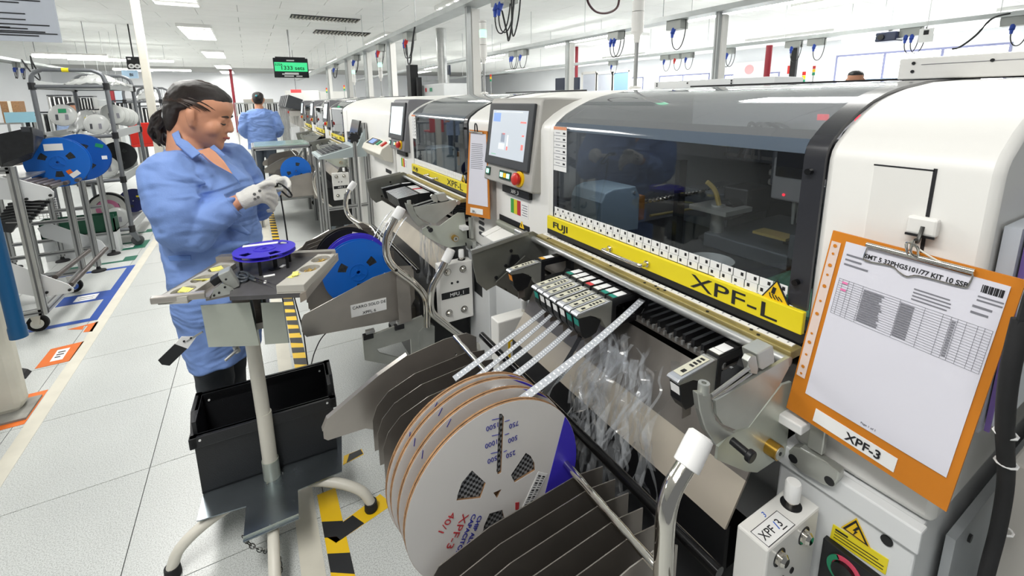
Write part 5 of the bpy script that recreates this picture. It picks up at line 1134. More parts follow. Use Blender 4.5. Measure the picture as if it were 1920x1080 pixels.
CB = [at(1562, 432, 'x', 0.868), at(1924, 526, 'x', 0.858), at(1774, 960, 'x', 0.84), at(1474, 764, 'x', 0.845)]
t, P_, patch, pg, n, u, w = clipboard(CB, 'large orange clipboard with a printed table, hanging on the near machine', True)
for k, r in enumerate((0.06, 0.10, 0.16, 0.21, 0.27, 0.35, 0.42, 0.53, 0.58, 0.65, 0.72, 0.76)):
    c = P_(0.043, r+0.01, 0.0019); MB().cyl(c, c-n*0.0002, 0.0022 if k % 2 else 0.0032, n=12).obj('punched_hole', ORANGE, t)
text('SMT 5 32PHG5101/77 KIT 10 SSB', 'lettering', P_(0.24, 0.085, 0.002), u, -w, 0.0105, INK, pg, bold=True, width=0.128, extr=0.0002)
def lines(s0, r0, s1, r1, rows, m, gap=0.55, ragged=0.0):
    for k in range(rows):
        a = r0+(r1-r0)*k/rows; b = a+(r1-r0)/rows*gap; patch(s0, a, s1-random.uniform(0, ragged)*(s1-s0), b, 0.0021, 0.0003, 'print_line', m, pg)
lines(0.13, 0.09, 0.30, 0.16, 3, INKG, 0.35, 0.5); lines(0.55, 0.15, 0.76, 0.21, 4, INKG, 0.35, 0.2); lines(0.83, 0.14, 0.94, 0.19, 2, INKG, 0.35, 0.3)
bc = [patch(0.845+k*0.0075, 0.055, 0.849+k*0.0075+0.002*(k % 3), 0.085, 0.0021, 0.0003, 'bar', INK, pg) for k in range(13)]
lines(0.84, 0.10, 0.95, 0.13, 2, INKG, 0.4)
for k in range(17): patch(0.125, 0.215+k*0.0112, 0.945, 0.2158+k*0.0112, 0.0021, 0.0003, 'rule', INKG, pg)
for s in (0.125, 0.15, 0.19, 0.22, 0.28, 0.5, 0.63, 0.72, 0.76, 0.79, 0.83, 0.88, 0.91, 0.9435): patch(s, 0.215, s+0.0016, 0.395, 0.0021, 0.0003, 'rule', INKG, pg)
for k in range(14):
    r = 0.230+k*0.0112; patch(0.29, r, 0.42-0.03*random.random(), r+0.0052, 0.0022, 0.0003, 'print_line', INKG, pg); patch(0.505, r, 0.58, r+0.006, 0.0022, 0.0003, 'print_line', INKG, pg); patch(0.765, r, 0.785, r+0.005, 0.0022, 0.0003, 'print_line', INKG, pg)
for k, r in enumerate((0.225, 0.26)): patch(0.15, r, 0.185, r+0.010, 0.0023, 0.0003, 'pink_mark', mat('pink_marker', '#ef7fb4', 0.6), pg)
text('Page 1 of 1', 'lettering', P_(0.48, 0.845, 0.002), u, -w, 0.005, INKG, pg, extr=0.0002)
nm = patch(0.20, 0.905, 0.72, 0.975, 0.0018, 0.0014, 'name_card', PAPERW, t)
text('XPF-3', 'lettering', P_(0.42, 0.963, 0.0024), u, -w, 0.021, INK, nm, bold=True, extr=0.0002)
# clip
bar = MB().tube([P_(0.24, 0.02, 0.006), P_(0.80, 0.015, 0.006)], 0.0042, 12).obj('clip_bar', CHROME, t, smooth=True)
wire = [P_(0.25, 0.02, 0.004), P_(0.24, 0.075, 0.004), P_(0.26, 0.095, 0.004), P_(0.40, 0.085, 0.004), P_(0.45, 0.10, 0.004), P_(0.50, 0.11, 0.004), P_(0.56, 0.092, 0.004), P_(0.76, 0.085, 0.004), P_(0.79, 0.07, 0.004), P_(0.795, 0.02, 0.004)]
MB().tube(smooth_path(wire, 4), 0.0012, 8).obj('clip_wire', CHROME, t, smooth=True)
hp = [P_(0.48, 0.02, 0.008), P_(0.46, -0.035, 0.012), P_(0.52, -0.03, 0.014), P_(0.53, 0.015, 0.008), P_(0.50, 0.0, 0.016), P_(0.49, -0.05, 0.012)]
MB().tube(smooth_path(hp, 5), 0.002, 8).obj('clip_spring', CHROME, t, smooth=True)
MB().tube(smooth_path([P_(0.50, -0.03, 0.012), P_(0.60, 0.0, 0.010), P_(0.68, 0.018, 0.006)], 5), 0.0014, 6).obj('clip_string', CREAM, t)
hk = thing('wall_hook', (0.895, 0.262, 1.29), 'white adhesive hook on the machine cover holding the clipboard', 'hook')
MB().box((0.884, 0.245, 1.283), (0.8985, 0.283, 1.312), 0.004).obj('hook_plate', WHITE, hk); MB().box((0.882, 0.246, 1.281), (0.885, 0.282, 1.2845)).obj('hook_shadow_strip', BLACK, hk)  # black strip stands for the shade under the hook plate
MB().tube(smooth_path([(0.884, 0.262, 1.298), (0.879, 0.262, 1.285), (0.872, 0.262, 1.275), (0.866, 0.262, 1.28)], 4), 0.0028, 8).obj('hook_wire', MATS['grey_chain'], hk, smooth=True)
# second clipboard on the second machine
CB2 = [at(880, 243, 'x', 0.87), at(913, 246, 'x', 0.87), at(918, 411, 'x', 0.86), at(873, 402, 'x', 0.86)]
t, P_, patch, pg, n, u, w = clipboard(CB2, 'small looking orange clipboard hanging on the second machine', False)
lines(0.18, 0.15, 0.8, 0.45, 14, INKG, 0.3, 0.1)
nm = patch(0.22, 0.90, 0.75, 0.965, 0.0018, 0.0014, 'name_card', PAPERW, t); text('XPF-1', 'lettering', P_(0.3, 0.955, 0.0024), u, -w, 0.018, INK, nm, extr=0.0002)
MB().tube([P_(0.1, 0.02, 0.006), P_(0.85, 0.02, 0.006)], 0.004, 10).obj('clip_bar', CHROME, t); MB().tube(smooth_path([P_(0.4, 0.02, 0.006), P_(0.45, -0.07, 0.01), P_(0.55, -0.06, 0.01), P_(0.55, 0.02, 0.006)], 4), 0.003, 8).obj('clip_spring', BLACK, t)
# ------------------------------------------------------------------ people
SKIN = mat('skin', '#cf9475', 0.5, var=0.08, vscale=14)
HAIRM = mat('dark_brown_hair', '#251c19', 0.34, var=0.5, vscale=30, stretch=(6, 6, 40), bump=0.5, bscale=70)
COATM = mat('light_blue_work_coat', '#7896d2', 0.75, var=0.06, vscale=9, bump=0.12, bscale=240)
COATD = mat('blue_coat_seam', '#5f80bd', 0.8)
def wrinkles(m, scale, dist, strength):
    nt = m.node_tree; b = nt.nodes['Principled BSDF']; old = b.inputs['Normal'].links[0].from_socket if b.inputs['Normal'].links else None
    tc = nt.nodes.new('ShaderNodeTexCoord'); mp = nt.nodes.new('ShaderNodeMapping'); mp.inputs['Rotation'].default_value = (0.3, 0.5, 0.4); mp.inputs['Scale'].default_value = (1, 1, 2.2)
    n = nt.nodes.new('ShaderNodeTexNoise'); n.inputs['Scale'].default_value = scale; n.inputs['Detail'].default_value = 2; n.inputs['Distortion'].default_value = 1.2
    bp = nt.nodes.new('ShaderNodeBump'); bp.inputs['Strength'].default_value = strength; bp.inputs['Distance'].default_value = dist
    nt.links.new(tc.outputs['Object'], mp.inputs[0]); nt.links.new(mp.outputs[0], n.inputs[0]); nt.links.new(n.outputs['Fac'], bp.inputs['Height'])
    if old: nt.links.new(old, bp.inputs['Normal'])
    nt.links.new(bp.outputs[0], b.inputs['Normal'])
wrinkles(COATM, 3.2, 0.12, 0.5)
TROUS = mat('charcoal_trousers', '#34383d', 0.8, var=0.12, vscale=10)
GLOVE = mat('white_knit_glove', '#dedcd6', 0.8, var=0.05, vscale=40, bump=0.3, bscale=420)
LIPS = mat('lips', '#a9564e', 0.45)
def loft(mb, rings, n=20):
    """rings: (centre, forward axis, side axis, front, back, half-width)"""
    v = []; m = len(rings)
    for c, f, s, fr, bk, w in rings:
        c, f, s = Vector(c), Vector(f), Vector(s)
        for k in range(n):
            a = 2*math.pi*k/n; ca, sa = math.cos(a), math.sin(a); v.append(c+f*((fr if ca > 0 else bk)*ca)+s*(w*sa))
    F = [(i*n+k, i*n+(k+1) % n, (i+1)*n+(k+1) % n, (i+1)*n+k) for i in range(m-1) for k in range(n)]
    F += [tuple(range(n-1, -1, -1)), tuple(range((m-1)*n, m*n))]
    mb.mesh(v, F); return mb
def voxel(o, size, sm=3, fac=0.5, folds=None):
    for p in o.data.polygons: p.use_smooth = True
    d = o.modifiers.new('remesh', 'REMESH'); d.mode = 'VOXEL'; d.voxel_size = size; d.use_smooth_shade = True
    d = o.modifiers.new('smooth', 'SMOOTH'); d.iterations = sm; d.factor = fac
    if folds:
        for i, (sc, st) in enumerate(folds):
            tx = bpy.data.textures.new('cloth_folds', 'CLOUDS'); tx.noise_scale = sc; tx.noise_depth = 1
            d = o.modifiers.new('folds', 'DISPLACE'); d.texture = tx; d.strength = st; d.mid_level = 0.5; d.texture_coords = 'LOCAL'
    return o
def head_shape(mb, M_, s=1.0, detail=True):
    """local: x forward from the ear axis, z up from the chin"""
    old = mb.M; mb.M = old @ M_ @ Matrix.Scale(s, 4)
    R = [(-0.004, 0.080, -0.02, 0.012), (0.004, 0.090, 0.0, 0.026), (0.018, 0.0905, 0.022, 0.043), (0.034, 0.088, 0.05, 0.054), (0.046, 0.090, 0.06, 0.060), (0.058, 0.090, 0.07, 0.0645), (0.075, 0.089, 0.08, 0.068),
         (0.095, 0.087, 0.088, 0.070), (0.112, 0.083, 0.095, 0.073), (0.130, 0.090, 0.10, 0.075), (0.150, 0.092, 0.103, 0.076), (0.170, 0.086, 0.10, 0.073), (0.190, 0.070, 0.088, 0.063), (0.207, 0.044, 0.062, 0.044), (0.217, 0.018, 0.032, 0.022)]
    loft(mb, [((0, 0, z), (1, 0, 0), (0, 1, 0), fr, bk, w) for z, fr, bk, w in R], 28)
    if detail:
        loft(mb, [((0.086, 0, 0.121), (1, 0, 0), (0, 1, 0), 0.006, 0.01, 0.007), ((0.092, 0, 0.105), (1, 0, 0), (0, 1, 0), 0.008, 0.015, 0.009), ((0.095, 0, 0.088), (1, 0, 0), (0, 1, 0), 0.0135, 0.018, 0.012), ((0.095, 0, 0.078), (1, 0, 0), (0, 1, 0), 0.0155, 0.018, 0.016), ((0.093, 0, 0.070), (1, 0, 0), (0, 1, 0), 0.011, 0.015, 0.013)], 12)
        mb.ball((0.086, 0, 0.0525), 0.01, 8, (1.05, 1.9, 0.55)); mb.ball((0.084, 0, 0.043), 0.011, 8, (1.0, 1.7, 0.6))
        for y in (-1, 1):
            mb.ball((0.052, y*0.037, 0.078), 0.030, 10, (1.05, 0.95, 1.1)); mb.ball((0.075, y*0.030, 0.116), 0.014, 8, (0.7, 1.3, 0.45))
            mb.ball((0.068, y*0.031, 0.104), 0.014, 8, (0.95, 1.1, 0.8))
            loft(mb, [((0.002, y*0.073, 0.064), (1, 0, 0), (0, 1, 0), 0.008, 0.005, 0.007), ((0.000, y*0.079, 0.078), (1, 0, 0), (0, 1, 0), 0.012, 0.011, 0.008), ((-0.004, y*0.084, 0.100), (1, 0, 0), (0, 1, 0), 0.014, 0.019, 0.0075), ((-0.006, y*0.084, 0.118), (1, 0, 0), (0, 1, 0), 0.013, 0.017, 0.007), ((-0.006, y*0.080, 0.128), (1, 0, 0), (0, 1, 0), 0.007, 0.009, 0.005)], 12)
    mb.M = old
def limb(mb, pts, rs, n=16): mb.tube(smooth_path(pts, 4), [r for r in interp(rs, (len(pts)-1)*4+1)], n)
def interp(rs, n):
    out = []
    for i in range(n):
        t = i/(n-1)*(len(rs)-1); k = min(int(t), len(rs)-2); out.append(rs[k]*(1-(t-k))+rs[k+1]*(t-k))
    return out
# ---- operator in the aisle
OX, OY = -0.17, 2.0
op = thing('person', (-0.2, OY, 0), 'operator with ponytail in a light blue coat and white gloves, looking down', 'person')
ang = math.radians(-24); fw = Vector((math.cos(ang), math.sin(ang), 0)); sd = Vector((math.sin(ang), -math.cos(ang), 0))   # sd: towards her right hand (the camera)
ear = at(354, 222, 'y', 1.93)+sd*(-0.072)
HM = Matrix.Translation(ear) @ Matrix.Rotation(math.radians(-14), 4, 'Z') @ Matrix.Rotation(math.radians(19), 4, 'Y') @ Matrix.Translation((0, 0, -0.098))
b = MB(); head_shape(b, HM, 1.03)
nk = HM @ Vector((-0.035, 0, 0.05)); tc = Vector((-0.19, OY, 0))
loft(b, [(nk+Vector((0, 0, 0.03)), fw, sd, 0.05, 0.055, 0.055), (nk+Vector((-0.005, 0, -0.02)), fw, sd, 0.05, 0.055, 0.056), ((-0.215, OY, 1.32), fw, sd, 0.062, 0.06, 0.07), ((-0.205, OY, 1.27), fw, sd, 0.095, 0.08, 0.13), ((-0.19, OY, 1.18), fw, sd, 0.11, 0.11, 0.16), ((-0.185, OY, 1.0), fw, sd, 0.11, 0.11, 0.16), ((-0.185, OY, 0.80), fw, sd, 0.10, 0.11, 0.16), ((-0.2, OY, 0.66), fw, sd, 0.09, 0.09, 0.15)], 20)
sh = [tc+sd*0.175+Vector((0, 0, 1.265)), tc-sd*0.175+Vector((0.02, 0, 1.265))]
el = [at(352, 438, 'y', 1.79), Vector((-0.02, 2.20, 1.05))]
wr_ = [at(443, 380, 'y', 1.80), at(505, 352, 'y', 2.07)]
hd = [at(480, 366, 'y', 1.80), at(525, 345, 'y', 2.06)]
for k in range(2): limb(b, [sh[k], lerp(sh[k], el[k], 0.5), el[k], lerp(el[k], wr_[k], 0.55), wr_[k], lerp(wr_[k], hd[k], 0.6)], [0.05, 0.048, 0.042, 0.036, 0.027, 0.025])
hip = [Vector((-0.238, 1.965, 0.70)), Vector((-0.19, 2.11, 0.70))]; kn = [Vector((-0.232, 1.99, 0.43)), Vector((-0.19, 2.13, 0.43))]; an = [Vector((-0.255, 2.01, 0.07)), Vector((-0.215, 2.15, 0.07))]
for k in range(2): limb(b, [hip[k], kn[k], lerp(kn[k], an[k], 0.4), an[k]], [0.07, 0.052, 0.05, 0.034])
body = voxel(b.obj('body', SKIN, op), 0.0055, 3)
# face details
def HP(x, y, z): return HM @ (Vector((x, y, z))*1.03)
for s in (-1, 1):
    MB().tube(smooth_path([HP(0.0865, s*0.014, 0.122), HP(0.086, s*0.028, 0.1265), HP(0.074, s*0.045, 0.123)], 4), interp([0.002, 0.0036, 0.0014], 9), 6).obj('eyebrow', HAIRM, op)
    MB().tube(smooth_path([HP(0.083, s*0.018, 0.0985), HP(0.0835, s*0.030, 0.0965), HP(0.074, s*0.044, 0.0995)], 4), interp([0.0016, 0.003, 0.0014], 9), 6).obj('eyelash', mat('lash', '#1a1412', 0.6), op)
MB().tube(smooth_path([HP(0.088, -0.021, 0.048), HP(0.0965, -0.008, 0.0495), HP(0.0975, 0, 0.0485), HP(0.0965, 0.008, 0.0495), HP(0.088, 0.021, 0.048)], 4), interp([0.0012, 0.0045, 0.005, 0.0045, 0.0012], 17), 8).obj('lips', LIPS, op, smooth='all')
# hair cap, tie, ponytail
hb = MB(); hb.M = HM @ Matrix.Scale(1.03, 4)
HR = [(0.028, -0.05, 0.085, 0.05), (0.055, -0.034, 0.098, 0.064), (0.085, -0.030, 0.106, 0.073), (0.108, -0.024, 0.109, 0.0765), (0.122, 0.022, 0.110, 0.079), (0.136, 0.042, 0.111, 0.0795), (0.150, 0.058, 0.111, 0.0795), (0.164, 0.074, 0.109, 0.0785), (0.176, 0.084, 0.105, 0.077), (0.190, 0.077, 0.097, 0.071), (0.206, 0.055, 0.075, 0.055), (0.219, 0.024, 0.042, 0.030)]
v = []
n = 28
for z, fr, bk, w in HR:
    for k in range(n):
        a = 2*math.pi*k/n; ca, sa = math.cos(a), math.sin(a); mid = (fr-bk)/2; v.append((mid+(fr+bk)/2*ca, w*sa, z))
F = [(i*n+k, i*n+(k+1) % n, (i+1)*n+(k+1) % n, (i+1)*n+k) for i in range(len(HR)-1) for k in range(n)]+[tuple(range(n-1, -1, -1)), tuple(range((len(HR)-1)*n, len(HR)*n))]
hb.mesh(v, F); hair = voxel(hb.obj('hair', HAIRM, op), 0.006, 4, folds=[(0.02, 0.004)])
tie = at(311, 203, 'y', 2.03)
HS = mat('hair_strand_brown', '#3a2b24', 0.3)
st_ = MB(); HMs = HM @ Matrix.Scale(1.03, 4); cen = Vector((-0.014, 0, 0.122)); rad = Vector((0.1, 0.0825, 0.0985)); tl_ = HMs.inverted() @ tie
for k in range(110):
    y = random.uniform(-1, 1); x = 0.93*math.sqrt(max(0, 1-y*y)); z0_ = 0.52-0.55*abs(y)**1.5+random.uniform(-0.02, 0.06) if random.random() < 0.6 else random.uniform(0.6, 0.95)
    a_ = Vector((x, y, z0_)).normalized(); b_ = Vector(((tl_.x-cen.x)/rad.x, (tl_.y-cen.y)/rad.y, (tl_.z-cen.z)/rad.z)).normalized(); pth = []
    for i in range(11):
        q = lerp(a_, b_, i/10); q = (q+Vector((0, 0.25*y*math.sin(i/10*3.14), 0.25*math.sin(i/10*3.14)))).normalized()*(1.005+0.012*random.random()); pth.append(HMs @ (cen+Vector((q.x*rad.x, q.y*rad.y, q.z*rad.z))))
    st_.tube(pth, interp([0.0008, 0.0017, 0.0017, 0.001], 11), 5)
o_ = st_.obj('hair_strands', HS, op, smooth='all'); o_['kind'] = 'stuff'
MB().tube([at(312, 203, 'y', 2.0)+Vector((0.012*math.cos(a/12*6.283), 0.036*math.sin(a/12*6.283)+0.01, 0.032*math.cos(a/12*6.283))) for a in range(12)], 0.0065, 8, closed=True).obj('hair_tie', PAPERW, op, smooth=True)
pt = MB()
for k in range(16):
    j = Vector((random.uniform(-0.016, 0.016), random.uniform(-0.026, 0.026), 0)); ph = random.uniform(0, 6); L_ = random.uniform(0.75, 1.12)
    base_ = [tie+Vector((0.03, 0, 0.006)), tie+j*0.3, at(302, 220, 'y', 2.03)+j, at(296, 240, 'y', 2.04)+j*1.3, at(294+k*0.9, 262, 'y', 2.04)+j*1.4, at(300+k*1.3, 276, 'y', 2.04)+j*1.2]
    C_ = smooth_path(base_, 5); C_ = C_[:int(len(C_)*min(1, L_))]; m_ = len(C_)
    pt.tube([p+Vector((math.sin(i*0.9+ph), math.cos(i*0.9+ph), 0))*0.0035*min(1, i/5) for i, p in enumerate(C_)], interp([0.011, 0.011, 0.010, 0.009, 0.002], m_), 7)
voxel(pt.obj('ponytail', HAIRM, op), 0.0035, 1)
# coat
c = MB()
rg = [((-0.212, OY+0.004, 1.335), 0.064, 0.066, 0.080), ((-0.20, OY, 1.300), 0.092, 0.092, 0.150), ((-0.192, OY, 1.265), 0.118, 0.108, 0.198), ((-0.183, OY, 1.21), 0.148, 0.126, 0.205), ((-0.178, OY, 1.14), 0.160, 0.135, 0.200), ((-0.178, OY, 1.05), 0.158, 0.138, 0.198), ((-0.176, OY, 0.95), 0.162, 0.138, 0.200), ((-0.176, OY, 0.85), 0.160, 0.136, 0.204), ((-0.182, OY, 0.72), 0.148, 0.128, 0.195), ((-0.19, OY, 0.60), 0.138, 0.112, 0.175), ((-0.195, OY, 0.525), 0.134, 0.105, 0.165)]
loft(c, [(q, fw, sd, fr, bk, w) for q, fr, bk, w in rg], 28)
for k in range(2): limb(c, [lerp(sh[k], tc+Vector((0, 0, 1.26)), 0.35), sh[k]+Vector((0, 0, -0.01)), lerp(sh[k], el[k], 0.5)+sd*(0.012 if k == 0 else -0.012), el[k]+Vector((-0.005, 0, -0.005)), lerp(el[k], wr_[k], 0.45), lerp(el[k], wr_[k], 0.9)], [0.07, 0.082, 0.080, 0.070, 0.060, 0.047], 18)
# drag folds across the sleeve and under the arm
def ridge(p, q, r, bow): c.tube(smooth_path([p, lerp(p, q, 0.5)+bow, q], 6), interp([r*0.3, r, r*0.25], 13), 8)
for (u0, v0, u1, v1, yy) in ((290, 372, 380, 392, 1.745), (300, 330, 372, 410, 1.755), (330, 430, 400, 405, 1.735), (345, 452, 420, 420, 1.74), (372, 372, 392, 345, 1.80), (300, 400, 352, 452, 1.735), (310, 318, 385, 345, 1.77), (380, 395, 440, 372, 1.755), (318, 362, 378, 372, 1.74), (385, 420, 395, 470, 1.80), (340, 470, 470, 455, 1.80), (420, 410, 470, 440, 1.81)):
    ridge(at(u0, v0, 'y', yy+0.03), at(u1, v1, 'y', yy+0.03), 0.019, Vector((0, -0.006, 0)))
coat = voxel(c.obj('coat', COATM, op), 0.0065, 2, folds=[(0.10, 0.022), (0.045, 0.008)])
# collar flaps, neckline, placket, pocket flap, cuffs
def flap(pts, name, m, th=0.004):
    n_ = (pts[1]-pts[0]).cross(pts[2]-pts[0]).normalized()
    if n_.y > 0: n_ = -n_
    k = len(pts); v = [p+n_*th for p in pts]+[p-n_*th for p in pts]
    return MB().mesh(v, [tuple(range(k)), tuple(range(2*k-1, k-1, -1))]+[(i, i+k, (i+1) % k+k, (i+1) % k) for i in range(k)]).obj(name, m, op, bevel=0.002)
flap([at(322, 252, 'y', 1.935), at(330, 270, 'y', 1.90), at(361, 297, 'y', 1.855), at(376, 288, 'y', 1.853), at(352, 266, 'y', 1.90)], 'collar', COATM)
flap([at(322, 252, 'y', 1.935), at(330, 270, 'y', 1.90), at(340, 262, 'y', 1.92), at(335, 245, 'y', 1.95)], 'collar', COATM)
flap([at(394, 276, 'y', 1.93), at(404, 282, 'y', 1.925), at(421, 292, 'y', 1.915), at(416, 287, 'y', 1.93), at(400, 272, 'y', 1.95)], 'collar', COATM)
flap([at(370, 283, 'y', 1.875), at(392, 277, 'y', 1.90), at(404, 286, 'y', 1.897), at(420, 303, 'y', 1.875), at(436, 327, 'y', 1.845), at(418, 318, 'y', 1.842), at(392, 303, 'y', 1.848)], 'neck_opening', SKIN, 0.003)
MB().tube(smooth_path([at(378, 288, 'y', 1.845), at(400, 307, 'y', 1.838), at(436, 328, 'y', 1.838), at(450, 345, 'y', 1.84)], 4), 0.0016, 6).obj('neckline_edge', COATD, op)
flap([at(314, 480, 'y', 1.79), at(358, 478, 'y', 1.785), at(359, 488, 'y', 1.783), at(318, 490, 'y', 1.788)], 'pocket_flap', COATD, 0.003)
cu = [lerp(el[0], wr_[0], 0.80), lerp(el[0], wr_[0], 0.93)]
MB().tube(cu, [0.051, 0.049], 18).obj('cuff', COATM, op, smooth=True)
# trousers and shoes
tr = MB()
for k in range(2): limb(tr, [hip[k], lerp(hip[k], kn[k], 0.5), kn[k], lerp(kn[k], an[k], 0.45), an[k]+Vector((0, 0, 0.02))], [0.085, 0.082, 0.066, 0.064, 0.052], 18)
loft(tr, [((-0.2, OY, 0.80), fw, sd, 0.10, 0.10, 0.15), ((-0.21, OY, 0.66), fw, sd, 0.10, 0.10, 0.15)], 20)
voxel(tr.obj('trousers', TROUS, op), 0.008, 3, folds=[(0.07, 0.012)])
for k in range(2):
    s = MB(); a = an[k]; s.M = Matrix.Translation((a.x, a.y, 0)) @ Matrix.Rotation(ang*0.5, 4, 'Z')
    loft(s, [((-0.06, 0, 0.03), (0, 1, 0), (0, 0, 1), 0.02, 0.02, 0.02), ((-0.04, 0, 0.04), (0, 1, 0), (0, 0, 1), 0.034, 0.034, 0.04), ((0.02, 0, 0.045), (0, 1, 0), (0, 0, 1), 0.036, 0.036, 0.045), ((0.09, 0, 0.034), (0, 1, 0), (0, 0, 1), 0.042, 0.042, 0.034), ((0.15, 0, 0.024), (0, 1, 0), (0, 0, 1), 0.032, 0.032, 0.022), ((0.17, 0, 0.02), (0, 1, 0), (0, 0, 1), 0.015, 0.015, 0.012)], 14)
    s.obj('shoe', mat('black_shoe', '#17171a', 0.45), op, smooth='all', subsurf=1)
# gloved hands: palm + five fingers
def glove(wrist, palm, fing, thumb, name):
    g = MB(); g.tube(smooth_path([wrist, lerp(wrist, palm, 0.25), lerp(wrist, palm, 0.6), palm, palm+(palm-wrist).normalized()*0.012], 3), interp([0.034, 0.032, 0.036, 0.036, 0.018], 13), 14)
    for pts, r in fing+[thumb]: g.tube(smooth_path(pts, 4), interp([r*1.1, r, r*0.95, r*0.72], (len(pts)-1)*4+1), 10)
    return voxel(g.obj(name, GLOVE, op), 0.0042, 2, folds=[(0.012, 0.002)])
w0 = at(450, 378, 'y', 1.80); p0 = at(486, 362, 'y', 1.80)
F0 = []
for k, (u, v_) in enumerate(((500, 352), (504, 361), (503, 371), (498, 380))):
    kp = p0+Vector((0.004, 0.0, 0.024-0.017*k)); m1 = at(u+6, v_, 'y', 1.805+0.006*k); m2 = at(u+14, v_+7+2*k, 'y', 1.825+0.006*k); m3 = at(u+8-2*k, v_+16, 'y', 1.84+0.004*k); F0.append(([kp, m1, m2, m3], 0.0095))
glove(w0, p0, F0, ([lerp(w0, p0, 0.55)+Vector((0, -0.005, 0.02)), at(488, 348, 'y', 1.79), at(504, 343, 'y', 1.795), at(517, 346, 'y', 1.81)], 0.0105), 'glove')
w1 = at(500, 352, 'y', 2.08); p1 = at(520, 343, 'y', 2.02)
F1 = []
for k in range(4):
    kp = p1+Vector((0.0, -0.02+0.013*k, 0.012-0.008*k)); F1.append(([kp, at(534, 334+3*k, 'y', 2.0+0.008*k), at(542, 343+4*k, 'y', 1.97+0.008*k), at(541, 353+4*k, 'y', 1.95+0.008*k)], 0.0095))
glove(w1, p1, F1, ([lerp(w1, p1, 0.5)+Vector((0, -0.03, 0.0)), at(512, 350, 'y', 1.95), at(524, 353, 'y', 1.93), at(531, 356, 'y', 1.93)], 0.0105), 'glove')
for k, (u, v_) in enumerate(((477, 362), (482, 359), (487, 356), (478, 371), (484, 368))):
    MB().cyl(at(u, v_+2, 'y', 1.7655), at(u, v_+2, 'y', 1.7635), 0.005, n=10).obj('glove_print', mat('grey_glove_print', '#5a5a58', 0.8), op) if k in (0, 2, 3, 4) else None
# tweezer tool in the hands and its lead
tl = thing('splice_pliers', tuple(at(530, 358, 'y', 1.93)), 'small dark metal pliers held between the gloved hands', 'tool')
MB().tube(smooth_path([at(505, 350, 'y', 1.90), at(522, 344, 'y', 1.90), at(538, 354, 'y', 1.91), at(547, 366, 'y', 1.92), at(541, 369, 'y', 1.91), at(528, 358, 'y', 1.90)], 5), 0.0035, 8).obj('plier_handle', BLACK, tl, smooth=True)
MB().tube([at(500, 352, 'y', 1.89), at(528, 349, 'y', 1.90)], 0.0045, 8).obj('plier_jaw', CAST, tl); MB().cbox(at(516, 347, 'y', 1.885), (0.02, 0.012, 0.014), 0.002).obj('plier_pivot', BLACKG, tl)
tag(MB().tube(smooth_path([at(526, 366, 'y', 1.91), at(533, 410, 'y', 1.92), at(540, 460, 'y', 1.95), at(548, 540, 'y', 2.0), at(568, 620, 'y', 2.05), at(579, 690, 'y', 2.05), at(590, 660, 'y', 2.15), at(606, 630, 'y', 2.2), at(640, 600, 'y', 2.4)], 6), 0.0028, 6).obj('lead', BLACK, smooth=True), 'thin black lead hanging from the pliers towards the carts', 'cable')
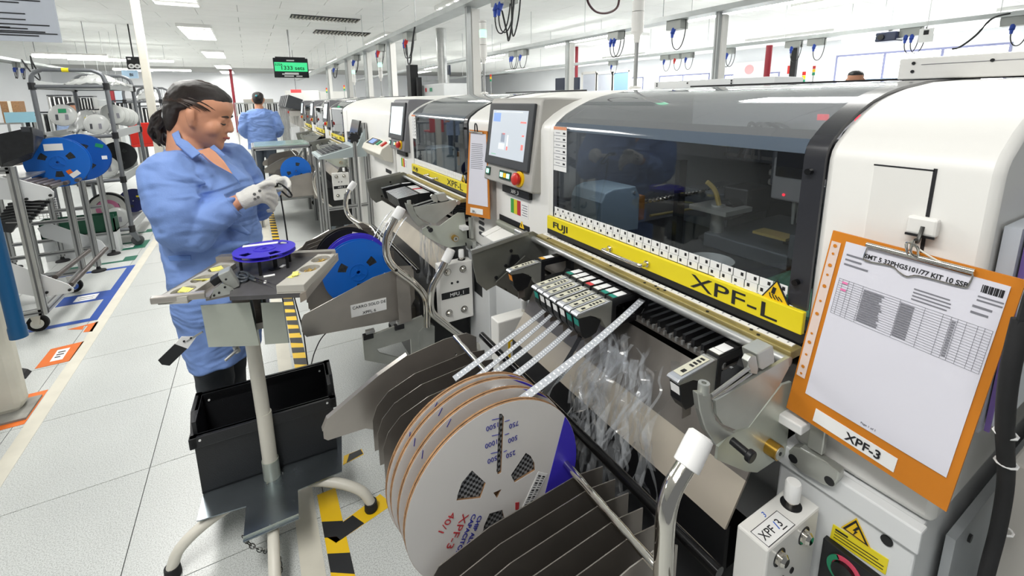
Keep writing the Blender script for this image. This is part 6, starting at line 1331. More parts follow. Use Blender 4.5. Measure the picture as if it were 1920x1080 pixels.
# ---- coarser standing people further away
def person(x, y, rz, h, coat_m, hair_m, label, legs=TROUS, arms='down', long_coat=True, tail=False, hat=None):
    k = h/1.65; t = thing('person', (x, y, 0), label, 'person'); Mz = Matrix.Translation((x, y, 0)) @ Matrix.Rotation(rz, 4, 'Z') @ Matrix.Scale(k, 4)
    X, Y_ = (1, 0, 0), (0, 1, 0)
    b = MB(Mz); head_shape(b, Matrix.Translation((0.0, 0, 1.43)) @ Matrix.Rotation(0.2, 4, 'Y'), 1.0)
    loft(b, [((-0.01, 0, 1.46), X, Y_, 0.05, 0.05, 0.05), ((-0.02, 0, 1.37), X, Y_, 0.06, 0.06, 0.07), ((-0.02, 0, 1.1), X, Y_, 0.1, 0.1, 0.15), ((-0.02, 0, 0.8), X, Y_, 0.1, 0.1, 0.15)], 16)
    A = []
    for s in (-1, 1):
        pts = [(-0.02, s*0.18, 1.33), (-0.03, s*0.25, 1.08), (0.16, s*0.2, 0.98), (0.28, s*0.12, 1.02)]; A.append(pts)
        limb(b, [Vector(p) for p in pts]+[Vector((0.36, s*0.09, 1.03))], [0.04, 0.04, 0.033, 0.026, 0.02], 12)
        for q in range(4): b.tube([(0.33, s*(0.075+0.02*q-0.02), 1.03), (0.40, s*(0.07+0.018*q-0.02), 1.015), (0.415, s*(0.07+0.018*q-0.02), 0.99)], [0.011, 0.0095, 0.008], 8)
        b.tube([(0.31, s*0.06, 1.04), (0.36, s*0.03, 1.05), (0.385, s*0.03, 1.04)], [0.012, 0.010, 0.008], 8)
        limb(b, [Vector((-0.02, s*0.09, 0.82)), Vector((0, s*0.09, 0.45)), Vector((-0.02, s*0.1, 0.06))], [0.08, 0.055, 0.035], 12)
    voxel(b.obj('body', SKIN, t), 0.009*k, 2)
    c = MB(Mz)
    loft(c, [((-0.02, 0, 1.40), X, Y_, 0.065, 0.07, 0.08), ((-0.02, 0, 1.36), X, Y_, 0.10, 0.10, 0.17), ((-0.02, 0, 1.28), X, Y_, 0.13, 0.12, 0.215), ((-0.02, 0, 1.1), X, Y_, 0.14, 0.12, 0.205), ((-0.02, 0, 0.95), X, Y_, 0.14, 0.12, 0.20), ((-0.02, 0, 0.8), X, Y_, 0.145, 0.13, 0.215), ((-0.02, 0, 0.62 if long_coat else 0.78), X, Y_, 0.15, 0.14, 0.22)], 22)
    for pts in A: limb(c, [Vector(p) for p in pts], [0.075, 0.068, 0.056, 0.045], 14)
    voxel(c.obj('coat', coat_m, t), 0.011*k, 3, folds=[(0.09, 0.02)])
    c = MB(Mz)
    for s in (-1, 1): limb(c, [Vector((-0.02, s*0.09, 0.85)), Vector((0, s*0.09, 0.45)), Vector((-0.02, s*0.1, 0.05))], [0.095, 0.07, 0.06], 12)
    voxel(c.obj('trousers', legs, t), 0.012*k, 2)
    for s in (-1, 1):
        m = MB(Mz); loft(m, [((-0.08, s*0.1, 0.03), Y_, (0, 0, 1), 0.03, 0.03, 0.03), ((0.0, s*0.1, 0.045), Y_, (0, 0, 1), 0.036, 0.036, 0.045), ((0.1, s*0.1, 0.035), Y_, (0, 0, 1), 0.042, 0.042, 0.033), ((0.17, s*0.1, 0.02), Y_, (0, 0, 1), 0.02, 0.02, 0.015)], 12); m.obj('shoe', MATS['black_shoe'], t, smooth='all')
    hb = MB(Mz @ Matrix.Translation((0, 0, 1.43)) @ Matrix.Rotation(0.2, 4, 'Y')); v = []
    for z, fr, bk, w in HR:
        for q in range(20):
            a = 2*math.pi*q/20; v.append(((fr-bk)/2+(fr+bk)/2*math.cos(a), w*math.sin(a), z))
    hb.mesh(v, [(i*20+q, i*20+(q+1) % 20, (i+1)*20+(q+1) % 20, (i+1)*20+q) for i in range(len(HR)-1) for q in range(20)]+[tuple(range(19, -1, -1)), tuple(range((len(HR)-1)*20, len(HR)*20))]); voxel(hb.obj('hair', hair_m, t), 0.009, 3)
    if tail:
        MB(Mz).ball((-0.12, 0, 1.57), 0.04, 8, (0.9, 1.1, 1.1)).obj('hair_bun', hair_m, t, smooth='all'); MB(Mz).ball((-0.15, 0.01, 1.59), 0.014, 6).obj('hair_clip', mat('turquoise_clip', '#39b6c8', 0.4), t, smooth='all')
    return t
person(0.13, 8.0, math.radians(86), 1.64, COATM, HAIRM, 'worker seen from behind in a light blue coat down the aisle', legs=mat('grey_blue_trousers', '#4a525c', 0.8), long_coat=False, tail=True)
p = at(1604, 145, 'x', 6.6)
person(6.6, p.y, math.radians(200), 1.80, mat('white_shirt', '#d8dadd', 0.8), mat('black_hair', '#17161b', 0.4, var=0.3, vscale=30), 'dark haired person whose head shows above the near machine')
p = at(133, 195, 'y', 11.0)
person(p.x, 11.0, math.radians(-30), 1.52, mat('white_blue_jacket', '#9fb4d8', 0.8), MATS['black_hair'], 'bending worker seen between the shelves of the storage trolley', legs=mat('jeans', '#33425c', 0.8))
# ------------------------------------------------------------------ left of the aisle
# cream machine post with blue pipe at the frame edge
cc = thing('machine_post', (-1.3, 2.95, 0), 'cream painted post with a black socket at the left edge', 'post')
poly = [(-1.62, 0.0), (-1.14, 0.0), (-1.125, 0.05), (-1.125, 0.50), (-1.13, 0.95), (-1.62, 0.95)]
MB().prism(poly, 'y', 2.92, 3.02).obj('post_body', mat('scuffed_cream', '#cfcbbd', 0.45, var=0.12, vscale=5), cc, bevel=0.03)
MB().prism([(-1.62, 0.0018), (-1.095, 0.0018), (-1.095, 0.012), (-1.62, 0.012)], 'y', 2.84, 3.04).obj('base_plate', mat('worn_grey_plate', '#8d8c86', 0.6, var=0.4, vscale=12), cc)
sk = MB().box((-1.225, 2.895, 0.36), (-1.155, 2.925, 0.50), 0.004).obj('socket_frame', BLACK, cc); MB().box((-1.21, 2.89, 0.385), (-1.168, 2.897, 0.475)).obj('socket_face', CREAM, sk)
MB().box((-1.21, 2.87, 0.60), (-1.14, 2.925, 0.69), 0.01).obj('switch_box', CREAM, cc)
p0 = at(36, 632, 'y', 2.86)
pp_ = tag(MB().tube([(p0.x, 2.86, p0.z), (p0.x, 2.86, p0.z+0.05), (p0.x, 2.86, p0.z+0.06), (p0.x, 2.86, 1.35)], [0.033, 0.033, 0.03, 0.03], 20).obj('blue_pipe', mat('dark_blue_pipe', '#12507c', 0.35), smooth=True), 'dark blue vertical pipe beside the cream post', 'pipe')
tag(MB().tube(smooth_path([(p0.x-0.02, 2.90, 0.7), (p0.x-0.02, 2.905, 0.5), (p0.x-0.03, 2.91, 0.42), (p0.x-0.05, 2.92, 0.42)], 5), 0.008, 8).obj('cord', BLACK, smooth=True), 'short black cord running down behind the blue pipe', 'cable')
# black shoe tip behind the post
tag(MB().prism([(-1.42, 0.0), (-1.235, 0.0), (-1.25, 0.02), (-1.30, 0.05), (-1.42, 0.07)], 'y', 3.30, 3.38).obj('floor_wedge', RUBBER), 'black rubber wedge on the floor behind the cream post', 'wedge')
# hanging sign board top left
sg = thing('hanging_sign', (-0.9, 3.0, 1.78), 'large white sign board hanging at the top left corner', 'sign')
a, b_ = at(116, 78, 'y', 3.0), at(104, -40, 'y', 3.0)
MB().box((-1.5, 3.0, a.z-0.005), (a.x, 3.008, 2.25)).obj('board', mat('bluish_white_board', '#c6ccd6', 0.6), sg)
for k, (u0, u1, v) in enumerate(((-60, 75, 1), (-60, 35, 4), (-60, 47, 25), (-60, 48, 36), (-60, 93, 47), (-60, 19, 50), (-60, 52, 53), (-60, 85, 59), (-60, 108, 63), (-60, 73, 66))):
    p, q = at(u0, v, 'y', 2.9985), at(u1, v+1.5 if u1 > 60 else v+1, 'y', 2.9985); MB().box((p.x, 2.997, q.z-0.0022), (q.x, 2.9995, q.z+0.0022)).obj('print_line', INK, sg)
for x in (-1.3, -0.85): MB().cyl((x, 3.004, 2.25), (x, 3.004, CEIL), 0.003, n=6).obj('hanging_wire', ALU, sg)
# square white column
tag(MB().box((-1.19, 7.75, 0), (-1.10, 7.83, CEIL), 0.008).obj('column', CREAM), 'slim square white column rising behind the operator', 'column')
# ---- tubular storage trolleys
TUBE = mat('grey_steel_tube', '#74777b', 0.4, 0.5, var=0.08)
def trolley(x0, x1, y0, y1, top, label, zs, r=0.019, casters=True):
    t = thing('storage_trolley', ((x0+x1)/2, (y0+y1)/2, 0), label, 'trolley', 'tubular storage trolleys')
    for y in (y0, y1):
        pts = [(x0, y, 0.15), (x0, y, top-0.12), (x0+0.02, y, top-0.04), (x0+0.09, y, top), (x1-0.09, y, top), (x1-0.02, y, top-0.04), (x1, y, top-0.12), (x1, y, 0.15)]
        P = [Vector(p) for p in pts]; MB().tube([P[0], P[1]]+smooth_path(P[1:4], 4)[1:]+smooth_path(P[4:7], 4)+[P[7]], r, 10).obj('end_hoop', TUBE, t, smooth=True)
    for z in zs:
        MB().box((x0, y0, z-0.012), (x1, y1, z)).obj('shelf', ALU, t)
        for y in (y0, y1): MB().cyl((x0, y, z-0.005), (x1, y, z-0.005), r*0.95, n=10).obj('shelf_tube', TUBE, t, smooth=True)
        for x in (x0, x1): MB().box((x-0.008, y0, z-0.03), (x+0.008, y1, z+0.05)).obj('shelf_rail', mat('pale_rail', '#b9bcbd', 0.45, 0.4), t)
        for x in (x0, x1):
            for y in (y0, y1): MB().cyl((x, y, z-0.035), (x, y, z+0.03), r*1.45, n=12).obj('clamp', BLACK, t)
    n = 13
    for k in range(1, n): MB().cyl((x0+(x1-x0)*k/n, y1, zs[0]), (x0+(x1-x0)*k/n, y1, top-0.005), 0.003, n=6).obj('back_wire', TUBE, t)
    if casters:
        for x in (x0, x1):
            for y in (y0, y1):
                MB().lathe([(0.0, -0.016), (0.045, -0.016), (0.055, -0.01), (0.055, 0.01), (0.045, 0.016), (0.0, 0.016)], (x+0.03, y, 0.055), 'y', 20).obj('caster_wheel', mat('dark_grey_wheel', '#45474a', 0.6), t, smooth=True)
                MB().prism([(x-0.03, 0.15), (x+0.03, 0.15), (x+0.06, 0.06), (x+0.03, 0.04)], 'y', y-0.024, y+0.024).obj('caster_fork', TUBE, t)
    return t
TR1 = trolley(-1.75, -1.215, 6.0, 7.2, 1.815, 'grey tubular trolley carrying bagged reels, with a yellow tag on top', (1.665, 1.175, 0.72, 0.19))
MB().cyl((-1.52, 6.0, 1.815), (-1.47, 6.0, 1.815), 0.021, n=10).obj('yellow_tag', YELLOW, TR1)
TR2 = trolley(-1.75, -1.28, 9.6, 10.7, 1.76, 'farther tubular trolley right behind the white column', (1.52, 1.0, 0.4))
def bagged(x, y, z, r, tilt, label, lab=None, spin=0.0):
    t = thing('bagged_reel', (x, y, z-r*math.cos(tilt)), label, 'bagged reel', 'bagged reels on the trolley')
    M_ = Matrix.Translation((x, y, z)) @ Matrix.Rotation(spin, 4, 'Z') @ Matrix.Rotation(tilt, 4, 'X')
    hl = [sector(0, 0, r*0.35, r*0.75, 20+120*k, 70+120*k, 5) for k in range(3)]
    for yy in (-0.01, 0.008): MB(M_).plate_holes(circ(0, 0, r, 36), hl, 'y', yy, yy+0.002).obj('flange', mat('milky_plastic', '#d9dad4', 0.4), t)
    MB(M_).lathe([(r*0.3, -0.008), (r*0.7, -0.008), (r*0.7, 0.008), (r*0.3, 0.008), (r*0.3, -0.008)], (0, 0, 0), 'y', 28).obj('wound_tape', mat('pale_tape', '#b9bbb6', 0.5), t)
    v = MB(M_); v.lathe([(0.0, -0.022), (r*0.7, -0.020), (r*1.05, -0.008), (r*1.1, 0.0), (r*1.05, 0.008), (r*0.7, 0.02), (0.0, 0.022)], (0, 0, 0), 'y', 28); v.obj('bag', CLEARB, t, smooth='all')
    if lab: MB(M_).box((-r*0.25, -0.0245, r*0.2), (r*0.35, -0.0225, r*0.6)).obj('label', lab, t)
    for k in range(2): MB(M_).box((r*(-0.5+0.7*k), -0.0235, -r*0.5), (r*(-0.3+0.75*k), -0.0222, r*0.05)).obj('print_patch', INKG if k else DGREY, t)
    return t
GRL = mat('green_label', '#1d8a5a', 0.5)
q = at(118, 216, 'y', 6.15); bagged(q.x, 6.15, q.z, 0.10, -0.15, 'milky bagged reel with a green label on the trolley', GRL)
q = at(181, 233, 'y', 6.12); bagged(q.x, 6.12, q.z, 0.095, -0.1, 'bagged reel at the front right of the trolley shelf', None)
for k in range(4):
    q = at(212+k*9, 214+k*2, 'y', 6.5+k*0.15); bagged(q.x, 6.5+k*0.15, q.z, 0.10, -0.2, 'bagged reel leaning in the row along the trolley side, %s from the front' % ['first', 'second', 'third', 'fourth'][k], None, 0.5)
for k in range(2):
    q = at(196+k*40, 315+k*12, 'y', 6.2+k*0.5); bagged(q.x, 6.2+k*0.5, 0.72+0.12, 0.11, -0.25, 'bagged reel on the lower trolley shelf, %s one' % ['front', 'rear'][k], None, 0.3)
# crumpled empty bags
def crumple(c, sz, name, label, m, seed):
    random.seed(seed); mb = MB(); n = 14; v = []
    for i in range(n+1):
        for j in range(n+1):
            s, r = i/n*2-1, j/n*2-1; h = (1-s*s*0.8)*(1-r*r*0.8); v.append((c[0]+s*sz[0]*(1+random.uniform(-0.08, 0.08)), c[1]+r*sz[1], c[2]+h*sz[2]+random.uniform(-0.12, 0.12)*sz[2]))
    F = [(i*(n+1)+j, i*(n+1)+j+1, (i+1)*(n+1)+j+1, (i+1)*(n+1)+j) for i in range(n) for j in range(n)]
    mb.mesh(v, F); return tag(mb.obj(name, m, smooth=True, solid=0.003), label, 'plastic bag')
crumple((-1.38, 6.55, 1.668), (0.19, 0.45, 0.13), 'plastic_bag', 'whitish crumpled plastic bag on top of the near trolley', CLEARB, 3)
b1 = crumple((-1.46, 6.3, 1.18), (0.16, 0.12, 0.24), 'plastic_bag', 'clear crumpled bag with a yellow sticker behind the bagged reels', CLEARB, 5)
MB().box((-1.47, 6.19, 1.335), (-1.41, 6.2, 1.36)).obj('sticker', YELLOW, b1)
crumple((-1.5, 10.1, 1.525), (0.2, 0.35, 0.16), 'plastic_bag', 'white bag with green mark on the farther trolley', CLEARB, 8)
random.seed(11)
# reels on the bottom shelf
q = at(205, 398, 'y', 6.3); plastic_reel(q.x, 6.3, 0.19+0.185, 0.175, 0.05, mat('white_reel', '#d8d8d2', 0.4), 'white and black reel with a pink core on the bottom shelf', a_off=0, group='reels on the trolley bottom shelf')
MB().lathe([(0.06, -0.027), (0.10, -0.027), (0.10, -0.026), (0.06, -0.026), (0.06, -0.027)], (q.x, 6.3, 0.375), 'y', 28).obj('pink_core', mat('pink_core', '#d77fa6', 0.5), bpy.data.objects['plastic_reel.003'])
MB().lathe([(0.155, -0.028), (0.176, -0.028), (0.176, -0.024), (0.155, -0.024), (0.155, -0.028)], (q.x, 6.3, 0.375), 'y', 36).obj('black_rim', BLACK, bpy.data.objects['plastic_reel.003'])
q = at(252, 385, 'y', 6.9); plastic_reel(q.x, 6.9, 0.19+0.145, 0.14, 0.05, mat('navy_reel', '#20265e', 0.4), 'navy blue reel with yellow spots at the end of the bottom shelf', a_off=0, label_tags=[(0.05, 0.05, 0.03, 0.02, YELLOW, 0), (-0.05, 0.03, 0.03, 0.02, PAPERW, 0)], group='reels on the trolley bottom shelf')
q = at(220, 415, 'y', 6.12); bagged(q.x, 6.12, 0.19+0.11, 0.10, -0.1, 'small bagged reel in front of the white and black reel', None)
q = at(222, 285, 'y', 6.6); plastic_reel(q.x, 6.6, 0.72+0.19, 0.16, 0.03, BLACK, 'black reel standing on the middle trolley shelf', group='reels on the trolley bottom shelf')
# ---- aluminium racks with rollers
PANELW = mat('white_side_panel', '#dcdedf', 0.45)
def prof(p, q, name, par, s=0.02):
    p, q = Vector(p), Vector(q); d = (q-p); L = d.length; R_ = d.to_track_quat('Z', 'Y').to_matrix(); m = MB()
    m.cbox((p+q)/2, (2*s, 2*s, L), 0, R_)
    o = m.obj(name, ALU, par)
    g = MB(); 
    for k in range(4):
        off = R_ @ Vector(((s+0.0006, 0, 0), (-s-0.0006, 0, 0), (0, s+0.0006, 0), (0, -s-0.0006, 0))[k]); g.cbox((p+q)/2+off, ((0.0014, 0.010, L) if k < 2 else (0.010, 0.0014, L)), 0, R_)
    gg = g.obj('profile_groove', mat('groove_dark', '#5a5b5c', 0.5), o); gg['kind'] = 'stuff'
    return o
RK = thing('reel_rack', (-1.65, 4.4, 0), 'wheeled aluminium profile rack at the left edge with white side panels', 'rack', 'aluminium reel racks')
xa = -1.315
prof((xa, 3.92, 0.14), (xa, 3.92, 1.12), 'post', RK); prof((xa, 4.75, 0.14), (xa, 4.75, 1.0), 'post', RK); prof((-2.1, 3.92, 0.14), (-2.1, 3.92, 1.2), 'post', RK); prof((-2.1, 4.75, 0.14), (-2.1, 4.75, 1.2), 'post', RK)
for y in (3.92, 4.75): prof((-2.1, y, 0.16), (xa, y, 0.16), 'beam', RK)
prof((-2.1, 3.92, 1.10), (xa, 3.92, 1.10), 'beam', RK)
for x in (-2.1, xa): prof((x, 3.92, 0.16), (x, 4.75, 0.16), 'beam', RK)
ppx([(-40, 330), (0, 333), (32, 336), (92, 352), (101, 360), (101, 370), (94, 372), (60, 377), (-40, 372)], 'y', 3.96, 0.006, 'side_panel', PANELW, RK, bevel=0.001)
ppx([(-40, 485), (20, 493), (70, 512), (128, 533), (138, 541), (138, 547), (132, 549), (75, 558), (-40, 535)], 'y', 3.96, 0.006, 'side_panel', PANELW, RK, bevel=0.001)
for u, v_ in ((50, 373), (95, 366), (88, 548), (131, 543)):
    c_ = at(u, v_, 'y', 3.955); MB().cyl(c_, c_+Vector((0, -0.01, 0)), 0.009, n=8).obj('panel_knob', BLACK, RK)
DKROLL = mat('dark_roller', '#4a4340', 0.45, 0.2)
for k in range(2):
    a_, b_ = at(133+k*0-k*30, 534-k*14, 'y', 3.98), at(199-k*32, 466+k*4, 'y', 4.72); MB().cyl(a_, b_, 0.016, n=12).obj('roller', DKROLL, RK, smooth=True)
for k in range(5): MB().cyl(at(92-k*13, 351-k*2, 'y', 3.98), at(130-k*12, 340-k*2, 'y', 4.74), 0.014, n=10).obj('roller', DKROLL, RK, smooth=True)
for x, y in ((-1.38, 4.0), (-1.38, 4.72), (-2.05, 4.0), (-2.05, 4.72)):
    MB().lathe([(0.0, -0.013), (0.028, -0.013), (0.03, -0.004), (0.042, -0.004), (0.05, -0.012), (0.056, -0.01), (0.056, 0.01), (0.042, 0.014), (0.0, 0.013)], (x, y, 0.056), 'y', 24).obj('caster_wheel', RUBBER, RK, smooth=True)
    MB().cyl((x, y-0.016, 0.056), (x, y+0.016, 0.056), 0.034, n=18).obj('caster_hub', CHROME, RK); MB().prism([(x-0.03, 0.145), (x+0.03, 0.145), (x+0.012, 0.05), (x-0.012, 0.05)], 'y', y-0.026, y-0.018).obj('caster_fork', CREAM, RK)
RK2 = thing('reel_rack', (-1.65, 5.5, 0), 'aluminium roller rack on levelling feet below the blue reels', 'rack', 'aluminium reel racks')
for x in (-1.34, -1.72, -2.05):
    for y in (5.22, 5.75):
        prof((x, y, 0.05), (x, y, 0.95-0.12*(y > 5.5)*0), 'post', RK2); MB().lathe([(0.0, 0.0), (0.055, 0.0), (0.05, 0.012), (0.018, 0.022), (0.012, 0.05), (0.0, 0.05)], (x, y, 0), 'z', 18).obj('levelling_foot', RUBBER, RK2, smooth=True)
for z in (0.22, 0.5): 
    for y in (5.22, 5.75): prof((-2.05, y, z), (-1.34, y, z), 'beam', RK2, 0.015)
for x in (-1.34, -2.05): prof((x, 5.22, 0.95), (x, 5.75, 0.95), 'beam', RK2, 0.015)
ppx([(70, 428), (90, 418), (120, 428), (190, 452), (203, 468), (198, 470), (150, 465), (80, 445)], 'y', 5.24, 0.006, 'side_panel', PANELW, RK2)
for k in range(7): MB().cyl((-2.0+k*0.105, 5.2, 0.965+0.008*k), (-2.0+k*0.105, 5.77, 0.965+0.008*k), 0.016, n=10).obj('roller', DKROLL, RK2, smooth=True)
MB().box((-2.05, 5.19, 0.93), (-1.30, 5.205, 0.96)).obj('green_edge', mat('green_edge', '#2f6e4c', 0.5), RK2)
# large blue reels on the rollers (plane faces the camera)
q = at(110, 304, 'y', 4.60); r_ = 0.184
plastic_reel(q.x, 4.60, q.z, r_, 0.05, BLUER, 'large blue reel with an orange and white label at the left', a_off=15, label_tags=[(-0.005, 0.115, 0.105, 0.05, PAPERW, 0), (0.085, -0.095, 0.06, 0.035, PAPERW, 35), (0.055, -0.075, 0.03, 0.03, ORANGET, 25)], group='blue reels on the left rack')
q = at(152, 295, 'y', 4.95); plastic_reel(q.x, 4.95, q.z, 0.19, 0.04, mat('deep_blue_reel', '#0f4fa3', 0.4), 'deep blue reel half hidden behind the labelled blue reel', a_off=55, label_tags=[(0.15, -0.01, 0.035, 0.03, PAPERW, 0), (0.13, 0.09, 0.05, 0.03, GRL, -20)], group='blue reels on the left rack')
for k in range(3): MB().cyl(at(100+k*22, 350-k*6, 'y', 4.4), at(120+k*22, 338-k*5, 'y', 5.12), 0.014, n=10).obj('roller', DKROLL, RK, smooth=True)
# stored feeders, dark, lying in the near rack
for k in range(7):
    p = at(-10+k*4, 420-k*6, 'y', 4.05+k*0.07); q2 = at(62+k*6, 412-k*6, 'y', 4.10+k*0.07)
    t = thing('stored_feeder', tuple(lerp(p, q2, 0.5)), 'dark spare feeder lying in the left rack, %s from the camera' % ['nearest', 'second', 'third', 'fourth', 'fifth', 'sixth', 'farthest'][k], 'feeder', 'spare feeders in the left rack')
    MB().prism([(p.x, p.z-0.05), (p.x, p.z+0.01), (lerp(p, q2, 0.5).x, p.z+0.02), (q2.x, q2.z+0.005), (q2.x, q2.z-0.012), (lerp(p, q2, 0.6).x, p.z-0.02), (lerp(p, q2, 0.4).x, p.z-0.07)], 'y', p.y, p.y+0.028).obj('feeder_body', mat('sooty_black', '#222325', 0.4, var=0.3, vscale=40), t, bevel=0.002)
    MB().tube([(p.x+0.05, p.y-0.002, p.z+0.0), (q2.x-0.03, p.y-0.002, q2.z-0.002)], 0.004, 6).obj('edge_strip', MGREY, t)
for k in range(8):
    p = at(-8, 262+k*2.2, 'y', 4.12+k*0.055); q2 = at(60+k*2.6, 244+k*1.0, 'y', 4.12+k*0.055)
    t = thing('stored_feeder', tuple(lerp(p, q2, 0.5)), 'grey black feeder hung in the upper left rack, %s from the camera' % ['nearest', 'second', 'third', 'fourth', 'fifth', 'sixth', 'seventh', 'farthest'][k], 'feeder', 'spare feeders in the upper left rack')
    MB().prism([(p.x, p.z-0.16), (p.x, p.z+0.03), (q2.x, q2.z+0.02), (q2.x, q2.z-0.03), (p.x+0.16, p.z-0.09)], 'y', p.y, p.y+0.03).obj('feeder_body', MATS['sooty_black'], t, bevel=0.003)
    MB().box((q2.x-0.05, p.y-0.002, q2.z-0.01), (q2.x-0.01, p.y+0.031, q2.z+0.022)).obj('end_cap', DGREY, t)
prof((-2.1, 3.92, 1.0), (-2.1, 3.92, 1.5), 'post', RK); MB().box((-2.1, 4.05, 1.0), (-1.36, 5.12, 1.012)).obj('feeder_shelf', ALU, RK)
# green bin on the floor of the rear rack and wire basket
gb = thing('green_bin', (-1.5, 5.95, 0.23), 'dark green plastic bin behind the rack posts', 'bin')
for a_, b_ in (((-1.85, 5.80, 0.22), (-1.30, 5.94, 0.235)), ((-1.85, 5.80, 0.22), (-1.30, 5.812, 0.40)), ((-1.85, 5.93, 0.22), (-1.30, 5.94, 0.40)), ((-1.85, 5.80, 0.22), (-1.838, 5.94, 0.40)), ((-1.312, 5.80, 0.22), (-1.30, 5.94, 0.36))): MB().box(a_, b_).obj('bin_wall', mat('dark_green_bin', '#174a35', 0.5), gb)
MB().box((-1.85, 5.80, 0), (-1.30, 5.93, 0.218)).obj('bin_plinth', PANELW, gb)
wb = thing('wire_basket', (-1.85, 5.93, 0.4), 'small white wire basket behind the rack', 'basket')
for k in range(9): MB().tube([(-1.95+k*0.028, 5.91, 0.402), (-1.95+k*0.028, 5.91, 0.60)], 0.0025, 5).obj('wire', PAPERW, wb); MB().tube([(-1.95, 5.91, 0.41+k*0.023), (-1.72, 5.91, 0.41+k*0.023)], 0.0025, 5).obj('wire', PAPERW, wb)
# background shelving full of vertical magazines behind the trolley
STRIPE = mat('black_magazine', '#1d1e21', 0.5); 
def magazine_rack(x0, x1, y, z0, z1, n, label):
    t = thing('magazine_rack', ((x0+x1)/2, y, 0), label, 'rack', 'racks of board magazines')
    MB().box((x0-0.03, y, z1), (x1+0.03, y+0.35, z1+0.03)).obj('top_frame', DGREY, t); MB().box((x0-0.03, y, z0-0.03), (x1+0.03, y+0.35, z0)).obj('shelf', DGREY, t)
    for x in (x0-0.03, x1): MB().box((x, y, 0), (x+0.03, y+0.35, z1)).obj('side_frame', ALU, t)
    w = (x1-x0)/n
    for k in range(n): MB().box((x0+k*w, y+0.01, z0), (x0+k*w+w*0.62, y+0.3, z1-0.02-0.03*(k % 3 == 1))).obj('magazine', STRIPE if k % 2 else PAPERW, t)
    return t
for k, (u0, u1, v0, v1, yy, l) in enumerate(((96, 132, 180, 208, 15.0, 'far board magazine rack left of the bending worker'), (148, 172, 182, 205, 15.8, 'far board magazine rack right of the bending worker'), (50, 100, 212, 262, 12.5, 'striped board magazine rack behind the trolley, leftmost'), (104, 150, 222, 260, 12.1, 'striped board magazine rack behind the green labelled reel'), (214, 245, 190, 232, 13.0, 'striped board magazine rack near the white column'), (262, 292, 200, 232, 14.0, 'board magazine rack right beside the white column'))):
    a_, b_ = at(u0, v1, 'y', yy), at(u1, v0, 'y', yy); magazine_rack(a_.x, b_.x, yy, a_.z, b_.z, 10, l)
# boxes on the far left, wall poster, red chair, red poster
bx = thing('cardboard_box', tuple(at(28, 232, 'y', 13.6)), 'brown cardboard box on a shelf at the far left', 'box'); p = at(27, 210, 'y', 13.6); MB().cbox(p, (0.28, 0.3, 0.45), 0.01).obj('carton', CARD, bx); MB().cbox(p+Vector((0, -0.152, 0.1)), (0.05, 0.004, 0.25)).obj('packing_tape', CREAM, bx)
MB().box((p.x-0.9, 13.4, p.z-0.25), (p.x+0.9, 13.9, p.z-0.226)).obj('shelf_board', ALU, bx); 
for dx in (-0.85, 0.85): MB().box((p.x+dx-0.02, 13.42, 0), (p.x+dx+0.02, 13.46, p.z-0.25)).obj('shelf_leg', ALU, bx)
pc = at(38, 220, 'y', 12.4); sn = tag(MB().cbox(pc, (0.42, 0.02, 0.2)).obj('blue_notice', mat('pale_blue_notice', '#9fd0e2', 0.5)), 'pale blue notice panel below the cardboard box', 'notice')
MB().box((pc.x-0.2, 12.39, 0), (pc.x-0.17, 12.42, pc.z-0.1)).obj('notice_leg', ALU, sn); MB().box((pc.x+0.17, 12.39, 0), (pc.x+0.2, 12.42, pc.z-0.1)).obj('notice_leg', ALU, sn)
rc_ = at(270, 258, 'y', 8.6)
ch = thing('red_chair', (rc_.x, 8.6, 0), 'red plastic stool back beside the white column', 'chair')
MB().box((rc_.x-0.16, 8.6, rc_.z-0.10), (rc_.x+0.14, 8.63, rc_.z+0.22), 0.01).obj('backrest', RED, ch); MB().box((rc_.x-0.17, 8.6, rc_.z-0.14), (rc_.x+0.15, 8.95, rc_.z-0.10), 0.01).obj('seat', RED, ch)
for dx in (-0.14, 0.12):
    for dy_ in (0.02, 0.32): MB().cyl((rc_.x+dx, 8.6+dy_, 0), (rc_.x+dx, 8.6+dy_, rc_.z-0.14), 0.012, n=8).obj('leg', ALU, ch)
ps = at(207, 180, 'y', 13.5); tag(MB().cbox(ps, (0.16, 0.02, 0.42)).obj('red_board', mat('dark_red_board', '#a3323a', 0.6)), 'dark red notice board hanging far behind the trolley', 'notice board'); MB().cyl(ps+Vector((0, 0, 0.2)), (ps.x, ps.y, CEIL), 0.004, n=6).obj('hanging_wire', ALU, bpy.data.objects['red_board'])
ps = at(224, 180, 'y', 13.5); tag(MB().cbox(ps, (0.2, 0.02, 0.42)).obj('white_board', mat('pale_board', '#c9d6e2', 0.6)), 'pale notice board hanging next to the red one', 'notice board'); MB().cyl(ps+Vector((0, 0, 0.2)), (ps.x, ps.y, CEIL), 0.004, n=6).obj('hanging_wire', ALU, bpy.data.objects['white_board'])
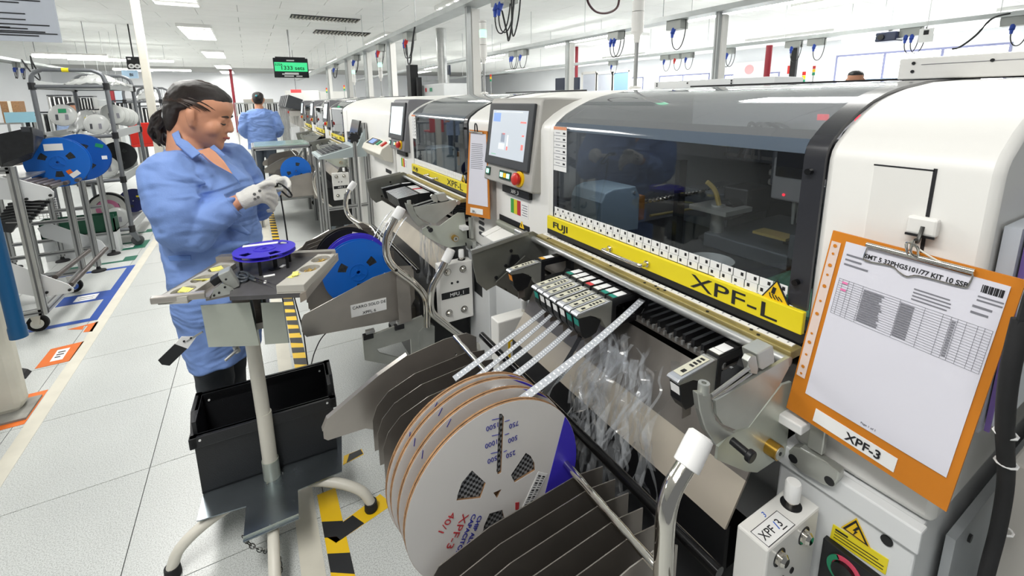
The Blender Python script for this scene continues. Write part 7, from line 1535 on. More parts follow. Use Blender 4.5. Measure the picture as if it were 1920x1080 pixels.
# ------------------------------------------------------------------ overhead cable trays, sockets, towers
TRAYM = mat('galvanised_tray', '#b4b8b8', 0.4, 0.5, var=0.1, vscale=5)
TZ0 = 2.43
def tray_line(x, y0, y1, label, w=0.10):
    t = thing('cable_tray', (x, (y0+y1)/2, TZ0), label, 'cable tray', 'overhead cable trays')
    MB().box((x-w, y0, TZ0), (x+w, y1, TZ0+0.004)).obj('tray_floor', TRAYM, t)
    for s in (-1, 1): MB().box((x+s*w-0.003, y0, TZ0), (x+s*w+0.003, y1, TZ0+0.06)).obj('tray_side', TRAYM, t)
    y = y0+0.6
    while y < y1:
        MB().cyl((x-w, y, TZ0+0.03), (x-w, y, CEIL), 0.004, n=6).obj('hanger_rod', TRAYM, t); y += 1.55
    return t
tray_line(2.08, 2.2, 24, 'cable tray above the machine row')
tray_line(4.74, 0.5, 24, 'cable tray over the space behind the machines')
tray_line(8.4, -0.5, 24, 'farthest cable tray in front of the windows')
tray_line(-4.5, 9, 24, 'cable tray above the storage racks on the left')
# struts carrying the trays, each with a white cable duct
for x, y, l in ((2.08, 4.46, 'nearest steel strut with white duct under the first tray'), (2.08, 7.6, 'second steel strut with white duct under the first tray'), (2.08, 9.3, 'third steel strut with white duct under the first tray'), (2.08, 11.3, 'fourth steel strut with white duct under the first tray'), (2.08, 14.3, 'farthest steel strut with white duct under the first tray'),
                (4.74, 3.46, 'steel strut with white duct under the second tray, right one'), (4.74, 6.3, 'steel strut with white duct under the second tray, left one')):
    t = thing('support_strut', (x, y, 0), l, 'strut', 'tray support struts')
    MB().box((x-0.045, y-0.025, 0), (x+0.005, y+0.025, TZ0-0.001)).obj('strut', TRAYM, t); MB().box((x-0.046, y-0.006, 0), (x-0.0445, y+0.006, TZ0)).obj('strut_slot', MGREY, t)
    MB().box((x+0.008, y-0.045, 0), (x+0.095, y+0.02, TZ0-0.02)).obj('cable_duct', WHITE, t)
def cable(pts, r, label, m=BLACK, name='cable'): return tag(MB().tube(smooth_path(pts, 6), r, 8).obj(name, m, smooth=True), label, 'cable')
ORD = ['first', 'second', 'third', 'fourth', 'fifth', 'sixth', 'seventh', 'eighth', 'ninth', 'tenth', 'eleventh', 'twelfth']
def socket(x, y, label, w=0.16, plugs=2, red=False, loop=True):
    t = thing('socket_box', (x, y, TZ0-0.12), label, 'socket box', 'socket boxes under the trays')
    MB().box((x-0.07, y-w/2, TZ0-0.11), (x+0.07, y+w/2, TZ0-0.001), 0.004).obj('box', GRBOX, t)
    for k in range(plugs):
        yy = y+(k-(plugs-1)/2)*0.07; m = RED if (red and k == 0) else SOCKB
        pg_ = MB(); pg_.cyl((x-0.05, yy, TZ0-0.10), (x-0.075, yy, TZ0-0.16), 0.026, n=12); pg_.cyl((x-0.075, yy, TZ0-0.16), (x-0.078, yy, TZ0-0.21), 0.019, 0.014, n=12); pg_.obj('plug', m, t, smooth=True)
        if loop: MB().tube(bez((x-0.078, yy, TZ0-0.21), (x-0.08, yy, TZ0-0.42), (x-0.02, yy-0.16, TZ0-0.45), (x+0.02, yy-0.12, TZ0-0.004), 16), 0.006, 6).obj('lead', BLACK, t, smooth=True)
    return t
for k, y in enumerate((3.72, 6.5, 8.1, 10.2, 12.8)): socket(2.08, y, '%s socket box with plugs under the first tray' % ORD[k], 0.26 if k == 0 else 0.2, 2, red=(k in (1, 2)))
for k, y in enumerate((4.06, 5.15, 7.75, 8.1, 9.6)): socket(4.74, y, '%s socket box with plugs under the second tray' % ORD[k], 0.22, 2 if k in (1, 3) else 1)
for k, y in enumerate((1.95, 2.98, 4.25, 4.62, 5.9, 6.85, 7.15, 7.45, 9.2)): socket(8.4, y, '%s socket box with plugs under the farthest tray' % ORD[k], 0.24, 2 if k in (1, 4) else 1, red=(k == 6))
for k, y in enumerate((14.9, 15.3)): socket(-4.5, y, '%s socket box on the left tray with looped cables' % ORD[k], 0.2, 2)
cable([(-4.4, 14.8, 2.5), (-4.3, 14.9, 2.2), (-4.25, 15.1, 2.05), (-4.3, 15.3, 2.2), (-4.4, 15.4, 2.5), (-4.35, 15.2, 2.6), (-4.3, 15.0, 2.3)], 0.015, 'tangle of black cable hanging from the left tray')
cable([at(1099, -20, 'y', 2.3), at(1103, 5, 'y', 2.3), at(1118, 22, 'y', 2.3), at(1140, 24, 'y', 2.3), at(1158, 12, 'y', 2.3), at(1162, -20, 'y', 2.3)], 0.007, 'dark red and black cable loop hanging at the top of the frame', mat('maroon_cable', '#3a1c22', 0.5))
cable([(2.0, 3.62, 2.25), (1.98, 3.5, 2.05), (1.95, 3.42, 1.98), (1.93, 3.33, 2.1), (1.95, 3.3, 2.45)], 0.008, 'thick black cable loop beside the nearest socket box')
cable([(2.0, 3.45, 2.4), (1.97, 3.4, 2.1), (1.93, 3.3, 2.0), (1.92, 3.2, 2.15), (1.94, 3.18, 2.45)], 0.006, 'thin black cable loop right of the nearest socket box')
cable([(2.0, 6.4, 2.25), (1.98, 6.3, 2.0), (1.95, 6.1, 2.0), (1.95, 6.0, 2.2), (2.0, 5.95, 2.5)], 0.012, 'black cable bundle looping under the second socket box')
cable([at(1785, 92, 'x', 8.3), at(1800, 88, 'x', 8.3), at(1830, 66, 'x', 8.3), at(1860, 35, 'x', 8.3), at(1895, 25, 'x', 8.3)], 0.012, 'dark cable slanting down from the farthest tray')
# signal towers on the machines
LGR = mat('lit_green_lamp', '#9dffd0', 0.3, emit=1.8)
def tower(x, y, zlamp, h, label, lit=True):
    t = thing('signal_tower', (x, y, 1.536), label, 'signal tower', 'signal towers on the machines')
    MB().cyl((x, y, 1.536), (x, y, zlamp), 0.0095, n=12).obj('tower_pole', ALU, t, smooth=True); MB().lathe([(0.0, 1.536), (0.03, 1.536), (0.03, 1.545), (0.012, 1.55)], (x, y, 0), 'z', 16).obj('tower_base', WHITE, t)
    MB().lathe([(0.012, zlamp-0.035), (0.016, zlamp), (0.027, zlamp+0.012), (0.027, zlamp+0.05)], (x, y, 0), 'z', 20).obj('tower_socket', WHITE, t, smooth=True)
    n = 4; hh = (h-0.05)/n
    for k in range(n): MB().cyl((x, y, zlamp+0.05+k*hh), (x, y, zlamp+0.05+(k+0.94)*hh), 0.0262, n=20).obj('lamp_segment', LGR if (lit and k == 2) else WHITE, t, smooth=True)
    MB().lathe([(0.027, zlamp+h), (0.027, zlamp+h+0.012), (0.0, zlamp+h+0.018)], (x, y, 0), 'z', 20).obj('tower_cap', WHITE, t, smooth=True); return t
tower(1.55, 1.548, 1.775, 0.25, 'signal tower on the near machine, cut by the frame top')
tower(1.55, 3.10, 1.79, 0.26, 'signal tower with green light on the second machine')
tower(1.55, 6.15, 1.78, 0.25, 'signal tower with green light on the third windowed machine'); tower(1.55, 7.9, 1.78, 0.25, 'signal tower with green light on the fourth windowed machine')
# production monitor
mo = thing('production_monitor', (0.92, 11.5, 2.03), 'hanging black monitor with a green band reading 1333 sets', 'monitor')
a_, b_ = at(511, 108, 'y', 11.5), at(580, 146, 'y', 11.5)
x0, x1, z1, z0 = a_.x, b_.x, a_.z, b_.z
MB().box((x0, 11.5, z0), (x1, 11.58, z1), 0.01).obj('housing', BLACK, mo)
sc_ = MB().box((x0+0.02, 11.497, z0+0.02), (x1-0.02, 11.5, z1-0.02)).obj('screen', mat('dark_screen', '#0d0f1c', 0.3), mo)
gz0, gz1 = z0+(z1-z0)*0.32, z0+(z1-z0)*0.78
MB().box((x0+0.02, 11.494, gz0), (x1-0.02, 11.497, gz1)).obj('green_band', mat('lit_green_band', '#3fd48a', 0.4, emit=0.8), sc_)
text('1333 sets', 'lettering', (x0+0.13, 11.492, gz0+0.035), (1, 0, 0), (0, 0, 1), 0.12, mat('dark_green_text', '#0c5233', 0.5), sc_, bold=True, width=0.47); text('525A', 'lettering', (x0+0.03, 11.492, gz1-0.075), (1, 0, 0), (0, 0, 1), 0.07, MATS['dark_green_text'], sc_, bold=True)
for k, (xa_, xb_, zz) in enumerate(((0.38, 0.6, 0.88), (0.3, 0.7, 0.23), (0.22, 0.7, 0.18), (0.28, 0.55, 0.08), (0.62, 0.8, 0.08))): MB().box((x0+(x1-x0)*xa_, 11.494, z0+(z1-z0)*zz-0.012), (x0+(x1-x0)*xb_, 11.497, z0+(z1-z0)*zz+0.012)).obj('text_row', PAPERW, sc_)
MB().cyl(((x0+x1)/2, 11.54, z1), ((x0+x1)/2, 11.54, CEIL), 0.02, n=10).obj('ceiling_pole', ALU, mo); MB().box((x0+0.05, 11.52, z1), (x1-0.05, 11.56, z1+0.025)).obj('mount_bar', BLACK, mo)
# black panel with two dials and the BI sign
dl = thing('dial_panel', (-2.0, 12.0, 2.18), 'hanging black panel with two round white dials', 'panel')
a_, b_ = at(235, 106, 'y', 12.0), at(267, 131, 'y', 12.0)
MB().box((a_.x, 12.0, b_.z), (b_.x, 12.06, a_.z), 0.008).obj('panel_body', BLACK, dl)
for s in (0.3, 0.7): c_ = Vector((a_.x+(b_.x-a_.x)*s, 11.998, b_.z+(a_.z-b_.z)*0.27)); MB().cyl(c_, c_+Vector((0, -0.01, 0)), 0.048, n=20).obj('dial', PAPERW, dl); MB().cyl(c_+Vector((0, -0.01, 0)), c_+Vector((0, -0.012, 0)), 0.02, n=12).obj('dial_centre', MGREY, dl)
MB().box((a_.x+0.03, 11.996, a_.z-0.06), (a_.x+0.08, 12.0, a_.z-0.03)).obj('small_mark', PAPERW, dl); MB().cyl(((a_.x+b_.x)/2, 12.03, a_.z), ((a_.x+b_.x)/2, 12.03, CEIL), 0.012, n=8).obj('hanger', BLACK, dl)
bs = thing('hanging_sign', tuple(at(243, 145, 'y', 12.2)), 'pale blue hanging sign reading BI below the dial panel', 'sign'); a_, b_ = at(227, 131, 'y', 12.2), at(260, 147, 'y', 12.2)
MB().box((a_.x, 12.2, b_.z), (b_.x, 12.22, a_.z)).obj('sign_board', mat('lit_pale_blue', '#b9d6ef', 0.5), bs); text('BI', 'lettering', (a_.x+0.12, 12.198, b_.z+0.045), (1, 0, 0), (0, 0, 1), 0.08, INK, bs, bold=True)
for x in (a_.x+0.03, b_.x-0.03): MB().cyl((x, 12.21, a_.z), (x, 12.21, CEIL), 0.004, n=6).obj('hanging_wire', BLACK, bs)
# hanging fluorescent lamp at the left
fl_ = thing('tube_lamp', (-2.9, 12.0, 2.37), 'long fluorescent tube lamp hanging at the upper left', 'lamp')
a_, b_ = at(60, 105, 'y', 12.0), at(202, 108, 'y', 12.0); zc_ = (a_.z+b_.z)/2
MB().tube([(a_.x, 12.0, zc_), (a_.x+0.05, 12.0, zc_), (b_.x-0.05, 12.0, zc_), (b_.x, 12.0, zc_)], [0.02, 0.032, 0.032, 0.02], 14).obj('glowing_tube', mat('fluorescent', '#fbfff8', 0.4, emit=28.0), fl_, smooth=True)
MB().box((a_.x, 11.97, zc_+0.035), (b_.x, 12.03, zc_+0.07)).obj('lamp_housing', WHITE, fl_)
for x in (a_.x+0.05, b_.x-0.3): MB().cyl((x, 12.0, zc_+0.07), (x, 12.0, CEIL), 0.004, n=6).obj('hanging_wire', BLACK, fl_)
# tube lamps under the farthest tray
for k, (u0, u1) in enumerate(((1580, 1668), (1732, 1888))):
    a_, b_ = at(u0, 70, 'x', 9.3), at(u1, 60, 'x', 9.3); t = thing('tube_lamp', (9.3, (a_.y+b_.y)/2, 2.43), 'tube lamp along the window side, %s one' % ['left', 'right'][k], 'lamp')
    MB().cyl((9.3, a_.y, 2.44), (9.3, b_.y, 2.44), 0.025, n=12).obj('glowing_tube', MATS['fluorescent'], t, smooth=True); MB().box((9.27, b_.y, 2.47), (9.33, a_.y, 2.5)).obj('lamp_housing', WHITE, t)
    for y in (a_.y-0.1, b_.y+0.1): MB().cyl((9.3, y, 2.5), (9.3, y, CEIL), 0.004, n=6).obj('hanging_wire', ALU, t)
# projector and sign under the farthest tray
pj = thing('projector', (8.4, 3.2, 2.3), 'dark projector hung beneath the farthest tray', 'projector'); MB().box((8.25, 3.10, 2.27), (8.5, 3.36, 2.40), 0.015).obj('projector_body', mat('blue_black', '#2a3350', 0.4), pj); MB().cyl((8.25, 3.28, 2.33), (8.22, 3.28, 2.33), 0.04, n=16).obj('lens', BLACKG, pj); MB().box((8.35, 3.2, 2.40), (8.39, 3.24, 2.43)).obj('mount', ALU, pj)
sn_ = thing('hanging_sign', (8.4, 2.75, 2.2), 'small white sign with a dark mark beside the projector', 'sign'); a_, b_ = at(1725, 55, 'x', 8.26), at(1748, 78, 'x', 8.26); MB().box((8.25, b_.y, b_.z), (8.27, a_.y, a_.z)).obj('sign_board', PAPERW, sn_); MB().box((8.245, b_.y+0.05, b_.z+0.1), (8.25, a_.y-0.05, b_.z+0.16)).obj('sign_mark', INK, sn_); MB().cyl((8.26, (a_.y+b_.y)/2, a_.z), (8.26, (a_.y+b_.y)/2, CEIL), 0.004, n=6).obj('hanging_wire', ALU, sn_)

for k, (x, y0, y1) in enumerate(((6.4, 3.2, 5.4), (6.4, 7.2, 9.4), (6.4, 11.5, 13.7), (6.4, 16, 18.2))):  # extra lamps added to lift the ceiling and right-hand background
    t = thing('tube_lamp', (x, (y0+y1)/2, 2.7), 'added tube lamp hanging between the second and farthest tray, %s from the camera' % ORD[k], 'lamp', 'added tube lamps between the trays')
    MB().cyl((x, y0, 2.72), (x, y1, 2.72), 0.025, n=12).obj('glowing_tube', MATS['fluorescent'], t, smooth=True); MB().box((x-0.03, y0, 2.75), (x+0.03, y1, 2.775)).obj('lamp_housing', WHITE, t)
    for y in (y0+0.2, y1-0.2): MB().cyl((x, y, 2.775), (x, y, CEIL), 0.004, n=6).obj('hanging_wire', ALU, t)
for k, y in enumerate((16.0, 20.5)):  # extra lamps added to lift the ceiling on the left
    t = thing('tube_lamp', (-2.8, y, 2.6), 'added tube lamp hanging over the far storage racks, %s one' % ('nearer' if k == 0 else 'farther'), 'lamp', 'added tube lamps over the racks')
    MB().cyl((-3.9, y, 2.62), (-1.7, y, 2.62), 0.025, n=12).obj('glowing_tube', MATS['fluorescent'], t, smooth=True); MB().box((-3.9, y-0.03, 2.65), (-1.7, y+0.03, 2.675)).obj('lamp_housing', WHITE, t)
    for x in (-3.7, -1.9): MB().cyl((x, y, 2.675), (x, y, CEIL), 0.004, n=6).obj('hanging_wire', ALU, t)
# ------------------------------------------------------------------ carts and equipment further down the line
C3 = cart(4.75, 'third feeder cart by the plain white unit, with a blue reel', False, 'MFU_3')
C4 = cart(6.5, 'fourth feeder cart docked at the fourth windowed machine', False, None)
c = at(555, 320, 'y', 5.3)
plastic_reel(c.x, 5.30, c.z, 0.15, 0.03, BLUER, 'blue reel in the third cart next to the gloved hands', a_off=60, label_tags=[(0.0, -0.10, 0.04, 0.05, PAPERW, 10)])
for dy, C_, nn in ((4.75, C3, 'third'), (6.5, C4, 'fourth')):
    handle('cart_handle', [(0.60, 0.30+dy, 0.86), (0.53, 0.30+dy, 0.76), (0.50, 0.30+dy, 0.66), (0.53, 0.30+dy, 0.52), (0.60, 0.31+dy, 0.42), (0.66, 0.32+dy, 0.36)], 0.0165, '', 0.06, C_)
    for k in range(6):
        y = dy+1.1-k*0.05; t = thing('tape_feeder', (0.78, y, 0.905), '%s feeder from the left in the %s cart' % (ORD[k], nn), 'feeder', 'feeders in the far carts')
        MB().box((0.775, y-0.018, 0.90), (0.905, y+0.018, 0.985)).obj('feeder_frame', BLACK, t); MB().prism([(0.655, 0.962), (0.77, 0.982), (0.775, 0.90), (0.70, 0.893), (0.67, 0.9)], 'y', y-0.016, y+0.016).obj('feeder_arm', FSIL if k % 2 else BLACK, t)
# handle standing in front of the second cart's left end
handle('cart_handle', [at(664, 343, 'y', 3.3), at(652, 362, 'y', 3.3), at(648, 385, 'y', 3.3), at(655, 405, 'y', 3.28), at(672, 418, 'y', 3.2), at(700, 430, 'y', 3.1), Vector((0.66, 2.95, 0.52))], 0.0165, '', 0.06, C2)
# console on an aluminium frame
cs = thing('operator_console', (0.7, 4.3, 0), 'aluminium framed console with keyboard and small tilted screen', 'console')
xl, xr = 0.50, 0.875
for x, y, z in ((xl, 4.18, 1.0), (xl, 4.62, 1.0), (xr, 4.18, 1.30), (0.82, 4.62, 1.2)): prof((x, y, 0.0), (x, y, z), 'post', cs, 0.018)
for z in (0.12, 0.55): prof((xl, 4.18, z), (xr, 4.18, z), 'beam', cs, 0.015)
MB().prism([(xl-0.03, 1.0), (xl-0.03, 1.02), (0.80, 1.10), (xr, 1.25), (xr, 1.0)], 'y', 4.15, 4.65).obj('sloped_cover', mat('blue_grey_cover', '#a9b4b6', 0.45), cs)
MB().mesh([(xl, 4.2, 1.028), (0.75, 4.2, 1.086), (0.75, 4.6, 1.086), (xl, 4.6, 1.028), (xl, 4.2, 1.034), (0.75, 4.2, 1.092), (0.75, 4.6, 1.092), (xl, 4.6, 1.034)], [(3, 2, 1, 0), (4, 5, 6, 7), (0, 1, 5, 4), (1, 2, 6, 5), (2, 3, 7, 6), (3, 0, 4, 7)]).obj('keyboard', mat('grey_keyboard', '#6f7374', 0.5), cs)
for i in range(5):
    for j in range(8): x = xl+0.015+i*0.034; MB().box((x, 4.225+j*0.045, 1.034+(x-xl)*0.3), (x+0.027, 4.262+j*0.045, 1.042+(x-xl)*0.3)).obj('key', DGREY, cs)
MB().prism([(0.79, 1.11), (0.845, 1.32), (0.86, 1.315), (0.81, 1.105)], 'y', 4.2, 4.55).obj('small_screen', BLACKG, cs)
# black star knob on a post
kn_ = thing('star_knob_post', (0.86, 4.05, 0), 'tall slim post topped with a black star knob', 'post'); p = at(664, 258, 'y', 4.05)
prof((p.x, 4.05, 0), (p.x, 4.05, p.z-0.03), 'post', kn_, 0.014)
for k in range(6): MB().ball((p.x+0.035*math.cos(k*1.047), 4.05, p.z+0.035*math.sin(k*1.047)), 0.018, 6).obj('knob_lobe', BLACK, kn_, smooth='all')
MB().cyl((p.x, 4.03, p.z), (p.x, 4.07, p.z), 0.032, n=14).obj('knob_core', BLACK, kn_)
# aluminium table with glass top in the aisle
tb_ = thing('inspection_table', (0.3, 6.4, 0), 'aluminium profile table with a greenish top behind the operator', 'table')
for x in (-0.01, 0.60):
    for y in (6.05, 6.75): prof((x, y, 0.0), (x, y, 0.95), 'leg', tb_, 0.02)
for y in (6.05, 6.75): prof((-0.01, y, 0.95), (0.60, y, 0.95), 'top_beam', tb_, 0.02)
for x in (-0.01, 0.60): prof((x, 6.05, 0.95), (x, 6.75, 0.95), 'top_beam', tb_, 0.02)
MB().box((0.0, 6.05, 0.971), (0.59, 6.75, 0.979)).obj('table_top', mat('green_glass_top', '#9fb8ae', 0.15), tb_); MB().box((0.0, 6.05, 0.30), (0.59, 6.75, 0.31)).obj('table_shelf', ALU, tb_)
bn = thing('parts_bin', (-0.12, 6.4, 0), 'dark bin with a green rim on the floor beside the table', 'bin')
MB().prism([(-0.38, 0.0), (-0.10, 0.0), (-0.07, 0.34), (-0.41, 0.34)], 'y', 6.2, 6.5).obj('bin_body', BLACK, bn); MB().box((-0.3, 6.19, 0.2), (-0.15, 6.2, 0.25)).obj('green_mark', GREEN, bn)
# stack of printers / feeders at the end of the line
for k in range(5):
    y = 10.0+k*0.55; t = thing('line_end_unit', (1.2, y, 0), 'grey end-of-line unit with a tilted dark hood, %s in the row' % ORD[k], 'machine', 'units at the end of the line')
    MB().box((0.85, y, 0), (1.6, y+0.48, 1.2), 0.01).obj('unit_body', PANELGREY, t); MB().prism([(0.62, 1.38), (0.70, 1.62), (0.95, 1.52), (0.95, 1.3)], 'y', y+0.05, y+0.4).obj('hood', DGREY, t)
    MB().box((0.62, y+0.18, 0.95), (0.68, y+0.26, 1.34), 0.004).obj('unit_arm', ALU, t); MB().box((0.66, y+0.12, 1.26), (0.84, y+0.32, 1.3)).obj('red_stripe', RED, t); MB().box((0.70, y+0.1, 0.6), (0.85, y+0.38, 0.98), 0.01).obj('unit_box', PANELW, t); MB().cyl((0.65, y+0.22, 0), (0.65, y+0.22, 0.95), 0.02, n=10).obj('unit_leg', ALU, t)
    MB().box((0.64, y+0.2, 1.3), (0.72, y+0.24, 1.40)).obj('hood_bracket', ALU, t); MB().box((0.68, y+0.1, 1.2), (0.95, y+0.4, 1.3)).obj('hood_base', PANELGREY, t)
# equipment standing behind the row, seen above the machine tops
def cabinet(u0, u1, v0, X, label, m, zlow=0.0, depth=0.8, name='cabinet', cat='cabinet', extras=None):
    a, b = at(u0, v0, 'x', X), at(u1, v0, 'x', X); t = thing(name, (X+depth/2, (a.y+b.y)/2, 0), label, cat)
    z = (a.z+b.z)/2; MB().box((X, b.y, zlow), (X+depth, a.y, z), 0.02).obj('cabinet_body', m, t); return t, a.y, b.y, z
t, ya, yb, z = cabinet(785, 832, 158, 3.6, 'rounded pale oven behind the row with a flue pipe', WHITE2, name='reflow_oven', cat='oven')
MB().cyl((3.9, (ya+yb)/2, z), (3.9, (ya+yb)/2, CEIL), 0.11, n=18).obj('flue_pipe', ALU, t, smooth=True); MB().box((3.592, (ya+yb)/2-0.1, z-0.16), (3.6, (ya+yb)/2+0.05, z-0.08)).obj('oven_badge', GREEN, t)
MB().cyl((3.592, (ya+yb)/2+0.3, z-0.12), (3.6, (ya+yb)/2+0.3, z-0.12), 0.05, n=14).obj('oven_badge', REDINK, t)
p = at(768, 122, 'x', 3.4); tag(MB().box((3.36, p.y-0.14, 0), (3.55, p.y+0.14, p.z)).obj('black_duct', BLACK), 'black vertical duct rising behind the second machine', 'duct')
p = at(781, 145, 'x', 3.45); tag(MB().box((3.45, p.y-0.06, 0), (3.55, p.y+0.06, p.z)).obj('black_duct', BLACK), 'thin black vertical duct left of the oven', 'duct')
for (u0, u1, v0, v1, X, l) in ((1041, 1058, 147, 169, 6.7, 'dark screen left of the white strut behind the machines'), (1067, 1084, 146, 168, 6.7, 'dark screen right of the white strut behind the machines'), (828, 842, 124, 140, 5.2, 'small black panel with a white light hanging far behind the oven')):
    a, b = at(u0, v0, 'x', X), at(u1, v1, 'x', X); t = thing('display_screen', (X, (a.y+b.y)/2, 0), l, 'monitor'); MB().box((X, b.y, b.z), (X+0.06, a.y, a.z), 0.01).obj('screen', mat('far_dark_screen', '#2b3347', 0.3), t); MB().box((X+0.06, (a.y+b.y)/2-0.03, 0), (X+0.1, (a.y+b.y)/2+0.03, a.z)).obj('screen_post', ALU, t)
# glazed partition frames and racks further right
for k, (u0, u1, v0, v1, X) in enumerate(((1092, 1118, 140, 168, 9.5), (1120, 1148, 140, 168, 9.5), (1150, 1180, 137, 162, 9.5))):
    a, b = at(u0, v0, 'x', X), at(u1, v1, 'x', X); t = thing('glazed_partition', (X, (a.y+b.y)/2, 0), 'far glazed partition bay, %s from the left' % ORD[k], 'partition', 'glazed partition bays')
    MB().box((X, b.y, 0.9), (X+0.03, a.y, a.z)).obj('glass', mat('blue_pane', '#8fb3d8', 0.2) if k == 2 else mat('grey_pane', '#c6ccd8', 0.2), t)
    for y in (a.y, b.y): MB().box((X-0.02, y-0.04, 0), (X+0.05, y+0.04, a.z+0.05)).obj('frame_post', WHITE, t)
    MB().box((X-0.02, b.y, a.z), (X+0.05, a.y, a.z+0.08)).obj('frame_rail', WHITE, t); MB().box((X-0.02, b.y, 0), (X+0.05, a.y, 0.9)).obj('kick_panel', WHITE, t)
for (u, v0, X, l) in ((1443, 85, 7.5, 'dark red vertical pipe behind the near machine'), (1081, 117, 9.0, 'short dark red pipe far behind the machines')):
    p = at(u, v0, 'x', X); tag(MB().cyl((X, p.y, 0), (X, p.y, p.z if u == 1443 else CEIL), 0.05, n=12).obj('red_pipe', mat('dark_red_pipe', '#8e2230', 0.4), smooth=True), l, 'pipe')
def andon(u, v, X, label):
    p = at(u, v, 'x', X); t = thing('andon_light', (X, p.y, 0), label, 'signal tower', 'far signal towers')
    MB().cyl((X, p.y, 0), (X, p.y, p.z-0.2), 0.015, n=8).obj('pole', ALU, t)
    for k, m in enumerate((RED, YELLOWW, GREEN)): MB().cyl((X, p.y, p.z-0.2+0.07*(2-k)), (X, p.y, p.z-0.2+0.07*(2-k)+0.065), 0.03, n=12).obj('lamp', m, t)
andon(1508, 135, 9.0, 'far signal tower red on top, left of the windows'); andon(1527, 124, 11.0, 'farther slim signal tower beside the windows'); andon(645, 160, 3.4, 'far signal tower above the distant machines, right one'); andon(612, 165, 2.9, 'far signal tower above the distant machines, left one'); andon(920, 140, 6.5, 'signal tower beyond the oven with red lamp')
# notices on the right wall
for k, (u0, u1, v0, v1, l) in enumerate(((1376, 1432, 118, 155, 'white wall poster with a pink disc between the windows'), (1478, 1486, 108, 138, 'narrow red and lilac notice on the far wall'))):
    a, b = at(u0, v0, 'x', 14.9), at(u1, v1, 'x', 14.9); t = thing('wall_poster', (14.9, (a.y+b.y)/2, b.z), l, 'poster'); MB().box((14.93, b.y, b.z), (14.97, a.y, a.z)).obj('sheet', PAPERW, t)
    if k == 0: MB().cyl((14.93, (a.y+b.y)/2, (a.z+b.z)/2+0.1), (14.92, (a.y+b.y)/2, (a.z+b.z)/2+0.1), 0.16, n=20).obj('pink_disc', mat('pale_pink', '#e9b3b5', 0.6), t)
    else: MB().box((14.92, b.y, b.z), (14.93, a.y, (a.z+b.z)/2)).obj('red_half', RED, t)
p = at(1487, 118, 'x', 8.52); tag(MB().box((8.52, p.y-0.05, 0), (8.58, p.y+0.05, 2.43)).obj('cable_drop', BLACK), 'black cable drop under the farthest tray', 'duct')
# low blue screens far behind, machine tops in the second row
for k, (y0, y1, x, z) in enumerate(((2.2, 4.0, 4.9, 1.42), (5.0, 7.6, 5.2, 1.5), (8.5, 11.0, 5.2, 1.55))):
    t = thing('assembly_machine', (x+0.6, (y0+y1)/2, 0), 'low white machine of the row behind, %s from the camera' % ORD[k], 'machine', 'machines of the row behind'); MB().box((x, y0, 0), (x+1.2, y1, z), 0.03).obj('machine_body', WHITE2, t); MB().box((x-0.01, y0+0.3, 0.95), (x, y1-0.3, z-0.12)).obj('machine_window', BLACKG, t)
bl_ = at(1620, 148, 'x', 10.0); tag(MB().box((10.0, at(1690, 148, 'x', 10.0).y, 0.0), (10.1, bl_.y, bl_.z)).obj('blue_screen', mat('steel_blue', '#8196ad', 0.5)), 'steel blue low screen beneath the bright window', 'screen')
# shelving with hanging black magazines along the far end of the aisle
for k in range(9):
    x = -0.4+k*0.42; t = thing('hanging_magazine_rack', (x+0.2, 17.0, 0), 'rack of hanging black magazines across the aisle end, %s from the left' % ORD[k], 'rack', 'magazine racks across the aisle end')
    MB().box((x, 17.0, 1.42), (x+0.4, 17.4, 1.46)).obj('rack_rail', ALU, t)
    for s in (0.0, 0.38): MB().box((x+s, 17.0, 0), (x+s+0.02, 17.02, 1.42)).obj('rack_post', ALU, t)
    for j in range(6): MB().box((x+0.03+j*0.06, 17.02, 1.05+0.05*((j+k) % 3)), (x+0.065+j*0.06, 17.3, 1.42)).obj('magazine', STRIPE if j % 3 else PANELW, t)
for k, (x, y, z, m) in enumerate(((1.9, 20, 1.9, WHITE), (-2.6, 22, 1.7, WHITE2), (0.4, 24, 1.6, PANELGREY), (3.4, 22, 1.9, WHITE), (-4.2, 19, 1.6, PANELW))):
    t = thing('storage_cabinet', (x, y, 0), 'pale far cabinet near the end wall, %s' % ['behind the machine row', 'left of the aisle', 'right in the aisle axis', 'farthest right', 'behind the storage racks'][k], 'cabinet', 'cabinets near the end wall')
    MB().box((x-0.6, y, 0), (x+0.6, y+0.6, z), 0.02).obj('cabinet_body', m, t); MB().box((x-0.5, y-0.01, 0.2), (x-0.02, y, z-0.2)).obj('door', WHITE, t); MB().box((x+0.02, y-0.01, 0.2), (x+0.5, y, z-0.2)).obj('door', WHITE, t)
tag(MB().cyl((-0.6, 26, 0), (-0.6, 26, CEIL), 0.06, n=10).obj('red_pipe', MATS['dark_red_pipe'], smooth=True), 'thin dark red pipe at the far end of the hall', 'pipe')
rl = thing('red_sign', (0.95, 16, 2.0), 'small red lit sign hanging at the end of the row', 'sign'); p = at(555, 171, 'y', 16.0); MB().cbox(p, (0.3, 0.04, 0.1)).obj('lit_face', mat('lit_red', '#ff4a4a', 0.4, emit=1.2), rl); MB().cyl(p+Vector((0, 0, 0.05)), (p.x, p.y, CEIL), 0.006, n=6).obj('hanger', BLACK, rl)
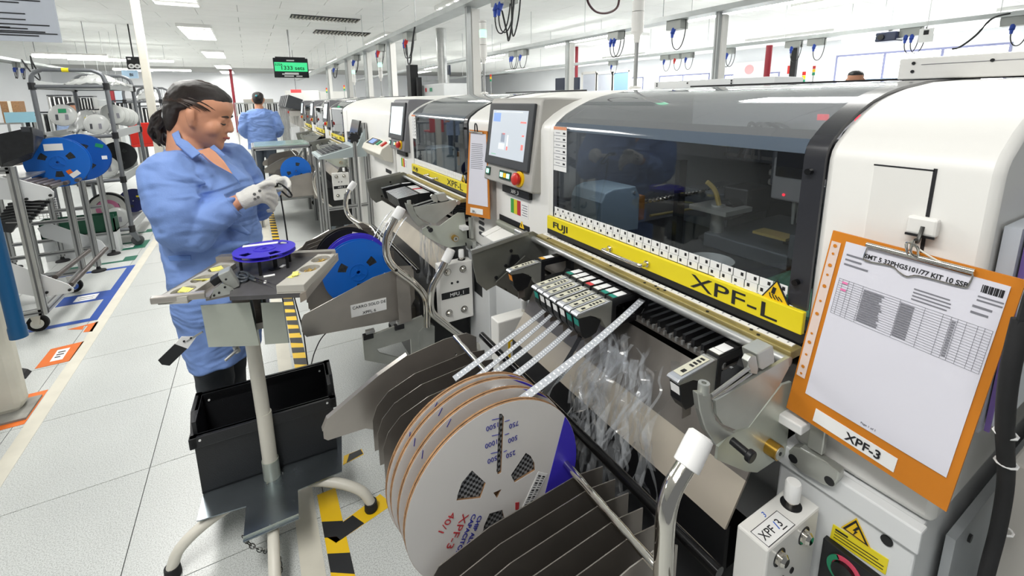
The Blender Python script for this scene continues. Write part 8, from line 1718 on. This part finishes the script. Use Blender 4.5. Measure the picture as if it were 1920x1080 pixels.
# ------------------------------------------------------------------ right frame edge: document pockets, cable bundle, next unit
fd = thing('document_pocket', (1.0, 0.165, 0.98), 'grey document pocket with purple edges hung on the machine end', 'folder')
MB().box((0.93, 0.168, 0.98), (1.30, 0.186, 1.31)).obj('pocket_back', mat('grey_pocket', '#b9bec6', 0.4), fd)
MB().box((0.945, 0.160, 0.98), (0.950, 0.166, 1.30)).obj('purple_edge', mat('purple_edge', '#7d66ad', 0.5), fd); MB().box((0.95, 0.150, 1.293), (1.30, 0.166, 1.30)).obj('purple_edge', MATS['purple_edge'], fd)
MB().box((0.951, 0.152, 0.99), (1.30, 0.164, 1.292)).obj('paper_stack', mat('pale_sheets', '#d3d9dc', 0.6), fd)
MB().tube(smooth_path([(1.0, 0.15, 1.27), (1.01, 0.14, 1.29), (1.03, 0.14, 1.30), (1.05, 0.15, 1.27)], 4), 0.004, 6).obj('clip', BLACK, fd)
cb = thing('cable_bundle', (1.1, 0.12, 0.3), 'thick black cable bundle with white ties at the right edge', 'cable')
CP = [at(u_, v_, 'y', 0.128) for u_, v_ in ((1916, 600), (1893, 700), (1884, 800), (1886, 900), (1872, 990), (1850, 1075), (1840, 1130))]
MB().tube(smooth_path(CP, 5), 0.0095, 12).obj('sleeve', RUBBER, cb, smooth=True)
for k, (u, v) in enumerate(((1885, 815), (1886, 870), (1880, 995))):
    p = at(u, v, 'y', 0.128); MB().tube([p+Vector((0.0115*math.cos(a), 0.0115*math.sin(a), 0.002)) for a in [i*0.628 for i in range(10)]], 0.0018, 6, closed=True).obj('cable_tie', PAPERW, cb)
for k in range(3): MB().tube(smooth_path([CP[1], CP[0]+Vector((0.02*k, 0, 0.03)), CP[0]+Vector((0.08+0.03*k, 0.0, 0.12))], 4), 0.004, 6).obj('branch_cable', BLACK, cb)
nx = thing('conveyor_cover', (1.6, -0.1, 0), 'clear acrylic conveyor cover past the end of the near machine', 'cover')
MB().box((1.0, -0.45, 0.70), (2.2, 0.14, 0.92), 0.004).obj('conveyor_body', PANELGREY, nx)
MB().box((1.02, -0.45, 0.0), (1.08, -0.39, 0.70)).obj('conveyor_leg', ALU, nx); MB().box((2.1, -0.45, 0.0), (2.16, -0.39, 0.70)).obj('conveyor_leg', ALU, nx); MB().box((2.1, 0.06, 0.0), (2.16, 0.12, 0.70)).obj('conveyor_leg', ALU, nx); MB().box((1.1, 0.06, 0.0), (1.16, 0.12, 0.70)).obj('conveyor_leg', ALU, nx)
MB().box((1.36, -0.45, 0.92), (2.2, 0.14, 1.40)).obj('acrylic_box', tint_glass('acrylic', '#e6e8ea', 0.03, 1.45, haze=0.08, hazecol='#dfe4ea'), nx)
MB().box((1.5, -0.2, 0.94), (1.56, 0.1, 1.36), 0.01).obj('white_housing', WHITE2, nx)
# end panel details of the near machine
MB().box((0.98, 0.176, 0.30), (2.3, 0.189, 0.74)).obj('end_panel', mat('grey_end_panel', '#a8acaf', 0.45, var=0.1), M1)
MB().cyl((1.06, 0.177, 0.70), (1.06, 0.172, 0.70), 0.008, n=12).obj('panel_lock', BLACK, M1)
